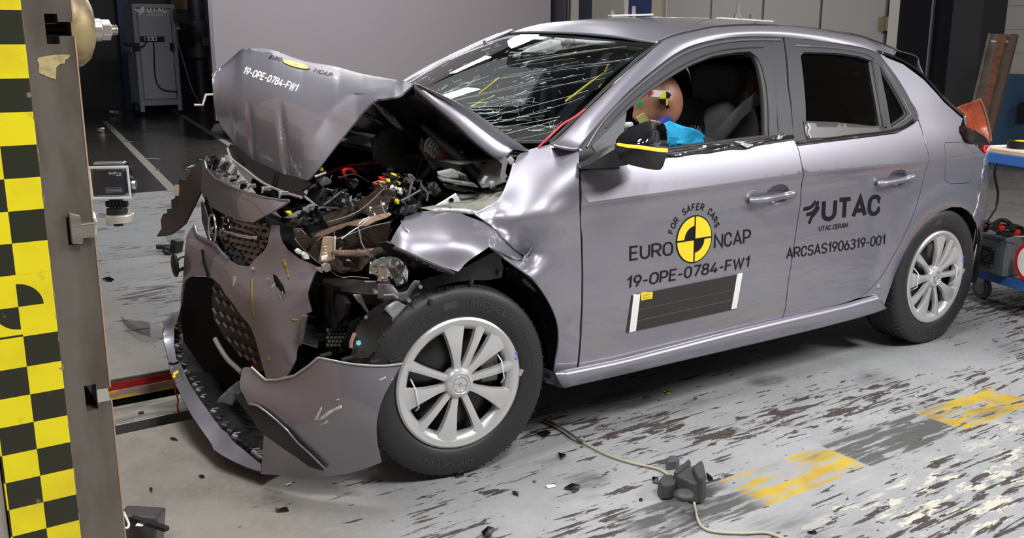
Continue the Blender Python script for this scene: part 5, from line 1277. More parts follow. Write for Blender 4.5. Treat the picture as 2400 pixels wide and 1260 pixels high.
tube('emblem_ring', [grf(510+8.5*math.cos(t), 532+33*math.sin(t)+6*math.cos(t))+Vector((-.024, -.02, 0)) for t in [2*PI*i/32 for i in range(33)]], .0045, CHROME, gr)
tube('emblem_bolt', [grf(501, 535)+Vector((-.024, -.02, 0)), grf(516, 526)+Vector((-.024, -.02, 0)), grf(506, 541)+Vector((-.024, -.02, 0)), grf(523, 545)+Vector((-.024, -.02, 0))], .0045, CHROME, gr)
pxpatch('grille_column', [(476, 470), (484, 480), (500, 540), (520, 585), (512, 590), (492, 560), (478, 515)], lambda x, y: grf(x, y)+Vector((-.012, -.014, 0)), SATIN, gr, 9, .006)
# ---- main bumper skin with the hanging shard
SK = [(458, 524), (463, 548), (470, 557), (480, 560), (493, 565), (504, 572), (513, 582), (522, 594), (534, 606), (557, 620), (583, 624), (603, 602), (618, 588), (627, 572), (632, 545), (636, 527), (653, 527), (653, 548), (660, 568), (672, 585), (700, 606), (725, 616), (747, 626), (735, 645), (727, 667), (722, 685), (723, 702), (730, 730), (712, 738), (708, 765), (704, 797), (698, 815), (695, 830), (694, 842), (684, 862), (671, 883), (640, 885), (623, 884), (617, 862), (604, 815), (597, 790), (588, 768), (580, 756), (562, 735), (550, 717), (537, 700), (528, 690), (516, 668), (503, 655), (494, 649), (483, 647), (460, 646), (445, 649), (436, 655), (430, 666), (426, 690), (423, 718), (424, 690), (429, 650), (432, 600), (437, 553), (447, 535)]
skf = ysurf([(430, 620, .27), (440, 560, .26), (460, 530, .28), (424, 710, .26), (470, 600, .12), (500, 620, -.02), (483, 647, .04), (540, 660, -.20), (560, 630, -.22), (585, 700, -.36), (640, 560, -.37), (645, 530, -.36), (690, 615, -.45), (747, 627, -.52), (725, 690, -.54), (660, 700, -.47), (600, 790, -.38), (650, 800, -.49), (640, 885, -.47), (705, 800, -.53), (560, 730, -.28), (620, 640, -.37)])
sk = pxpatch('bumper_skin', SK, skf, BUMPER, CAR, 9, .004, auto=50)
tube('skin_edge', spline([skf(x, y)+Vector((-.002, -.003, .002)) for x, y in [(456, 530), (463, 550), (480, 561), (504, 573), (520, 592), (536, 608)]], 4), .006, PAINT, sk)
# hole torn in the shard, with its bright edges
pxpatch('tear_hole', [(640, 640), (648, 645), (655, 655), (664, 668), (668, 683), (662, 686), (655, 676), (648, 668), (643, 655)], lambda x, y: skf(x, y)+Vector((-.002, -.003, 0)), DARK, sk, 6, .001)
random.seed(8)
for x, y in ((636, 657), (632, 652), (645, 664), (657, 690), (664, 682)):
    p = skf(x, y)+Vector((-.005, -.006, 0)); MB().tube([p, p+Vector((-.008+random.uniform(-.008, .01), -.012, random.uniform(-.016, .012)))], [.003, .0008], 5).build('torn_sliver', LGREY, sk)
YS = pbr('yellow_scuff', (.26, .20, .05), .6)
for P in ([(658, 610), (668, 606), (672, 618), (680, 650), (676, 655), (668, 630)], [(587, 652), (592, 650), (592, 700), (598, 745), (593, 748), (586, 700)], [(680, 745), (700, 748), (698, 752), (684, 753)], [(622, 838), (632, 836), (634, 846), (625, 848)]):
    pxpatch('paint_scuff', P, lambda x, y: skf(x, y)+Vector((-.0006, -.0008, 0)), YS, sk, 6, .0003)
box('paper_tag', skf(551, 658)+Vector((-.002, -.003, 0)), (.012, .002, .034), pbr('tan_paper', (.45, .36, .26), .7), sk, (0, .1, -.6), 0)
tube('bumper_slot', [skf(476, 585)+Vector((-.003, -.003, 0)), skf(480, 615)+Vector((-.003, -.003, 0)), skf(489, 645)+Vector((-.003, -.003, 0))], .005, DARK, sk)
MB().sphere(skf(594, 629)+Vector((-.004, -.006, 0)), .006).build('plug', LGREY, sk, 60)
# sensor cap dangling on a wire at the left
cp = at(410, 621, y=.30); tube('sensor_wire', spline([at(433, 601, y=.28), at(422, 604, y=.29), at(416, 611, y=.30)], 4), .003, SATIN, CAR)
MB().sphere(cp, (.012, .035, .046)).build('sensor_cap', BLACK, CAR, 60); box('sensor_plug', at(424, 631, y=.30), (.03, .012, .012), BLACK, CAR, (0, -.3, 0))
# ---- lower grille and black cavity
LG = [(503, 657), (516, 670), (528, 692), (550, 719), (565, 738), (582, 760), (590, 775), (600, 800), (606, 822), (618, 866), (590, 845), (560, 830), (525, 790), (500, 745), (496, 700)]
lgf = ysurf([(503, 657, -.02), (500, 740, -.06), (550, 720, -.24), (600, 800, -.36), (615, 866, -.40), (560, 830, -.24)], 0, .03)
lg = pxpatch('lower_grille', LG, lgf, BLACK, CAR, 9, .006)
SLB = pbr('slat_glint', (.17, .165, .155), .35)  # paler slats put the grille's glints into the colour
for r in range(8):
    for c in range(7):
        x = 502+c*17+(r % 2)*8; y = 672+r*25+c*8
        if inpoly((x, y), LG) and inpoly((x+9, y+13), LG): slat(lg, (x, y), (x+8, y+12), lgf, .0042, SLB)
tube('grille_rim', spline([lgf(x, y)+Vector((-.01, -.012, 0)) for x, y in [(508, 790), (520, 812), (538, 838), (558, 857), (570, 868)]], 4), .009, pbr('rim_grey', (.33, .33, .33), .4), lg)
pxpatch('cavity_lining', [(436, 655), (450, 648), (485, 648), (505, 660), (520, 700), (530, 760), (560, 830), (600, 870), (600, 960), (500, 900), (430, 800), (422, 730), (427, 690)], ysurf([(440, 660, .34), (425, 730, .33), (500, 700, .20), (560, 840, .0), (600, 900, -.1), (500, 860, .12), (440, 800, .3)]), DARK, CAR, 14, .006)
# ---- front lip hanging to the floor
LP = [(425, 721), (411, 735), (385, 744), (379, 750), (384, 766), (383, 793), (389, 820), (395, 847), (398, 866), (405, 885), (412, 901), (424, 925), (436, 949), (450, 974), (465, 996), (482, 1020), (496.5, 1041), (500, 1052), (520, 1066), (550, 1082), (570, 1091), (589, 1098), (611, 1104), (612, 1087), (582, 1063), (565, 1049), (550, 1037), (540, 1025), (533, 1015), (519, 1004), (500, 980), (487, 961), (470, 938), (458, 920), (448, 904), (439, 888), (429, 864), (421, 847), (413, 841), (408, 806), (408, 768), (415, 750)]
lpf = ysurf([(380, 750, .46), (384, 770, .45), (384, 793, .43), (397, 860, .25), (412, 901, .12), (436, 949, -.05), (465, 996, -.20), (498, 1045, -.33), (550, 1082, -.45), (611, 1104, -.56), (425, 722, .46), (408, 770, .44), (410, 810, .38), (421, 847, .27), (440, 888, .12), (458, 920, .0), (487, 961, -.13), (519, 1004, -.26), (550, 1037, -.37), (611, 1088, -.53)])
lp = pxpatch('bumper_lip', LP, lpf, BUMPER, CAR, 7, .006, auto=50)
lo = spline([lpf(x, y) for x, y in LP[4:23]], 3)
sheet('lip_underside', [[p for p in lo[::3]], [p+Vector((.05, .03, -.004)) for p in lo[::3]], [p+Vector((.14, .06, .02)) for p in lo[::3]]], BLACK, lp, 3, .003)
pxpatch('target_tape', [(402, 866), (414, 858), (424, 860), (430, 886), (413, 898), (406, 885)], lambda x, y: lpf(x, y)+Vector((-.002, -.002, .001)), pbr('tape_dark', (.10, .09, .075), .5), lp, 6, .001)
for P in ([(407, 874), (419, 866), (421, 872), (409, 880)], [(406, 880), (412, 876), (414, 882), (408, 886)]): pxpatch('tape_yellow', P, lambda x, y: lpf(x, y)+Vector((-.004, -.004, .002)), YEL, lp, 5, .0006)
tube('lip_crack', [lpf(x, y)+Vector((-.002, -.003, .002)) for x, y in [(398, 851), (408, 853), (420, 848)]], .004, DARK, lp)
# undertray (black) and its row of clips
UT = [(425, 722), (416, 750), (409, 770), (409, 806), (414, 841), (440, 888), (459, 920), (488, 961), (520, 1004), (551, 1037), (583, 1063), (613, 1088), (640, 1040), (640, 960), (600, 900), (560, 850), (500, 790), (470, 740)]
utf = ysurf([(425, 722, .50), (409, 790, .46), (440, 888, .15), (488, 961, -.10), (551, 1037, -.34), (613, 1088, -.5), (470, 740, .48), (560, 850, .18), (640, 960, -.25), (520, 900, .12)])
ut = pxpatch('undertray', UT, utf, pbr('undertray_black', (.012, .012, .013), .3, bump=(25, .4, .01)), CAR, 12, .004)
random.seed(21)
for k in range(26):
    t = k/25*9.99; seg = [(412, 775), (413, 810), (420, 841), (445, 888), (464, 920), (493, 961), (525, 1002), (556, 1033), (588, 1058), (606, 1074), (608, 1076)]
    i = int(t); f = t-i; x = seg[i][0]*(1-f)+seg[i+1][0]*f+3; y = seg[i][1]*(1-f)+seg[i+1][1]*f-3; p = utf(x, y)+Vector((-.006, -.008, .006))
    m = MB().box(p, (.018, .012, .010), (0, .3, -.9)).box(p+Vector((.012, .012, .006)), (.022, .004, .004), (0, 0, -.3)); m.build('tray_clip', random.choice([LGREY, GREYP, LGREY, SATIN]), ut)
for k in range(12):     # moulded ribs across the tray
    x0, y0 = 450+k*14, 800+k*20; a, b = utf(x0-10+random.uniform(-8, 8), y0)+Vector((-.003, -.004, .004)), utf(x0+58, y0+random.uniform(6, 14))+Vector((-.003, -.004, .004)); tube('tray_rib', [a, b], .0022, SATIN, ut, 5)
for (a, b, r) in (((493, 860), (533, 908), .005), ((482, 905), (512, 955), .003), ((512, 905), (520, 922), .003)): tube('tray_rod', [utf(*a)+Vector((-.012, -.015, .01)), utf(*b)+Vector((-.012, -.015, .01))], r, GREYP, ut, 6)
pxpatch('torn_bracket', [(537, 910), (560, 892), (575, 905), (555, 930), (545, 950), (530, 947), (508, 942), (516, 930)], lambda x, y: at(x, y, y=-.25), GREYP, ut, 8, .003)
pxpatch('tray_flap', [(548, 925), (566, 915), (600, 985), (605, 1000), (590, 985), (565, 950)], lambda x, y: at(x, y, y=-.36), SATIN, ut, 8, .003)
tube('red_lip_wire', spline([at(x, y, y=.14) for x, y in [(411, 903), (412, 920), (417, 935), (416, 955), (422, 970)]], 4), .003, REDW, CAR)
# ---- near bumper corner
BC = [(568, 864), (573, 859.5), (590, 860), (606, 875), (623, 890), (640, 889), (670, 887), (697, 877), (710, 868), (723, 857), (734, 846), (745, 838), (780, 845), (817, 852), (850, 855.5), (883, 857), (915, 856), (943, 852), (933, 868), (923, 887), (912, 904), (903, 921), (893, 945), (887, 967), (883, 988), (882, 1007), (883, 1028), (885, 1047), (893, 1083), (870, 1093), (850, 1100), (818, 1109), (783, 1115), (750, 1119), (717, 1120.5), (680, 1118), (650, 1113), (612, 1110), (614, 1075), (617, 1040), (618, 1020), (610, 1006), (603, 990), (592, 965), (582, 948), (570, 923), (563, 912), (562, 893)]
bcf = ysurf([(943, 852, -.895), (893, 1083, -.90), (887, 967, -.90), (745, 838, -.765), (745, 960, -.795), (740, 1119, -.745), (650, 1113, -.63), (612, 1110, -.575), (568, 864, -.53), (563, 905, -.555), (592, 965, -.60), (617, 1030, -.595), (650, 900, -.65), (665, 1000, -.71), (820, 860, -.835), (820, 980, -.855), (820, 1106, -.825)])
bc = pxpatch('bumper_corner', BC, bcf, BUMPER, CAR, 10, .004, auto=60)
FN = [(580, 957), (590, 943), (607, 947), (628, 962), (650, 980), (675, 1003), (700, 1033), (730, 1060), (767, 1097), (757, 1098.5), (742, 1095), (727, 1090), (700, 1070), (670, 1050), (645, 1032), (617, 1013), (605, 1000), (597, 983), (588, 970)]
fnf = lambda x, y: bcf(x, y)+Vector((-.006, -.008, 0))
fin = pxpatch('bumper_fin', FN, fnf, SATIN, bc, 8, .004)
tube('fin_edge', [fnf(x, y)+Vector((-.002, -.003, .001)) for x, y in FN[1:9]], .003, PAINT, bc)
tube('top_flange', spline([bcf(x, y)+Vector((0, -.002, .001)) for x, y in [(745, 838), (780, 845), (817, 852), (850, 855.5), (883, 857), (915, 856), (943, 852)]], 3), .0035, pbr('flange_light', (.42, .42, .45), .3, .5), bc)
tube('left_flange', [bcf(x, y)+Vector((-.002, -.004, .001)) for x, y in [(590, 860), (606, 875), (623, 890), (650, 889), (690, 880), (723, 857), (745, 838)]], .004, pbr('flange_light', (.42, .42, .45), .3, .5), bc)
for x, y in ((765, 836), (815, 845), (882, 852), (925, 850)):
    p = bcf(x, y+4)+Vector((.01, .03, .012)); MB().box(p+Vector((-.004, -.012, -.006)), (.036, .014, .010), (0, -.06, .1)).build('clip', BLACK, bc, bevel=.002)
SCR = pbr('bare_scrape', (.50, .49, .46), .5)
for P in ([(735, 985), (753, 952), (755, 956), (742, 986)], [(742, 985), (770, 962), (800, 948), (802, 955), (780, 966), (755, 984)], [(738, 1000), (760, 990), (770, 984), (764, 992)], [(886, 890), (904, 881), (905, 884), (890, 892)], [(784, 940), (790, 934), (797, 935)], [(915, 890), (922, 884), (918, 892)]):
    pxpatch('scrape', P, lambda x, y: bcf(x, y)+Vector((-.0006, -.0012, 0)), SCR, bc, 6, .0003)
# ---- black flap on the far side and clear splinters
FL = [(476.6, 379), (459, 384.6), (449, 395), (442, 408), (436, 422), (428, 420), (420, 418), (419, 430), (411.6, 432), (410.5, 463), (401, 469), (402, 488), (391, 490), (392, 499), (382, 501), (376.5, 515.6), (378.6, 535), (367, 553), (385, 552), (399, 549), (420, 535), (434, 523), (453, 486), (471, 448.5)]
flf = ysurf([(476, 379, .50), (470, 448, .46), (449, 395, .58), (411, 440, .72), (380, 515, .78), (367, 553, .76), (420, 535, .62), (430, 460, .64)])
fl = pxpatch('wheelhouse_flap', FL, flf, pbr('flap_brown_black', (.030, .024, .022), .55), CAR, 9, .004)
box('flap_tag', flf(417, 445)+Vector((-.004, -.006, 0)), (.02, .003, .045), pbr('tan_paper', (.45, .36, .26), .7), fl, (0, .12, -.5), 0)
for P in ([(417, 381), (440, 380), (462, 379), (470, 383), (448, 392), (432, 396)], [(427, 397), (448, 394), (445, 402), (436, 403)], [(455, 372), (480, 367), (484, 372), (462, 379)]): pxpatch('lens_splinter', P, lambda x, y: at(x, y, y=.62), CLEARP, fl, 8, .002)
# ---- crumpled near fender: upright rear part and thrown-out front part
FE = [(1366, 339), (1330, 337), (1294, 337), (1258, 345), (1222, 356), (1212, 368), (1205, 384), (1199, 404), (1193, 424), (1184, 446), (1173, 467), (1145, 486), (1113, 503), (1131, 513), (1150, 526), (1165, 540), (1180, 557), (1193, 570), (1205, 583), (1228, 598), (1226, 612), (1215, 611), (1206, 605),
      (1190, 596), (1176, 590), (1160, 583), (1150, 578), (1166, 590), (1182, 604), (1205, 620), (1227, 635.5), (1246, 650), (1262, 667), (1279, 690), (1293, 716), (1303, 738), (1309, 760), (1311, 784), (1311, 804), (1308, 826), (1304, 844), (1300, 869), (1325, 868), (1352, 863), (1358, 800), (1362, 720), (1363, 640), (1361, 560), (1358, 487), (1357, 420), (1357, 372), (1359, 352)]
Sy = lambda px, py: side(px, py).y
FA = [(1366, 339, -.80), (1294, 337, -.735), (1222, 356, -.70), (1205, 384, -.72), (1193, 424, -.745), (1173, 467, -.760), (1113, 503, -.755), (1362, 390, -.845), (1300, 385, -.80), (1250, 390, -.765), (1358, 440, -.868), (1300, 445, -.855), (1245, 450, -.825),
      (1358, 487, -.872), (1290, 505, -.885), (1220, 510, -.850), (1160, 503, -.80), (1361, 560, -.860), (1300, 568, -.868), (1245, 575, -.840), (1228, 600, -.812), (1200, 560, -.835), (1165, 540, -.815), (1363, 640, -.858), (1362, 720, -.858), (1358, 800, -.853), (1352, 863, -.845),
      (1300, 869, -.845), (1311, 800, -.872), (1309, 760, -.876), (1293, 716, -.88), (1262, 667, -.884), (1227, 635, -.882), (1182, 604, -.88), (1150, 578, -.90), (1300, 640, -.872), (1330, 760, -.862), (1255, 612, -.860)]
fef = ysurf(FA)
fen = pxpatch('fender', FE, fef, PAINT, CAR, 8, .003, auto=28)
FF = [(986.5, 495), (1010, 494), (1040, 496), (1078, 499), (1100, 508), (1125, 517), (1149, 525), (1148, 545), (1147, 560), (1146, 578), (1130, 589), (1112, 601), (1098, 611), (1088, 620), (1080, 630), (1074, 636), (1058, 631), (1040, 626), (1018, 619), (998, 611), (975, 600), (950, 588), (931, 578), (922, 572), (915, 567), (920, 556), (930, 538), (943, 519), (951, 507), (970, 500)]
FFA = [(951, 507, -.70), (938, 545, -.775), (931, 578, -.80), (915, 567, -.765), (1000, 494, -.70), (998, 550, -.815), (998, 611, -.858), (1060, 497, -.735), (1060, 560, -.862), (1060, 632, -.893), (1110, 512, -.765), (1110, 556, -.868), (1100, 610, -.905), (1149, 525, -.79), (1148, 552, -.855), (1146, 578, -.90)]
fff = ysurf(FFA)
pxpatch('fender_front', FF, fff, PAINT, CAR, 8, .003, auto=30)
# folded ridge sheet that joins the two halves
pxpatch('fender_fold', [(1149, 525), (1165, 540), (1180, 557), (1193, 570), (1210, 588), (1228, 598), (1226, 612), (1206, 607), (1180, 593), (1160, 584), (1146, 578), (1147, 555)], ysurf([(1149, 525, -.785), (1146, 578, -.90), (1180, 557, -.83), (1228, 600, -.80), (1226, 612, -.82), (1180, 592, -.885), (1160, 560, -.87)], .4), PAINT, fen, 7, .003, auto=30)
tube('fender_tear', [fef(x, y)+Vector((-.002, -.004, 0)) for x, y in [(1222, 610), (1230, 603), (1240, 590), (1250, 573)]], [.002, .004, .003, .001], pbr('bare_edge', (.6, .6, .62), .25, .8), fen, 6)
tube('fender_flange', spline([fef(x, y)+Vector((.002, .004, 0)) for x, y in [(1205, 384), (1193, 424), (1173, 467), (1145, 486), (1113, 503)]], 4), .005, pbr('flange_light', (.42, .42, .45), .3, .5), fen)
tube('arch_flange', spline([fef(x, y)+Vector((0, .004, 0)) for x, y in [(1182, 604), (1227, 635.5), (1262, 667), (1293, 716), (1309, 760), (1311, 804), (1304, 844), (1300, 869)]], 3), .004, PAINT, fen)
tube('corner_flash', spline([fff(x, y)+Vector((-.003, -.006, 0)) for x, y in [(941, 517), (944, 525), (950, 536), (958, 541)]], 3), .003, pbr('bare_edge', (.6, .6, .62), .25, .8), fen)
# black rail with clips under the fender front
pxpatch('fender_rail', [(884, 571), (905, 567), (925, 575), (960, 592), (998, 611), (1040, 630), (1062, 641), (1055, 645), (1010, 630), (960, 610), (925, 605), (905, 590)], ysurf([(884, 571, -.72), (1060, 642, -.885), (960, 600, -.80), (925, 605, -.74)]), BLACK, CAR, 8, .006)
for k in range(7):
    x = 932+k*17; y = 583+k*8.2; p = at(x, y, y=-.80-.013*k); box('rail_clip', p, (.026, .01, .008), CHROME if k < 4 else GREYP, CAR, (0, .35, 0), .001)
tube('rail_rod', [at(925, 580, y=-.80), at(1000, 614, y=-.875), at(1064, 641, y=-.895)], .006, SATIN, CAR)
# inner arch over the front wheel
liner(fx_, .32, .375, 8, 108, -.80, -.42, 'wheel_arch_liner')
pxpatch('arch_lip', [(968, 668), (1000, 652), (1040, 640), (1090, 625), (1140, 600), (1160, 590), (1172, 597), (1180, 625), (1176, 650), (1150, 655), (1110, 656), (1070, 660), (1030, 670), (1000, 684), (965, 704), (940, 725), (935, 712), (950, 690)], ysurf([(968, 668, -.76), (935, 715, -.76), (1090, 625, -.84), (1160, 590, -.86), (1178, 650, -.84), (1070, 660, -.84), (1000, 684, -.80)]), BLACK, CAR, 9, .005)
for x, y in ((1008, 706), (1104, 660), (1170, 640)): box('liner_clip', at(x, y, y=-.85), (.012, .012, .014), SATIN, CAR, (.2, .3, .2), .002)
pxpatch('strut_bracket', [(1222, 655), (1236, 645), (1258, 668), (1256, 685), (1240, 672)], lambda x, y: at(x, y, y=-.80), GREYP, CAR, 8, .006)
pxpatch('arch_panel', [(1185, 630), (1230, 645), (1262, 672), (1292, 722), (1306, 770), (1306, 830), (1296, 872), (1282, 868), (1280, 800), (1262, 735), (1225, 680), (1190, 655)], ysurf([(1185, 630, -.80), (1292, 722, -.82), (1296, 872, -.80), (1262, 735, -.76), (1190, 655, -.74)]), BLACK, CAR, 10, .006)
# ---- headlamp wreck
BRN = pbr('lamp_reflector_brown', (.060, .045, .036), .16, .3, 1., .05)
def Y(v): return lambda x, y: at(x, y, y=v)
pxpatch('headlamp', [(688, 540), (703, 536), (716, 548), (730, 560), (742, 564), (756, 553), (783, 541), (786, 558), (800, 556), (830, 545), (870, 530), (916, 520), (910, 560), (903, 578), (870, 585), (820, 586), (790, 590), (770, 600), (760, 612), (742, 612), (722, 594), (704, 575), (692, 560)], ysurf([(690, 540, -.46), (742, 600, -.56), (800, 560, -.60), (910, 560, -.70), (830, 545, -.63), (740, 565, -.60)]), SMOKEP, CAR, 8, .005)
hl = [o for o in CAR.children if o.name.startswith('headlamp')][0]
pxpatch('lamp_body', [(690, 545), (720, 556), (756, 556), (800, 558), (870, 532), (918, 522), (912, 580), (860, 600), (800, 640), (760, 625), (720, 600), (696, 575)], ysurf([(690, 545, -.40), (918, 522, -.62), (800, 640, -.52), (912, 580, -.62)]), pbr('lamp_body_dark', (.035, .028, .024), .3), hl, 9, .006)
pxpatch('lamp_housing', [(755, 506), (790, 492), (830, 476), (862, 458), (895, 432), (912, 428), (930, 444), (918, 462), (905, 498), (870, 509), (850, 498), (830, 506), (800, 520), (770, 530), (760, 515)], ysurf([(755, 506, -.42), (830, 500, -.50), (905, 498, -.62), (912, 430, -.56), (862, 458, -.48), (780, 525, -.50), (860, 480, -.58)]), BRN, hl, 8, .005)
pxpatch('lamp_trim', [(738, 556), (742, 546), (775, 532), (800, 524), (850, 512), (890, 502), (912, 497), (918, 502), (905, 510), (880, 518), (858, 530), (840, 530), (815, 527), (800, 535), (784, 540), (770, 548), (756, 552)], ysurf([(738, 556, -.52), (800, 530, -.60), (915, 500, -.69), (850, 520, -.66)]), pbr('lamp_trim_tan', (.23, .15, .11), .3, .2, .6), hl, 7, .004)
pxpatch('lamp_lower', [(775, 586), (820, 584), (880, 580), (905, 577), (890, 590), (872, 605), (858, 620), (846, 633), (834, 636), (815, 636), (800, 640), (788, 628), (775, 618)], ysurf([(775, 586, -.58), (905, 577, -.70), (840, 636, -.66), (790, 630, -.60)]), BRN, hl, 8, .004)
pxpatch('lamp_lens_plate', [(783, 600), (842, 602), (844, 610), (836, 634), (800, 638), (790, 620)], Y(-.665), SMOKEP, hl, 8, .003)
pxpatch('lamp_seat', [(780, 585), (845, 587), (900, 577), (885, 590), (845, 605), (843, 601), (785, 598)], Y(-.675), pbr('lamp_trim_tan', (.23, .15, .11), .3, .2, .6), hl, 8, .003)
cb_ = pxpatch('label_board', [(758, 556), (768, 553), (784, 555), (781, 608), (770, 613), (748, 616), (750, 600)], Y(-.665), pbr('board_tan', (.30, .22, .14), .4), hl, 8, .003)
pxpatch('board_edge', [(784, 555), (788, 553), (785, 606), (781, 610)], Y(-.668), pbr('board_edge_light', (.45, .45, .45), .3), hl, 8, .004)
pxpatch('board_sticker', [(754, 599), (768, 596), (766, 608), (752, 613)], Y(-.672), WHITE, hl, 8, .0006)
for (x, y, w_) in ((758, 577, 8), (761, 584, 3), (757, 592, 9), (763, 592, 4)): pxpatch('board_print', [(x, y), (x+w_, y-1), (x+w_, y+1.2), (x, y+2.2)], Y(-.672), WHITE, hl, 8, .0004)
for k, P in enumerate(([(756, 622), (764, 616), (772, 618), (777, 626), (774, 634), (765, 638), (758, 632)], [(692, 588), (700, 582), (708, 587), (706, 597), (698, 595)], [(706, 596), (714, 590), (722, 596), (726, 606), (716, 608)], [(744, 628), (752, 626), (758, 634), (756, 640), (748, 636)])): pxpatch('white_mount', P, Y(-.60-.03*(k == 0)-.0*(k)), pbr('mount_white', (.62, .61, .57), .4), hl, 5, .012)
for pts in ([(689, 539), (703, 536), (716, 548), (730, 560), (742, 564), (756, 553), (770, 546), (783, 541)], [(742, 613), (760, 622), (775, 634), (790, 645), (805, 650), (825, 648), (850, 650), (866, 652)], [(690, 558), (704, 575), (722, 594), (742, 612)], [(783, 541), (786, 558), (800, 556), (830, 545), (870, 530), (916, 520)]):
    tube('lens_rim', spline([at(x, y, y=float(np.interp(x, [690, 742, 916], [-.475, -.60, -.715]))) for x, y in pts], 4), .0015, pbr('lens_edge', (.20, .19, .19), .25), hl, 6)
tube('lamp_streak', spline([at(x, y, y=-.615) for x, y in [(770, 520), (820, 505), (850, 488), (880, 462), (905, 437)]], 4), [.0022]*17, pbr('streak_olive', (.09, .085, .05), .4), hl, 6)
# chrome reflector crumple
CHB = pbr('crumpled_chrome', (.70, .69, .67), .14, .95)
random.seed(5)
def crumple(name, O, y, mat, par, amp=.03, step=7, sd=1, soft=False):
    rs = random.Random(sd); x0 = min(p[0] for p in O); x1 = max(p[0] for p in O); y0 = min(p[1] for p in O); y1 = max(p[1] for p in O)
    an = [(rs.uniform(x0, x1), rs.uniform(y0, y1), y+rs.uniform(-amp, amp)) for _ in range(22)]+[(x0-5, y0-5, y), (x1+5, y0-5, y), (x0-5, y1+5, y), (x1+5, y1+5, y)]
    if soft: return pxpatch(name, O, ysurf([(a, b, c) for a, b, c in an[::2]], .35), mat, par, step, .002, auto=50)
    h = lin(an); return pxpatch(name, O, lambda px, py: at(px, py, y=h(px, py)), mat, par, step, .002, auto=12)
crumple('reflector_crumple', [(868, 614), (890, 604), (915, 600), (932, 604), (952, 620), (957, 634), (955, 662), (932, 672), (905, 665), (880, 660), (886, 648), (866, 640)], -.79, CHB, hl, .035)
crumple('reflector_crumple', [(868, 590), (900, 584), (915, 592), (920, 598), (900, 605), (884, 612), (868, 618), (862, 606)], -.71, CLEARP, hl, .03, 6, 3)
crumple('lamp_debris', [(895, 440), (915, 430), (932, 440), (942, 452), (936, 462), (930, 480), (915, 500), (900, 480), (905, 460)], -.60, CLEARP, hl, .03, 6, 4)
for k, (x, y) in enumerate(((884, 440), (922, 440), (930, 452), (938, 448), (880, 436))): box('lamp_chip', at(x, y, y=-.60), (.02, .015, .018), WHITE if k % 2 else CLEARP, hl, (k, k*.7, .3), .002)
WIRE = pbr('thin_wire', (.42, .42, .44), .35, .6)
for pts in ([(866, 508), (852, 516), (840, 528), (843, 548), (848, 570), (860, 588), (880, 606), (900, 618)], [(865, 510), (850, 525), (820, 545), (800, 560)], [(892, 470), (898, 490), (908, 505)], [(838, 585), (852, 590), (870, 602)]): tube('loose_wire', spline([at(x, y, y=-.70) for x, y in pts], 4), .0022, WIRE, hl, 5)
# ---- crash beam, bracket, liner in front of the wheel
BMN = pbr('crash_beam', (.050, .044, .040), .42, .2)
pxpatch('crash_beam', [(740, 640), (765, 640), (800, 652), (855, 656), (884, 658), (884, 690), (860, 690), (842, 688), (815, 684), (788, 680), (770, 672), (755, 660)], ysurf([(740, 640, -.40), (884, 670, -.66), (800, 660, -.52)]), BMN, CAR, 9, .05)
tube('beam_edge', [at(855, 660, y=-.66), at(882, 660, y=-.68)], .003, LGREY, CAR)
pxpatch('beam_bracket', [(885, 664), (905, 665), (922, 670), (929, 678), (935, 686), (946, 686), (956, 682), (962, 670), (972, 658), (984, 658), (984, 664), (972, 676), (962, 690), (956, 702), (954, 709), (942, 708), (930, 700), (918, 706), (908, 708), (895, 702), (884, 699)], ysurf([(885, 664, -.76), (984, 660, -.83), (930, 690, -.82), (908, 708, -.78), (945, 690, -.80)], .3), pbr('bracket_grey', (.23, .23, .255), .42, .35), CAR, 8, .004)
tube('bracket_crease', [at(900, 692, y=-.80), at(922, 690, y=-.82), at(932, 698, y=-.82)], .004, pbr('bracket_grey', (.23, .23, .255), .42, .35), CAR)
for x, y in ((954, 700), (981, 668), (876, 680)): MB().cyl(at(x, y, y=-.80), at(x+5, y+4, y=-.845), .006, 8).build('bolt', BRIGHT, CAR)
pxpatch('liner_panel', [(901, 724), (912, 714), (930, 704), (954, 716), (948, 736), (942, 753), (930, 762), (917, 769), (920, 745)], Y(-.815), pbr('liner_panel_grey', (.26, .27, .30), .45, .3), CAR, 9, .005)
lf = pxpatch('liner_front', [(862, 732), (880, 718), (898, 708), (905, 720), (914, 735), (918, 750), (914, 780), (905, 795), (890, 810), (862, 838), (846, 840), (822, 838), (828, 800), (834, 770), (846, 750)], ysurf([(862, 732, -.77), (918, 750, -.82), (830, 820, -.78), (890, 810, -.82), (846, 750, -.75)]), BLACK, CAR, 9, .006)
MB().cyl(at(840.5, 803, y=-.80), at(840.5, 803, y=-.81), .0075, 16).build('blue_dot', pbr('dot_blue', (.18, .60, .85), .4), lf)
MB().cyl(at(858, 743, y=-.76), at(858, 743, y=-.772), .006, 10).build('liner_bolt', BRIGHT, lf); MB().cyl(at(905, 721, y=-.785), at(905, 721, y=-.797), .007, 10).build('liner_bolt', BRIGHT, lf)
pxpatch('liner_side', [(885, 815), (905, 795), (918, 770), (942, 753), (930, 790), (915, 820), (900, 840), (880, 852)], Y(-.79), BLACK, CAR, 9, .005)
pxpatch('torn_steel', [(828, 690), (846, 690), (856, 712), (866, 733), (862, 735), (852, 722), (847, 714), (840, 708)], Y(-.70), pbr('torn_steel', (.55, .52, .47), .35, .6), CAR, 6, .004)
tube('copper_strip', spline([at(x, y, y=-.77) for x, y in [(832, 780), (827, 790), (823, 802), (822, 814)]], 3), .006, pbr('copper_tan', (.35, .22, .17), .4), CAR)
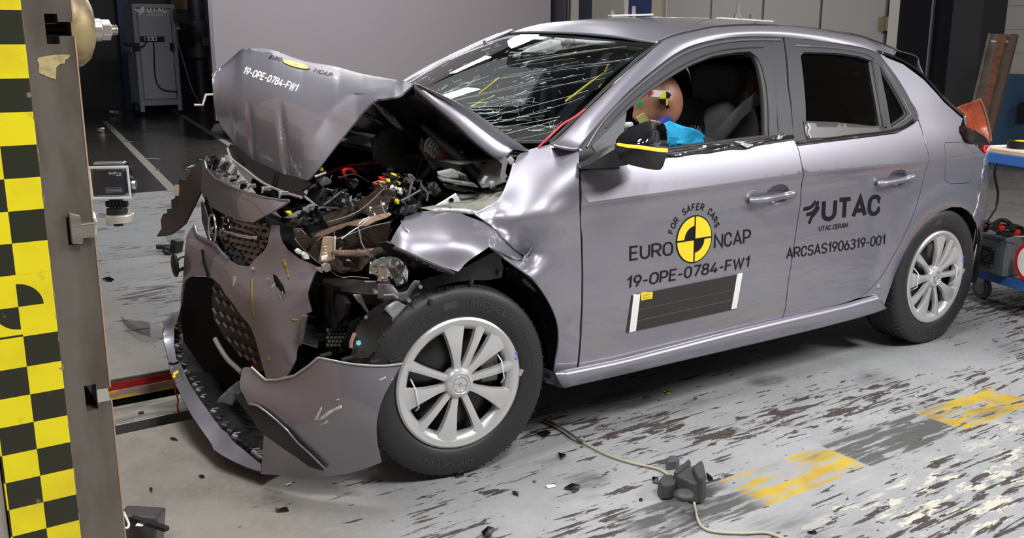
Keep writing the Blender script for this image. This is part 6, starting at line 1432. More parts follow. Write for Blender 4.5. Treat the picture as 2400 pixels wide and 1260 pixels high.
duct = pxpatch('air_duct', [(778, 684), (800, 690), (812, 712), (806, 742), (794, 756), (776, 757), (764, 736), (762, 718), (770, 700)], ysurf([(778, 684, -.52), (806, 742, -.58), (764, 730, -.50), (790, 720, -.56)]), SATIN, CAR, 8, .02)
hc_ = pxpatch('radiator_mesh', [(768, 770), (790, 762), (815, 780), (818, 815), (800, 830), (775, 820), (762, 795)], Y(-.50), pbr('mesh_black', (.03, .028, .022), .45), CAR, 8, .01)
for k in range(24): MB().cyl(at(768+9*(k % 5)+(k//5 % 2)*4, 772+k//5*9, y=-.512), at(768+9*(k % 5)+(k//5 % 2)*4, 772+k//5*9, y=-.517), .0058, 6).build('mesh_cell', pbr('mesh_cell', (.075, .068, .05), .4), hc_)
pxpatch('side_duct', [(708, 738), (722, 738), (716, 770), (712, 800), (704, 812), (702, 800)], Y(-.56), pbr('duct_olive', (.11, .105, .09), .5), CAR, 8, .01)
pxpatch('hanging_liner', [(822, 755), (846, 742), (838, 790), (826, 830), (812, 842), (806, 800)], Y(-.68), DARK, CAR, 9, .006)
# ---- engine bay
EB = pbr('engine_black', (.009, .009, .010), .5, bump=(30, .4, .006))
box('firewall', (.50, 0, .62), (.04, 1.36, .80), DARK, CAR); box('engine_block', (.10, .05, .50), (.55, .80, .42), EB, CAR, bevel=.03); box('gearbox', (.14, -.45, .46), (.40, .30, .34), EB, CAR, bevel=.03)
box('radiator_pack', (-.20, .05, .50), (.08, 1.0, .46), DARK, CAR, (0, -.25, 0), .01); box('subframe', (.05, 0, .26), (.6, 1.1, .10), DARK, CAR)
box('chassis_rail', (.15, -.50, .52), (.75, .09, .13), BLACK, CAR); box('chassis_rail', (.15, .50, .52), (.75, .09, .13), BLACK, CAR)
random.seed(31)
PLM = [BLACK, SATIN, EB, GREYP, SATIN, EB]
def clut(n, xr, yr, zr, sr, sd):
    rs = random.Random(sd)
    for k in range(n):
        c = (rs.uniform(*xr), rs.uniform(*yr), rs.uniform(*zr)); kind = rs.random(); m = MB()
        rot = (rs.uniform(-.7, .7), rs.uniform(-.7, .7), rs.uniform(-1.5, 1.5)); s = rs.uniform(*sr)
        if kind < .45:
            m.box(c, (s, s*rs.uniform(.3, 1), s*rs.uniform(.15, .7)), rot); m.box(Vector(c)+Vector((0, 0, s*.3)), (s*.5, s*.3, s*.3), rot); nm = 'engine_casing'
        elif kind < .75:
            P = [Vector(c)+Vector((rs.uniform(-s, s), rs.uniform(-s, s), rs.uniform(-s, s)*.6)) for _ in range(4)]; m.tube(spline(P, 5), s*rs.uniform(.05, .12), 8); nm = 'engine_hose'
        else:
            m.box(c, (s*1.3, s, .004), rot).box(Vector(c)+Vector((s*.2, 0, s*.1)), (.004, s*.8, s*.4), rot); nm = 'broken_cover'
        m.build(nm, rs.choice(PLM), CAR, 40 if nm == 'engine_hose' else None, bevel=0 if nm == 'engine_hose' else .003)
clut(46, (-.18, .30), (-.58, .35), (.66, .84), (.05, .13), 1); clut(20, (-.12, .05), (-.46, -.20), (.50, .70), (.04, .10), 2); clut(12, (.1, .36), (-.30, .3), (.80, .90), (.05, .13), 5); clut(18, (-.3, -.12), (-.5, .2), (.40, .66), (.05, .12), 7)
BLU = pbr('battery_tray_dark', (.010, .010, .011), .35)
pxpatch('bulkhead_cover', [(880, 388), (905, 395), (960, 410), (974, 416), (990, 370), (1002, 326), (975, 300), (940, 290), (900, 300), (870, 330)], Y(-.30), BLU, CAR, 12, .008)
tube('cover_edge', [at(974, 416, y=-.31), at(990, 368, y=-.31), at(1002, 326, y=-.31)], .003, GREYP, CAR)
pxpatch('bulkhead_cover', [(735, 385), (800, 350), (880, 345), (960, 300), (975, 300), (960, 430), (860, 460), (760, 440), (720, 430)], Y(.18), BLU, CAR, 14, .01)
pxpatch('bulkhead_cover', [(780, 345), (850, 262), (872, 245), (960, 300), (1010, 270), (1000, 340), (880, 400), (760, 400)], Y(.34), DARK, CAR, 16, .01)
# red and yellow parts, wires
tube('red_hose', spline([at(x, y, y=-.22) for x, y in [(742, 416), (770, 405), (800, 392), (830, 386), (860, 384), (876, 376), (880, 350), (886, 340), (898, 342)]], 4), .005, REDW, CAR)
tube('red_wire', spline([at(x, y, y=-.50) for x, y in [(1030, 362), (1055, 366), (1072, 374), (1080, 388)]], 4), .005, REDW, CAR)
rl = pxpatch('red_loop', [(801, 398), (812, 393), (826, 393), (836, 402), (838, 412), (830, 406), (822, 399), (810, 402), (813, 420), (809, 419)], Y(-.34), RED, CAR, 6, .012)
for (P, m_, y_) in (([(892, 414), (908, 416), (908, 424), (894, 422)], RED, -.56), ([(879, 428), (890, 430), (886, 436), (880, 434)], RED, -.57), ([(892, 424), (908, 425), (905, 433), (893, 430)], pbr('connector_tan', (.55, .33, .10), .5), -.57), ([(911, 421), (925, 421), (940, 427), (938, 434), (924, 430), (912, 428)], YEL, -.60),
                    ([(921, 405), (940, 412), (953, 421), (948, 424), (930, 416), (923, 412)], YEL, -.52), ([(928, 466), (936, 468), (936, 478), (930, 478)], YEL, -.63), ([(909, 418), (920, 420), (928, 423), (912, 423)], pbr('connector_green', (.02, .45, .18), .5), -.59), ([(750, 395), (757, 392), (759, 399), (752, 402)], YEL, -.40), ([(673, 496), (683, 495), (685, 502), (676, 503)], YEL, -.36)):
    pxpatch('connector', P, Y(y_), m_, CAR, 5, .018)
crumple('insulation_wad', [(810, 422), (822, 416), (836, 420), (840, 432), (830, 442), (818, 440), (811, 432)], -.30, pbr('wad_grey', (.13, .13, .12), .9), CAR, .03, 5, 9)
pxpatch('relay_box', [(747, 424), (768, 415), (778, 424), (776, 430), (756, 438), (750, 432)], Y(-.42), pbr('relay_grey', (.07, .08, .08), .4), CAR, 6, .03)
tube('bright_rod', [at(738, 414, y=-.44), at(764, 404, y=-.44)], .004, LGREY, CAR)
for k in range(6): tube('spring_coil', spline([at(752+3*k+9*math.cos(t), 445+5*k+4*math.sin(t), y=-.38) for t in [2*PI*i/10 for i in range(11)]], 2), .003, SATIN, CAR, 5)
# sheet fragments around the wing front
for k, (P, y_, mt) in enumerate((([(945, 470), (955, 480), (982, 475), (990, 495), (975, 503), (950, 506), (936, 498)], -.70, BLACK), ([(950, 412), (960, 408), (972, 420), (966, 440), (960, 460), (948, 446), (942, 428)], -.62, SATIN), ([(985, 425), (998, 440), (1000, 470), (988, 484), (978, 470), (984, 450)], -.62, SATIN), ([(905, 395), (918, 385), (930, 400), (926, 430), (912, 420)], -.44, BLACK),
                                 ([(935, 500), (950, 505), (936, 530), (925, 550), (912, 570), (905, 560), (918, 520)], -.66, DARK), ([(1000, 430), (1020, 425), (1035, 445), (1020, 462), (1005, 455)], -.56, GREYP))):
    crumple('sheet_fragment', P, y_, mt, CAR, .03, 7, 20+k)
for pts in ([(957, 470), (962, 440), (966, 425), (958, 412), (963, 410), (972, 420)], [(985, 425), (990, 440), (1002, 452), (1000, 470)], [(940, 470), (960, 460), (985, 445)]): tube('sheet_edge', spline([at(x, y, y=-.64) for x, y in pts], 4), .0035, GREYP, CAR)
# inner wing apron
ap = pxpatch('wing_apron', [(985, 486), (1020, 480), (1069, 452), (1090, 455), (1130, 446), (1165, 440), (1188, 432), (1196, 425), (1186, 448), (1175, 467), (1145, 486), (1129, 497), (1100, 500), (1060, 496), (1020, 494)], ysurf([(985, 486, -.66), (1069, 452, -.50), (1188, 434, -.64), (1175, 467, -.735), (1129, 497, -.73), (1050, 494, -.70), (1100, 470, -.60)], .3), BEIGEP, CAR, 9, .003)
pl_ = pxpatch('bracket_plate', [(1018, 483), (1040, 470), (1068, 452), (1080, 472), (1050, 480)], Y(-.665), pbr('primed_white', (.62, .62, .65), .35, .2), ap, 8, .003)
MB().cyl(at(1058, 469, y=-.668), at(1058, 469, y=-.672), .008, 12).build('bracket_hole', DARK, ap); MB().cyl(at(1055, 491, y=-.715), at(1055, 491, y=-.719), .007, 12).build('bracket_hole', DARK, ap)
pxpatch('apron_rail', [(1010, 492), (1040, 488), (1090, 489), (1130, 497), (1150, 510), (1110, 503), (1060, 498)], Y(-.728), pbr('primed_white', (.62, .62, .65), .35, .2), ap, 8, .004)
for (P, y_, mt) in (([(1028, 402), (1060, 395), (1092, 408), (1096, 420), (1060, 418), (1030, 414)], -.60, LGREY), ([(1028, 414), (1060, 420), (1110, 428), (1125, 440), (1080, 434), (1034, 424)], -.63, GREYP), ([(1040, 430), (1090, 440), (1120, 448), (1085, 450), (1045, 440)], -.60, BLACK), ([(1078, 408), (1092, 412), (1108, 430), (1096, 432), (1082, 420)], -.62, BLACK), ([(1128, 430), (1140, 412), (1146, 414), (1134, 434)], -.66, LGREY), ([(1150, 425), (1158, 424), (1162, 438), (1152, 442)], -.70, LGREY), ([(990, 320), (1010, 345), (1026, 372), (1034, 390), (1018, 400), (1000, 372), (985, 345)], -.45, GREYP)):
    pxpatch('cowl_piece', P, Y(y_), mt, CAR, 8, .012)
for k in range(9):
    a = Vector(at(1018+6.5*k, 344+5.2*k, y=-.48)); tube('bellows_rib', [a+Vector((.035*math.cos(t), 0, .035*math.sin(t))) for t in [PI*i/8 for i in range(-1, 10)]], .005, LGREY if k < 4 else GREYP, CAR, 6)
tube('intake_bellows', [at(1016, 350, y=-.46), at(1075, 396, y=-.48)], .032, GREYP, CAR, 14)
m_ = MB(); m_.tube([at(990, 294, y=-.46), at(1040, 338, y=-.52), at(1084, 374, y=-.56)], [.010, .016, .017], 14); st_ = m_.build('bonnet_strut', SATIN, CAR, 50)
tube('strut_foot', [at(1084, 374, y=-.56), at(1102, 392, y=-.58), at(1120, 412, y=-.60)], [.019, .017, .012], BLACK, CAR, 12)
pxpatch('strut_tower', [(1116, 402), (1125, 390), (1145, 378), (1165, 372), (1176, 378), (1178, 408), (1186, 424), (1160, 434), (1130, 440), (1118, 424)], ysurf([(1116, 402, -.58), (1165, 372, -.62), (1186, 424, -.70), (1130, 440, -.62)]), pbr('tower_grey', (.17, .17, .175), .45), CAR, 8, .006)
pxpatch('bonnet_hinge', [(1157, 367), (1168, 367), (1184, 366), (1190, 378), (1186, 392), (1184, 404), (1190, 415), (1196, 422), (1188, 429), (1176, 424), (1172, 412), (1175, 398), (1177, 384), (1168, 376)], ysurf([(1157, 367, -.68), (1190, 378, -.715), (1190, 425, -.725)]), pbr('hinge_grey', (.30, .30, .34), .35, .6), CAR, 6, .008)
MB().cyl(at(1189, 419, y=-.728), at(1189, 419, y=-.732), .006, 12).build('hinge_hole', DARK, CAR)
pxpatch('hinge_bracket', [(1190, 372), (1198, 366), (1206, 374), (1203, 390), (1193, 384)], Y(-.71), LGREY, CAR, 6, .006)
cw_ = pxpatch('cowl_panel', [(1040, 330), (1100, 352), (1150, 366), (1165, 372), (1120, 382), (1080, 368)], Y(-.35), SATIN, CAR, 9, .006)
random.seed(40); gc = MB()
for k in range(70): a = at(random.uniform(1060, 1165), random.uniform(338, 366), y=-.44); gc.tube([a, a+Vector((random.uniform(-.03, .03), random.uniform(-.02, .02), random.uniform(-.012, .02)))], .0009, 3)
gc.build('glass_crumbs', pbr('glass_crumb', (.5, .55, .54), .2), cw_)
pxpatch('cowl_white', [(1092, 380), (1120, 376), (1142, 388), (1120, 398), (1100, 402)], Y(-.56), BEIGEP, CAR, 8, .006)
random.seed(91)
SL = [BLACK, SATIN, GREYP, DARK, BLACK, SATIN]
def sliver(x, y, yy, s, mt, sd):
    rs = random.Random(sd); n = rs.randint(4, 6); a0 = rs.uniform(0, 6); P = [(x+s*rs.uniform(.35, 1)*math.cos(a0+2*PI*i/n), y+s*.7*rs.uniform(.3, 1)*math.sin(a0+2*PI*i/n)) for i in range(n)]
    gx, gy = rs.uniform(-.004, .004), rs.uniform(-.004, .004); pxpatch('broken_sliver', P, lambda px, py: at(px, py, y=yy+gx*(px-x)+gy*(py-y)), mt, CAR, max(5, s*.6), .003)
for k in range(58):
    zone = k % 4
    if zone == 0: x, y, yy = random.uniform(730, 900), random.uniform(425, 505), random.uniform(-.52, -.36)
    elif zone == 1: x, y, yy = random.uniform(880, 985), random.uniform(395, 500), random.uniform(-.66, -.52)
    elif zone == 2: x, y, yy = random.uniform(690, 760), random.uniform(480, 545), random.uniform(-.44, -.34)
    else: x, y, yy = random.uniform(860, 970), random.uniform(585, 650), random.uniform(-.74, -.66)
    sliver(x, y, yy, random.uniform(7, 17), random.choice(SL), 300+k)
for k in range(14):
    x, y = random.uniform(740, 960), random.uniform(400, 500); yy = -.36-.0011*(x-740)
    tube('loose_cable', spline([at(x+random.uniform(-40, 40), y+random.uniform(-22, 22), y=yy+random.uniform(-.03, .03)) for _ in range(4)], 5), random.choice([.002, .003, .004]), random.choice([BLACK, SATIN, GREYP]), CAR, 6)
for k in range(16):
    x, y = random.uniform(690, 960), random.uniform(410, 640); yy = -.40-.0011*(x-690)
    if y > 500 and x < 860: continue
    p = at(x, y, y=yy); MB().tube([p, p+Vector((random.uniform(-.03, .03), random.uniform(-.02, .02), random.uniform(-.02, .02)))], .0014, 4).build('bright_splinter', LGREY, CAR)
# ---- cabin
box('dashboard', (.66, 0, .80), (.36, 1.30, .26), pbr('dash_black', (.020, .020, .022), .6), CAR, (0, .1, 0), .05)
sheet('dash_top', [[Vector((.20, -.62, .955)), Vector((.14, 0, .955)), Vector((.20, .62, .955))], [Vector((.50, -.62, .965)), Vector((.45, 0, .975)), Vector((.50, .62, .965))], [Vector((.80, -.62, .935)), Vector((.78, 0, .945)), Vector((.80, .62, .935))], [Vector((.86, -.62, .85)), Vector((.86, 0, .85)), Vector((.86, .62, .85))]], pbr('dash_grey', (.050, .055, .055), .6), CAR, 5, .006, flip=True)
MB().tube(spline([Vector((.98+.085*math.sin(t)*.4, -.37+.18*math.cos(t), .86+.18*math.sin(t))) for t in [2*PI*i/24 for i in range(25)]], 2), .014, 8).build('steering_wheel', BLACK, CAR, 60)
ab = MB(); ab.sphere((.99, -.40, .885), (.08, .16, .10), 20, 12); ab.build('airbag', pbr('airbag_white', (.62, .62, .61), .8), CAR, 60)
def seat(x, y, name, w_=.25):
    C = [Vector((x-.42, y, .42)), Vector((x-.2, y, .46)), Vector((x, y, .45))]
    rows = []
    for i, (px_, z) in enumerate(((x-.05, .45), (x+.02, .62), (x+.09, .80), (x+.145, .95), (x+.165, 1.005), (x+.20, 1.0))):
        wv = [w_, w_, w_*.98, w_*.92, w_*.72, w_*.66][i]
        rows.append([Vector((px_+.055, y-wv, z)), Vector((px_-.035, y-wv*.93, z)), Vector((px_-.01, y-wv*.6, z)), Vector((px_+.01, y, z+.004*(i > 3))), Vector((px_-.01, y+wv*.6, z)), Vector((px_-.035, y+wv*.93, z)), Vector((px_+.055, y+wv, z))])
    o = sheet(name, rows, SEATF, CAR, 5, .10, off=1, flip=True)
    box('seat_cushion', (x-.22, y, .40), (.52, .50, .16), SEATF, o, (0, -.08, 0), .05)
    b = MB()
    for sx in (-.085, .085): b.cyl((x+.20, y+sx, .98), (x+.195, y+sx, 1.10), .007, 8)
    b.build('headrest_post', BRIGHT, o)
    hr = MB(); hr.sphere((0, 0, 0), 1, 24, 16)
    vs = []
    for v in hr.v:
        f = lambda t: math.copysign(abs(t)**.55, t); vs.append(Vector((f(v.x)*.055+x+.19, f(v.y)*.135+y, f(v.z)*.095+1.155)))
    hr.v = vs; hr.build('headrest', SEATF, o, 60)
    MB().box((x+.17, y+w_*.72, 1.01), (.05, .06, .02)).build('guide', BLACK, o)
    # ribbed centre panel
    rb = MB()
    for k in range(13):
        yy = y+(-.6+1.2*k/12)*.2; rb.tube([Vector((px_-.012-.122, yy, z)) for px_, z in ((x-.03, .50), (x+.02, .62), (x+.09, .80), (x+.145, .95), (x+.172, 1.0))], .0045, 5)
    rb.build('seat_ribs', pbr('seat_rib', (.16, .155, .16), .85), o, 60)
    return o
seat(1.44, -.36, 'front_seat', .135); seat(1.50, .36, 'front_seat', .16)
sheet('rear_seat', [[Vector((2.30, y, .50)) for y in (-.62, -.3, 0, .3, .62)], [Vector((2.42, y, .78)) for y in (-.62, -.3, 0, .3, .62)], [Vector((2.50, y, .99)) for y in (-.62, -.3, 0, .3, .62)], [Vector((2.60, y, 1.0)) for y in (-.62, -.3, 0, .3, .62)]], SEATF, CAR, 4, .06, flip=True)
for y in (-.36, .36):
    hr = MB(); hr.sphere((0, 0, 0), 1, 20, 12); hr.v = [Vector((math.copysign(abs(v.x)**.6, v.x)*.05+2.53, math.copysign(abs(v.y)**.6, v.y)*.13+y, math.copysign(abs(v.z)**.6, v.z)*.08+1.09)) for v in hr.v]; hr.build('rear_headrest', SEATF, CAR, 60)
# headliner, visor, mirror, far B-pillar, belts
HLN = [[p+Vector((.03, .03 if k == 0 else (-.03 if k == 5 else 0), -.045)) for k, p in enumerate(r)] for r in rows_roof]
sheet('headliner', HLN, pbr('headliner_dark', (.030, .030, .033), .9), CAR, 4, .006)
wst = wsp
box('interior_mirror', at(1235, 140, y=.02), (.03, .22, .06), BLACK, CAR, (0, .2, .15), .01)
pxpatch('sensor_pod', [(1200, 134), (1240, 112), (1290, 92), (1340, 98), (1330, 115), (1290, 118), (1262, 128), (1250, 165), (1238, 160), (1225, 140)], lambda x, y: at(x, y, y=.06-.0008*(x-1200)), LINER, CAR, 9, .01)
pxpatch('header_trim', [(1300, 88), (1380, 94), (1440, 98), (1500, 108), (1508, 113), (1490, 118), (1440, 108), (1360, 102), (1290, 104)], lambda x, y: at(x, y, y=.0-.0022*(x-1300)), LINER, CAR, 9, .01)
for pts, w_ in (([Vector((1.02, .66, 1.02)), Vector((1.30, .64, 1.18)), Vector((1.45, .62, 1.30))], .02),): pass
for x in (1.52, 1.58): MB().tube([Vector((x, .76, .95)), Vector((x-.02, .70, 1.15)), Vector((x-.05, .63, 1.31))], .022, 8).build('far_pillar', pbr('far_pillar_grey', (.10, .115, .12), .6), CAR, 60)
YBELT = pbr('belt_yellow', (.62, .44, .03), .6)
tube('yellow_strap', [at(1325, 238, y=-.18), at(1380, 196, y=-.22), at(1434, 160, y=-.26)], .005, YBELT, CAR)
pxpatch('yellow_strap', [(1418, 165), (1426, 150), (1424, 180), (1410, 200), (1402, 208)], lambda x, y: at(x, y, y=-.24), YBELT, CAR, 8, .004)
pxpatch('yellow_strap', [(1318, 118), (1345, 122), (1338, 150), (1318, 158)], lambda x, y: at(x, y, y=.35), pbr('strap_dim', (.32, .22, .03), .6), CAR, 8, .004)
for (a, b) in (((1122, 220), (1170, 182)), ((1105, 250), (1136, 232))): tube('yellow_strap', [at(*a, y=.0), at(*b, y=.0)], .004, YBELT, CAR)
pxpatch('blue_panel', [(1432, 132), (1462, 112), (1470, 140), (1440, 170), (1425, 160)], lambda x, y: at(x, y, y=-.10), pbr('dim_blue', (.03, .06, .11), .7), CAR, 8, .01)
# driver's seat belt across the seat
bp_ = [at(1780, 226, y=-.66), at(1740, 258, y=-.67), at(1710, 290, y=-.67), at(1682, 322, y=-.66)]
sp2 = spline(bp_, 4); V = []
for p in sp2: V += [p+Vector((-.02, 0, .018)), p+Vector((.02, 0, -.018))]
sb = mesh('seat_belt', V, [(2*i, 2*i+1, 2*i+3, 2*i+2) for i in range(len(sp2)-1)], pbr('belt_black', (.035, .036, .040), .6), CAR, thick=.002)
box('belt_buckle', at(1662, 333, y=-.57), (.06, .02, .03), GREYP, sb, (0, .3, 0), .003)
# ---- crash-test dummies
SKIN = pbr('dummy_vinyl', (.52, .235, .15), .45, bump=(20, .08, .004))
def skinned(name, joints, edges, mat, parent, root=0, sub=2):
    me = bpy.data.meshes.new(name); me.from_pydata([j[0] for j in joints], edges, []); o = link(name, me, mat, parent)
    o.modifiers.new('skin', 'SKIN').use_smooth_shade = True
    for i, j in enumerate(joints): me.skin_vertices[0].data[i].radius = (j[1], j[2] if len(j) > 2 else j[1])
    me.skin_vertices[0].data[root].use_root = True
    s = o.modifiers.new('sub', 'SUBSURF'); s.levels = s.render_levels = sub; return o
def head(parent, c, yaw, pitch, s=1., mat=SKIN):
    """ovoid vinyl head with brow, nose, chin, mouth, ears; local +X is the face"""
    bm = bmesh.new(); bmesh.ops.create_uvsphere(bm, u_segments=40, v_segments=28, radius=1)
    for v in bm.verts:
        x, y, z = v.co
        X = x*.098; Yv = y*.074; Z = z*.115
        if z < 0: Yv *= 1-.22*(-z)**1.5; X += .020*(-z)*(1 if x > 0 else -.4)
        if x > 0:
            X += .020*math.exp(-(y/.16)**2-((z+.10)/.22)**2); X -= .012*math.exp(-(y/.6)**2-((z-.05)/.10)**2)*(abs(y) > .12)
            X += .008*math.exp(-(y/.25)**2-((z+.72)/.15)**2); X -= .006*math.exp(-(y/.3)**2-((z+.46)/.05)**2)
        Yv += math.copysign(.010*math.exp(-((x+.05)/.16)**2-((z+.05)/.22)**2), y)*(abs(y) > .6)
        v.co = Vector((X, Yv, Z))*s
    me = bpy.data.meshes.new('head'); bm.to_mesh(me); bm.free(); o = link('head', me, mat, parent, True)
    o.location = c; o.rotation_euler = (0, pitch, yaw); return o
def dummy(name, hipx, y, label, shirt, headc, headyaw, headpitch, lean, front=True):
    r = empty(name, (hipx, y, .50), label, 'crash dummy')
    hip = Vector((hipx, y, .52)); ch = hip+Vector((lean, 0, .34)); nk = ch+Vector((lean*.35-.02, 0, .12))
    b = empty
    J = [(hip, .12, .15), (hip.lerp(ch, .5), .115, .15), (ch, .11, .17), (nk, .06, .06)]
    E = [(0, 1), (1, 2), (2, 3)]
    for s in (-1, 1):
        k = len(J); J += [(ch+Vector((0, s*.155, .055)), .062), (ch+Vector((-.10, s*.20, -.16)), .045), (ch+Vector((-.32, s*.13, -.12)), .036), (ch+Vector((-.40, s*.11, -.09)), .030)]
        E += [(2, k), (k, k+1), (k+1, k+2), (k+2, k+3)]
        k = len(J); J += [(hip+Vector((-.04, s*.09, -.02)), .085), (hip+Vector((-.42, s*.11, .04)), .068), (hip+Vector((-.62, s*.11, -.28)), .05), (hip+Vector((-.74, s*.11, -.27)), .04)]
        E += [(0, k), (k, k+1), (k+1, k+2), (k+2, k+3)]
    body = put(skinned('body', J, E, SKIN, None), r)
    JS = [(hip, .13, .16), (hip.lerp(ch, .5), .128, .165), (ch, .105, .17), (ch+Vector((lean*.25-.01, 0, .06)), .07, .09)]; ES = [(0, 1), (1, 2), (2, 3)]
    for s in (-1, 1):
        k = len(JS); JS += [(ch+Vector((0, s*.165, .058)), .074), (ch+Vector((-.075, s*.205, -.11)), .060)]; ES += [(2, k), (k, k+1)]
    put(skinned('shirt', JS, ES, shirt, None), r)
    h = head(None, headc, headyaw, headpitch, .97 if front else 1); h.name = 'head'; h.parent = r; h.matrix_parent_inverse = Matrix.Translation(-Vector(r.location))
    for s in (-1, 1):     # hand: palm with five bent fingers
        w0 = ch+Vector((-.40, s*.11, -.09)); d = Vector((-.9, 0, .2)).normalized(); sd = Vector((0, -s, 0)); dn_ = Vector((-.2, 0, -1)).normalized()
        JH = [(w0, .024, .030), (w0+d*.05, .015, .034), (w0+d*.085, .013, .036)]; EH = [(0, 1), (1, 2)]
        for q, (o_, ln) in enumerate(((-.030, .062), (-.010, .074), (.010, .070), (.030, .054))):
            k = len(JH); p = w0+d*.085+Vector((0, o_, 0)); JH += [(p, .009), (p+d*ln*.5, .0088), (p+d*ln*.75+dn_*ln*.35, .008), (p+d*ln*.62+dn_*ln*.65, .007)]; EH += [(2, k), (k, k+1), (k+1, k+2), (k+2, k+3)]
        k = len(JH); p = w0+d*.03+sd*.03; JH += [(p, .011), (p+d*.03+sd*.02+dn_*.01, .0095), (p+d*.055+sd*.02+dn_*.03, .008)]; EH += [(1, k), (k, k+1), (k+1, k+2)]
        put(skinned('hand', JH, EH, SKIN, None, 0, 1), r)
    return r, h
SHB = pbr('shirt_cyan', (.02, .40, .72), .85, bump=(14, .5, .02)); SHR = pbr('shirt_red', (.62, .012, .016), .85, bump=(14, .5, .02))
HC = at(1541, 236, y=-.42)
dr_, hd = dummy('crash_test_dummy', 1.43, -.37, 'orange-tan crash-test dummy in a light blue shirt leaning forward at the driver window', SHB, HC, R(180-12), R(24), -.11)
hd.scale = (1.08, 1.08, 1.05)
# shoulder shirt piece as the photo shows it (near sleeve and collar)
def stick(px, py, lift=.006):
    return at(px, py, y=-.42-.082)
ty_ = -.51
def headquad(name, P, mat, off=0.): return put(pxpatch(name, P, ysurf([(1500, 190, -.47+off), (1580, 190, -.482+off), (1540, 235, -.508+off), (1580, 255, -.488+off), (1490, 275, -.462+off), (1540, 300, -.485+off)]), mat, None, 5, .0015), dr_)
headquad('white_tape', [(1521, 211), (1570, 212), (1568, 224), (1545, 228), (1524, 226)], pbr('tape_white', (.72, .72, .72), .6))
headquad('red_paint', [(1519, 218), (1528, 212), (1533, 218), (1522, 226)], RED, -.002)
for k in range(4):
    a0 = PI/2*k+PI/2; cx, cy, rx, ry = 1561, 231, 14, 16.5
    P = [(cx, cy)]+[(cx+rx*math.cos(-a0-PI/2*i/6), cy+ry*math.sin(-a0-PI/2*i/6)) for i in range(7)]
    headquad('target_quadrant', P, YEL if k % 2 == 0 else INK, -.004)
headquad('green_paint', [(1492, 242), (1503, 235), (1508, 245), (1500, 252), (1493, 250)], pbr('paint_green', (.05, .50, .14), .5), -.003)
headquad('paint_tape', [(1491, 275), (1510, 265), (1521, 280), (1499, 288)], pbr('tape_pale_yellow', (.74, .72, .30), .5), -.004)
headquad('ear_hole', [(1564, 246), (1569, 245), (1570, 252), (1565, 253)], DARK, -.006)
put(crumple('sleeve', [(1553, 290), (1570, 283), (1582, 288), (1600, 295), (1622, 300), (1640, 306), (1652, 318), (1657, 332), (1648, 340), (1600, 344), (1566, 346), (1560, 320)], -.56, SHB, None, .010, 8, 12), dr_)
put(pxpatch('collar', [(1540, 284), (1556, 274), (1574, 272), (1578, 286), (1560, 292), (1545, 300)], Y(-.54), pbr('collar_navy', (.02, .035, .22), .8), None, 7, .02), dr_)
put(pxpatch('chest_pad', [(1468, 288), (1482, 286), (1488, 300), (1470, 302)], Y(-.50), WHITE, None, 6, .02), dr_)
rd2, hd2 = dummy('passenger_dummy', 2.08, -.12, 'dummy in a red shirt seated in the rear behind the driver seat', SHR, Vector((2.02, -.12, 1.11)), R(180), R(5), -.06, False)
put(pxpatch('red_sleeve', [(1733, 246), (1750, 244), (1760, 262), (1768, 290), (1777, 312), (1776, 324), (1767, 324), (1758, 290), (1742, 262)], Y(-.40), SHR, None, 7, .03), rd2)
# ================================================================= roof targets, right-hand trolley, floor debris
def roofstand():
    a, b = at(1684, 42, y=.34), at(1808, 50, y=.34)
    r = empty('roof_target_bar', (a.x, a.y, a.z), 'white metre bar with an upright pin standing on the rear of the car roof', 'measuring bar')
    zt = roofz(2.4, .3)
    put(MB().box((a+b)/2, ((b-a).length, .03, .008), (0, math.atan2(a.z-b.z, b.x-a.x), 0)).build('bar', pbr('bar_white', (.55, .55, .53), .4), None), r)
    p = at(1730, 42, y=.34); put(MB().cyl(p+Vector((0, 0, -.10)), p+Vector((0, 0, .075)), .010, 10).cyl(p+Vector((0, 0, 0)), p+Vector((0, 0, .02)), .022, 12).build('pin', BRIGHT, None), r)
    p = at(1763, 45, y=.34); put(MB().box(p+Vector((0, 0, .01)), (.03, .02, .03)).build('knob', BRIGHT, None), r)
    q1, q2 = at(1700, 46, y=.34), at(1795, 52, y=.34)
    for q in (q1, q2): put(MB().cyl((q.x, q.y, roofz(min(q.x, 2.45), q.y)-.01), q, .008, 8).build('foot', GREYP, None), r)
    a, b = at(1430, 37, y=.10), at(1526, 34, y=.10)
    r = empty('roof_target_bar', (a.x, a.y, a.z), 'white metre bar with three pins lying across the middle of the car roof', 'measuring bar')
    put(MB().box((a+b)/2, ((b-a).length, .03, .008), (0, math.atan2(a.z-b.z, b.x-a.x), 0)).build('bar', pbr('bar_white', (.55, .55, .53), .4), None), r)
    for px, h in ((1435, .02), (1467, .03), (1485, .04)):
        p = at(px, 36, y=.10); put(MB().cyl(p+Vector((0, 0, -.02)), p+Vector((0, 0, h)), .009, 8).build('pin', BRIGHT, None), r)
    for q in (a, b): put(MB().cyl((q.x, q.y, roofz(q.x, q.y)-.01), q, .008, 8).build('foot', GREYP, None), r)
roofstand()
# lettering on the roof seen edge-on
def rooftext():
    a, b = at(1437, 44, y=.0), at(1600, 47, y=-.05)
    V, F, wd, cap = glyphs('19-OPE-0784-FW1', .02)
    def fn(v):
        x = 1.36+.62*v.x/wd; y = -.12+.13*v.y/cap; return Vector((x, y, roofz(x, y)+.002))
    mesh('lettering', [fn(v) for v in V], F, pbr('pale_lettering', (.82, .82, .82), .3), roof, thick=.0006, off=1)
rooftext()
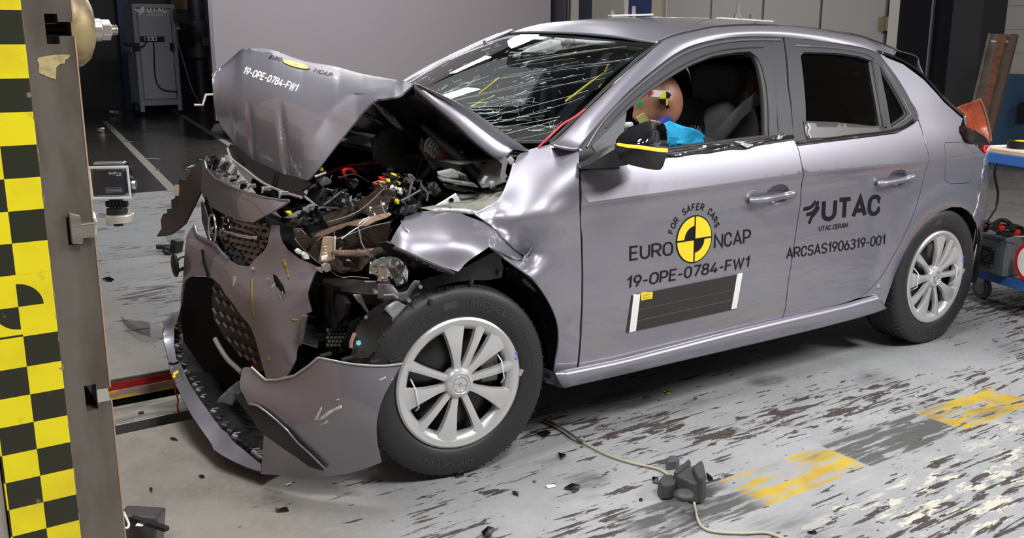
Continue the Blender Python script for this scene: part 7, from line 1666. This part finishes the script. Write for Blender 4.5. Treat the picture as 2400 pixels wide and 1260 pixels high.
# ---- blue workshop trolley behind the car
BLUEF = pbr('trolley_blue', (.035, .12, .38), .4); PLY = pbr('plywood', (.42, .22, .10), .6, noise=(8, (.28, .15, .08), .4, .6))
TX0 = 3.55
def trolley():
    e0, e1 = at(2270, 632, z=.16), at(2400, 672, z=.16)
    d = (e1-e0); d.z = 0; d.normalize(); n = Vector((-d.y, d.x, 0))
    if n.x < 0: n = -n
    r = empty('workshop_trolley', (e0.x, e0.y, 0), 'blue steel trolley with plywood shelves behind the rear wheel', 'trolley')
    A = math.atan2(d.y, d.x); W, D = 1.25, .75; o = e0-d*.10
    def q(u, v, z): p = o+d*u+n*v; return Vector((p.x, p.y, z))
    rot = Euler((0, 0, A)).to_matrix()
    def frame(z, nm):
        for (u, v, sx, sy) in ((W/2, 0, W, .035), (W/2, D, W, .035), (0, D/2, .035, D), (W, D/2, .035, D)): put(MB().box(q(u, v, z), (sx, sy, .05), rot).build(nm, BLUEF, None, bevel=.003), r)
        put(MB().box(q(W/2, D/2, z+.018), (W-.03, D-.03, .014), rot).build('plywood_shelf', PLY, None), r)
    frame(.165, 'lower_frame')
    zt = .765
    frame(zt, 'upper_frame')
    for u, v in ((W, 0), (W, D)): put(MB().box(q(u, v, .45), (.035, .035, .56), rot).build('corner_post', BLUEF, None), r)
    for u, v in ((0, D), ): put(MB().box(q(u, v, .45), (.035, .035, .56), rot).build('corner_post', BLUEF, None), r)
    for u, v in ((.10, .10), (W-.1, .1), (.1, D-.1), (W-.1, D-.1)):
        c = q(u, v, .055); put(MB().cyl(c-n*.015, c+n*.015, .055, 24).build('castor_wheel', pbr('castor_rubber', (.16, .16, .165), .5), None, 40), r)
        put(MB().cyl(c-n*.017, c+n*.017, .034, 18).build('castor_hub', pbr('castor_hub', (.32, .32, .32), .4), None), r)
        put(MB().box(c+Vector((.01, 0, .05))-n*.024, (.05, .004, .09), rot).box(c+Vector((.01, 0, .05))+n*.024, (.05, .004, .09), rot).box(c+Vector((.01, 0, .085)), (.06, .05, .006), rot).build('castor_fork', BRIGHT, None), r)
    return q, rot, d, n, zt
Q, TR, TD, TN, ZT = trolley()
def onshelf():
    zs = .165+.026
    # grey power supply with fan grille
    c0, c1 = at(2290, 634, z=zs), at(2361, 646, z=zs); L = (c1-c0).length+.02; d = TD; n = TN; Wd = .30; H = .20
    r = empty('power_supply', c0, 'grey steel power supply box with a square fan grille on the lower trolley shelf', 'power supply')
    cen = c0+d*(L/2-.02)+n*(Wd/2+.02)
    PS = pbr('power_supply_grey', (.115, .13, .155), .5, noise=(12, (.085, .095, .11), .45, .65))
    put(MB().box(cen+Vector((0, 0, H/2)), (L, Wd, H), TR).build('case', PS, None, bevel=.006), r)
    f0 = cen-n*(Wd/2+.003)
    fc = f0+d*(-L*.17)+Vector((0, 0, H*.42)); fs = .095
    put(MB().box(fc, (fs, .004, fs), TR).build('fan_frame', BLACK, None), r)
    for k in range(7): put(MB().box(fc-n*.004+Vector((0, 0, -fs*.4+k*fs*.133)), (fs*.86, .004, .005), TR).build('grille_bar', pbr('grille_dark', (.03, .03, .03), .5), None), r)
    put(MB().cyl(fc-n*.002, fc-n*.005, .026, 20).build('fan_hub', pbr('fan_hub', (.12, .13, .14), .4), None), r)
    put(MB().box(fc-n*.008, (fs*1.0, .004, .012), TR @ Euler((0, R(-38), 0)).to_matrix()).build('fan_strap', BLACK, None), r)
    for sx in (-1, 1):
        for sz in (-1, 1): put(MB().cyl(fc+d*sx*fs*.45+Vector((0, 0, sz*fs*.45))-n*.001, fc+d*sx*fs*.45+Vector((0, 0, sz*fs*.45))-n*.007, .005, 10).build('screw', BRIGHT, None), r)
    for u, z in ((L*.36, H*.85), (L*.36, H*.1)): put(MB().cyl(f0+d*u+Vector((0, 0, z)), f0+d*u-n*.004+Vector((0, 0, z)), .005, 10).build('screw', BRIGHT, None), r)
    for k in range(3): put(MB().box(f0+d*(-L*.36+k*.085)+Vector((0, 0, H*.90)), (.06, .003, .006), TR).build('vent_slot', pbr('vent_dark', (.05, .055, .06), .5), None), r)
    top = cen+Vector((0, 0, H))
    put(MB().cyl(top+d*.0-n*.04, top-n*.04+Vector((0, 0, .035)), .010, 10).build('terminal', pbr('brass', (.55, .42, .16), .3, .9), None), r)
    put(MB().box(top+d*.10-n*.05+Vector((0, 0, .001)), (.13, .02, .002), Euler((0, 0, .5)).to_matrix() @ TR).build('warning_strip', pbr('warning_pale', (.62, .45, .42), .5), None), r)
    # cable bundle
    cb = empty('cable_bundle', top, 'tangle of thick black cables with red ends on top of the grey power supply', 'cables')
    def P(x, y, k): return at(x, y, y=k)
    yk = top.y
    for pts in ([(2312, 520), (2330, 530), (2345, 528), (2370, 535), (2400, 550)], [(2308, 540), (2325, 528), (2345, 516), (2362, 520), (2380, 536), (2400, 552)], [(2312, 527), (2335, 538), (2360, 545), (2400, 545)], [(2350, 535), (2372, 528), (2390, 533), (2402, 538)], [(2335, 545), (2360, 548), (2385, 546), (2402, 548)]):
        put(tube('cable', spline([P(x, y, yk-.03*(i % 2)) for i, (x, y) in enumerate(pts)], 5), .011, BLACK, None, 8), cb)
    for x, y in ((2344, 533), (2381, 543)): put(MB().cyl(P(x-4, y, yk-.03), P(x+5, y+1, yk-.03), .015, 12).build('red_sleeve', RED, None), cb)
    # red/white sign edge at the far right
    c = at(2399, 590, z=.30); sg = empty('round_sign', c, 'red-rimmed round sign standing on the trolley shelf at the right edge', 'sign')
    cc = at(2417, 600, y=c.y-.14); rr = .10
    cc.z = zs+rr+.004
    put(MB().cyl(cc, cc+n*.012, rr, 40).build('rim', RED, None), sg); put(MB().cyl(cc-n*.002, cc+n*.002, rr*.80, 40).build('face', WHITE, None), sg)
    zt = ZT+.026
    # papers and tape roll on the upper shelf
    p0 = at(2318, 346, z=zt); 
    pa = MB(); rnd = random.Random(2)
    p = Q(.14, .22, zt+.006); 
    tag(MB().box(p, (.30, .21, .012), TR).build('paper_stack', pbr('paper_white', (.80, .80, .78), .6), None), 'stack of white papers on the upper trolley shelf behind the tail lamp', 'papers')
    t0 = at(2385, 352, z=zt); tp = empty('tape_roll', t0, 'roll of dark tape with a yellow core on the upper trolley shelf', 'tape roll')
    c = at(2396, 353, z=zt); put(MB().lathe([(.075, 0), (.075, .05), (.040, .05), (.040, 0), (.075, 0)], 36, Matrix.Rotation(R(90), 3, 'X')).build('tape', BLACK, None, 40), tp)
    tp.children[0].matrix_parent_inverse = Matrix(); tp.children[0].location = c-Vector(t0)
    co = MB().lathe([(.0405, .001), (.0405, .051), (.034, .051), (.034, .001)], 36, Matrix.Rotation(R(90), 3, 'X')).build('core', YEL, None, 40); co.parent = tp; co.location = c-Vector(t0)
    # cable hanging from the upper shelf
    tag(tube('hanging_cable', spline([at(x, y, y=Q(0, 0, 0).y-.03) for x, y in [(2341, 373), (2334, 388), (2331, 408), (2335, 430), (2339, 455), (2334, 485), (2322, 505), (2314, 518)]], 5), .007, pbr('cable_navy', (.03, .04, .07), .5), None, 8), 'dark blue cable hanging from the upper shelf down to the power supply', 'cable')
onshelf()
# orange sack behind the tailgate
SA = [(2240, 254), (2258, 245), (2275, 240), (2290, 234), (2302, 236), (2308, 250), (2314, 275), (2319, 300), (2324, 320), (2321, 331), (2318, 345), (2300, 352), (2280, 350), (2255, 300)]
sk_ = crumple('orange_sack', SA, -.42, pbr('orange_tarp', (.32, .055, .016), .35, noise=(9, (.28, .06, .03), .45, .65)), None, .035, 5, 33, True)
tag(sk_, 'crumpled orange plastic sack standing on the trolley behind the tail lamp', 'sack')
SE = [at(x, y, y=-.45) for x, y in [(2296, 233), (2303, 248), (2312, 275), (2319, 305), (2322, 330)]]
tube('sheet_seam', spline(SE, 4), .007, pbr('seam_tape', (.20, .12, .085), .35), sk_)
# leaning rusty steel beam
def beam():
    x = 8.0
    P = [at(2320, 82, x=x), at(2388, 84, x=x), at(2330, 330, x=x), at(2278, 300, x=x)]
    bl = [P[0], P[1]]; dn = at(2320, 320, x=x-.5); 
    a0, a1 = P[0], P[1]; b0, b1 = at(2262, 330, x=x-.5), at(2322, 345, x=x-.5)
    def ext(a, b): t = a.z/(a.z-b.z); return a+(b-a)*t
    b0, b1 = ext(a0, b0), ext(a1, b1)
    RB = pbr('beam_steel', (.10, .085, .075), .6, .4, noise=(6, (.065, .05, .042), .4, .65)); RU = pbr('beam_rust', (.115, .036, .014), .85, noise=(18, (.06, .022, .012), .45, .6))
    r = empty('steel_beam', (b0+b1)/2, 'rusty steel channel beam leaning against the blue and cream wall', 'beam')
    def strip(u0, u1, lift, nm, mat, th):
        V = [a0.lerp(a1, u0), a0.lerp(a1, u1), b0.lerp(b1, u1), b0.lerp(b1, u0)]; V = [p+Vector((-lift, -lift*.5, 0)) for p in V]
        put(mesh(nm, V, [(0, 1, 2, 3)], mat, None, thick=th), r)
    strip(0, 1, 0, 'web', RB, .03); strip(0, .10, .008, 'flange', RB, .04); strip(.80, 1., .008, 'flange', pbr('beam_flange_rust', (.060, .030, .020), .8, .1), .04); strip(.33, .62, .042, 'rust_band', RU, .006)
    for px in (2326, 2354): put(box('label_tag', at(px, 108, x=x-.06), (.01, .055, .11), pbr('tag_cream', (.42, .38, .28), .6), None, (R(12), 0, 0), .001), r)
beam()
tag(box('wall_socket', at(2398, 262, x=8.96), (.05, .09, .20), BLACK), 'small black box on the blue wall at the right edge', 'box')
# ---- floor debris
def shard(name, pts, mat, label, cat, th=.006, lift=.004, tilt=0., group=None):
    P = [at(x, y, z=lift+tilt*math.sin(i*1.7)) for i, (x, y) in enumerate(pts)]
    c = sum(P, Vector())/len(P); n = len(P); up = Vector((0, 0, th))
    m = MB(); T = [p+up for p in P]; m.add(P+T+[c+up*1.5], [(i, (i+1) % n, n+(i+1) % n, n+i) for i in range(n)]+[(n+i, n+(i+1) % n, 2*n) for i in range(n)]+[tuple(range(n-1, -1, -1))])
    return tag(m.build(name, mat), label, cat, group)
SH = [([(1322, 1146), (1340, 1135), (1360, 1140), (1357, 1150), (1344, 1154), (1338, 1146)], 'curved glossy black shard on the grey floor left of the dark oil smudge'),
      ([(1307, 1063), (1327, 1067), (1314, 1078)], 'small triangular black shard on the grey floor right of the front tyre'),
      ([(1259, 1016), (1280, 1010), (1291, 1016), (1275, 1028), (1268, 1020)], 'crumpled navy-black shard beside the front end of the pale cable'),
      ([(1528, 1120), (1543, 1121), (1543, 1135), (1530, 1133)], 'squarish black shard just left of the big grey plastic fragment'),
      ([(1655, 1110), (1664, 1116), (1671, 1124), (1662, 1128), (1656, 1122)], 'pointed black shard between the grey plastic fragment and the yellow stripe'),
      ([(1200, 1153), (1216, 1155), (1214, 1163), (1202, 1160)], 'thin black sliver on the floor below the front tyre'),
      ([(1060, 1108), (1075, 1104), (1090, 1108), (1086, 1117), (1070, 1118)], 'dark crumb right under the front tyre contact'),
      ([(1128, 1250), (1144, 1236), (1158, 1240), (1152, 1256), (1134, 1262)], 'black shard cut by the bottom edge of the picture'),
      ([(645, 1196), (672, 1191), (677, 1198), (650, 1203)], 'flat dark chip on the concrete below the bumper corner'),
      ([(466, 1117), (474, 1115), (480, 1119), (472, 1123)], 'small black chip on the concrete left of the bumper corner'),
      ([(1892, 1248), (1908, 1245), (1914, 1251), (1900, 1253)], 'small dark chip near the bottom edge below the yellow stripe'),
      ([(239, 654), (256, 650), (268, 656), (262, 661), (250, 658)], 'dark splinter on the pale plate just right of the steel post'),
      ([(398, 1028), (408, 1028), (417, 1033), (404, 1033)], 'tiny dark chip on the concrete left of the bumper lip'),
      ([(350, 1145), (358, 1146), (357, 1155), (350, 1152)], 'tiny round dark chip on the concrete right of the steel post'),
      ([(1497, 1172), (1504, 1170), (1506, 1174), (1499, 1176)], 'smallest black crumb left of the grey plastic fragment')]
for P, lb_ in SH: shard('plastic_shard', P, GLOSSB, lb_, 'shard', .006, .002, .004)
shard('white_chip', [(1279, 1138), (1298, 1135), (1303, 1140), (1284, 1144)], WHITE, 'small white chip on the grey floor beside the curved black shard', 'chip', .002, .002)
shard('pale_chip', [(668, 1136), (682, 1130), (684, 1133), (672, 1139)], pbr('chip_pale', (.62, .56, .50), .6), 'pale flat chip on the floor under the bumper corner', 'chip', .002, .002)
shard('grey_cap', [(1560, 1093), (1570, 1084), (1582, 1083), (1592, 1092), (1584, 1098), (1562, 1101)], pbr('cap_blue_grey', (.06, .07, .09), .4), 'blue-grey plastic cap on the floor behind the big plastic fragment', 'cap', .025, .002)
def frag():
    z = .03
    r = empty('plastic_fragment', at(1600, 1160, z=0), 'large matt grey moulded plastic fragment lying on the floor before the yellow stripe', 'fragment')
    M = pbr('fragment_grey', (.040, .040, .043), .55, bump=(40, .1, .003))
    def blk(P, z0, z1, nm):
        n = len(P); A = [at(x, y, z=z0) for x, y in P]; c = sum(A, Vector())/n; B = [c+(p-c)*.86+Vector((0, 0, z1-z0)) for p in A]
        o = MB().add(A+B, [tuple(range(n-1, -1, -1)), tuple(range(n, 2*n))]+[(i, (i+1) % n, n+(i+1) % n, n+i) for i in range(n)]).build(nm, M, None, bevel=.006); return put(o, r)
    blk([(1538, 1158), (1552, 1142), (1572, 1140), (1590, 1150), (1584, 1164), (1568, 1170), (1550, 1172)], .003, .05, 'left_block')
    blk([(1578, 1136), (1600, 1122), (1612, 1110), (1618, 1118), (1612, 1136), (1640, 1150), (1650, 1165), (1645, 1178), (1630, 1182), (1612, 1176), (1590, 1164), (1574, 1155)], .003, .065, 'main_block')
    blk([(1618, 1150), (1632, 1136), (1644, 1130), (1648, 1142), (1654, 1170), (1644, 1182), (1630, 1178)], .003, .085, 'right_fin')
    blk([(1574, 1136), (1596, 1120), (1613, 1107), (1617, 1114), (1600, 1128), (1584, 1140)], .03, .075, 'upper_rib')
    c = at(1603, 1160, z=.062); put(MB().sphere(c, (.030, .030, .016)).build('boss', M, None, 60), r)
frag()
CAB = pbr('cable_cream', (.38, .35, .26), .5)
def groundline(pts, z=.006, k=5): return spline([at(x, y, z=z) for x, y in pts], k)
tag(tube('floor_cable', groundline([(1280, 988), (1310, 1004), (1345, 1028), (1366, 1036), (1420, 1064), (1480, 1084), (1535, 1096), (1560, 1108), (1590, 1132), (1622, 1165), (1629, 1190), (1635, 1215), (1648, 1236), (1680, 1246), (1740, 1249), (1790, 1247), (1815, 1253), (1850, 1268)]), .0042, CAB, None, 8), 'thin cream cable running over the grey floor past the plastic fragment', 'cable')
tag(tube('cable_sleeve', groundline([(1277, 983), (1300, 994), (1330, 1012), (1352, 1028), (1366, 1036)], .009), .0062, pbr('sleeve_grey', (.09, .085, .08), .45), None, 8), 'dark sleeve around the start of the cream cable near the front tyre', 'cable sleeve')
P = [(1553, 918), (1556, 915), (1573, 916.5), (1572, 920), (1566, 924), (1556, 921)]
def ftarget():
    c = at(1563, 919, z=.0015); r = empty('floor_target', c, 'small yellow and black target sticker on the floor beside the sill', 'target sticker')
    put(mesh('sticker', [at(x, y, z=.0012) for x, y in [(1552, 917), (1562, 914.5), (1574, 919), (1566, 924.5)]], [(0, 1, 2, 3)], INK, None, thick=.0008, off=1), r)
    for P in ([(1552.5, 917), (1559, 915), (1563, 918.5)], [(1563.5, 919.5), (1573, 919.2), (1566.5, 923.8), (1560, 922)]): put(mesh('yellow_quadrant', [at(x, y, z=.0026) for x, y in P], [tuple(range(len(P)))], YEL, None, thick=.0004, off=1), r)
ftarget()
# left floor: broken black latch, clear lens splinter, metal thing, tool box
def latch():
    c = at(398, 582, z=0); r = empty('broken_latch', c, 'broken black latch piece lying on the floor seam under the dark flap', 'broken part')
    for k, (x, y, dz, s) in enumerate(((385, 578, .03, (.10, .03, .03)), (402, 584, .02, (.10, .06, .035)), (414, 576, .045, (.07, .05, .08)), (398, 590, .012, (.10, .05, .02)))): put(box('latch_piece', at(x, y, z=dz), s, BLACK, None, (.1*k, .1, .3*k), .004), r)
    c = at(410, 553, z=.04); o = MB().cyl(c-Vector((0, 0, .04)), c+Vector((0, 0, .03)), .05, 14, .07); tag(o.build('clear_splinter', CLEARP, None), 'clear plastic splinter standing on the grey paint under the dark flap', 'splinter')
latch()
LN = [(283, 737), (290, 748), (300, 752), (330, 752), (365, 760), (380, 765), (384, 790), (360, 792), (325, 782), (300, 770), (288, 755)]
tag(mesh('lens_fragment', [at(x, y, z=.004+.03*max(0, math.sin((x-283)/101*PI))) for x, y in densify(LN, 6)], [tuple(range(len(densify(LN, 6))))], CLEARP, thick=.003), 'clear curved lens fragment lying on the pale plate beside the bumper lip', 'lens fragment')
def toolbox():
    c = at(330, 1235, z=.06); r = empty('sensor_box', (c.x, c.y, 0), 'small black device with a white sticker at the foot of the steel post', 'device')
    ro = (R(-8), R(6), R(-30))
    put(box('case', (c.x, c.y, .055), (.105, .085, .10), pbr('device_black', (.05, .05, .052), .3), None, ro, .006), r)
    put(box('lid_bar', at(350, 1226, z=.11), (.016, .13, .012), BLACK, None, (0, 0, R(28)), .002), r)
    put(box('white_label', at(328, 1229, z=.107), (.018, .018, .002), WHITE, None, ro, 0), r)
    put(box('wedge', at(310, 1248, z=.05), (.05, .05, .09), BLACK, None, (0, .3, .4), .004), r)
toolbox()
tag(tube('white_tie', spline([at(x, y, z=.16) for x, y in [(290, 1200), (297, 1215), (302, 1228), (299, 1236), (292, 1236)]], 4), .003, pbr('tie_white', (.75, .78, .82), .4), None, 6), 'loop of white tie hanging at the foot of the steel post', 'tie')
random.seed(77)
SPK = ['on the pale plate between the post and the bumper', ]
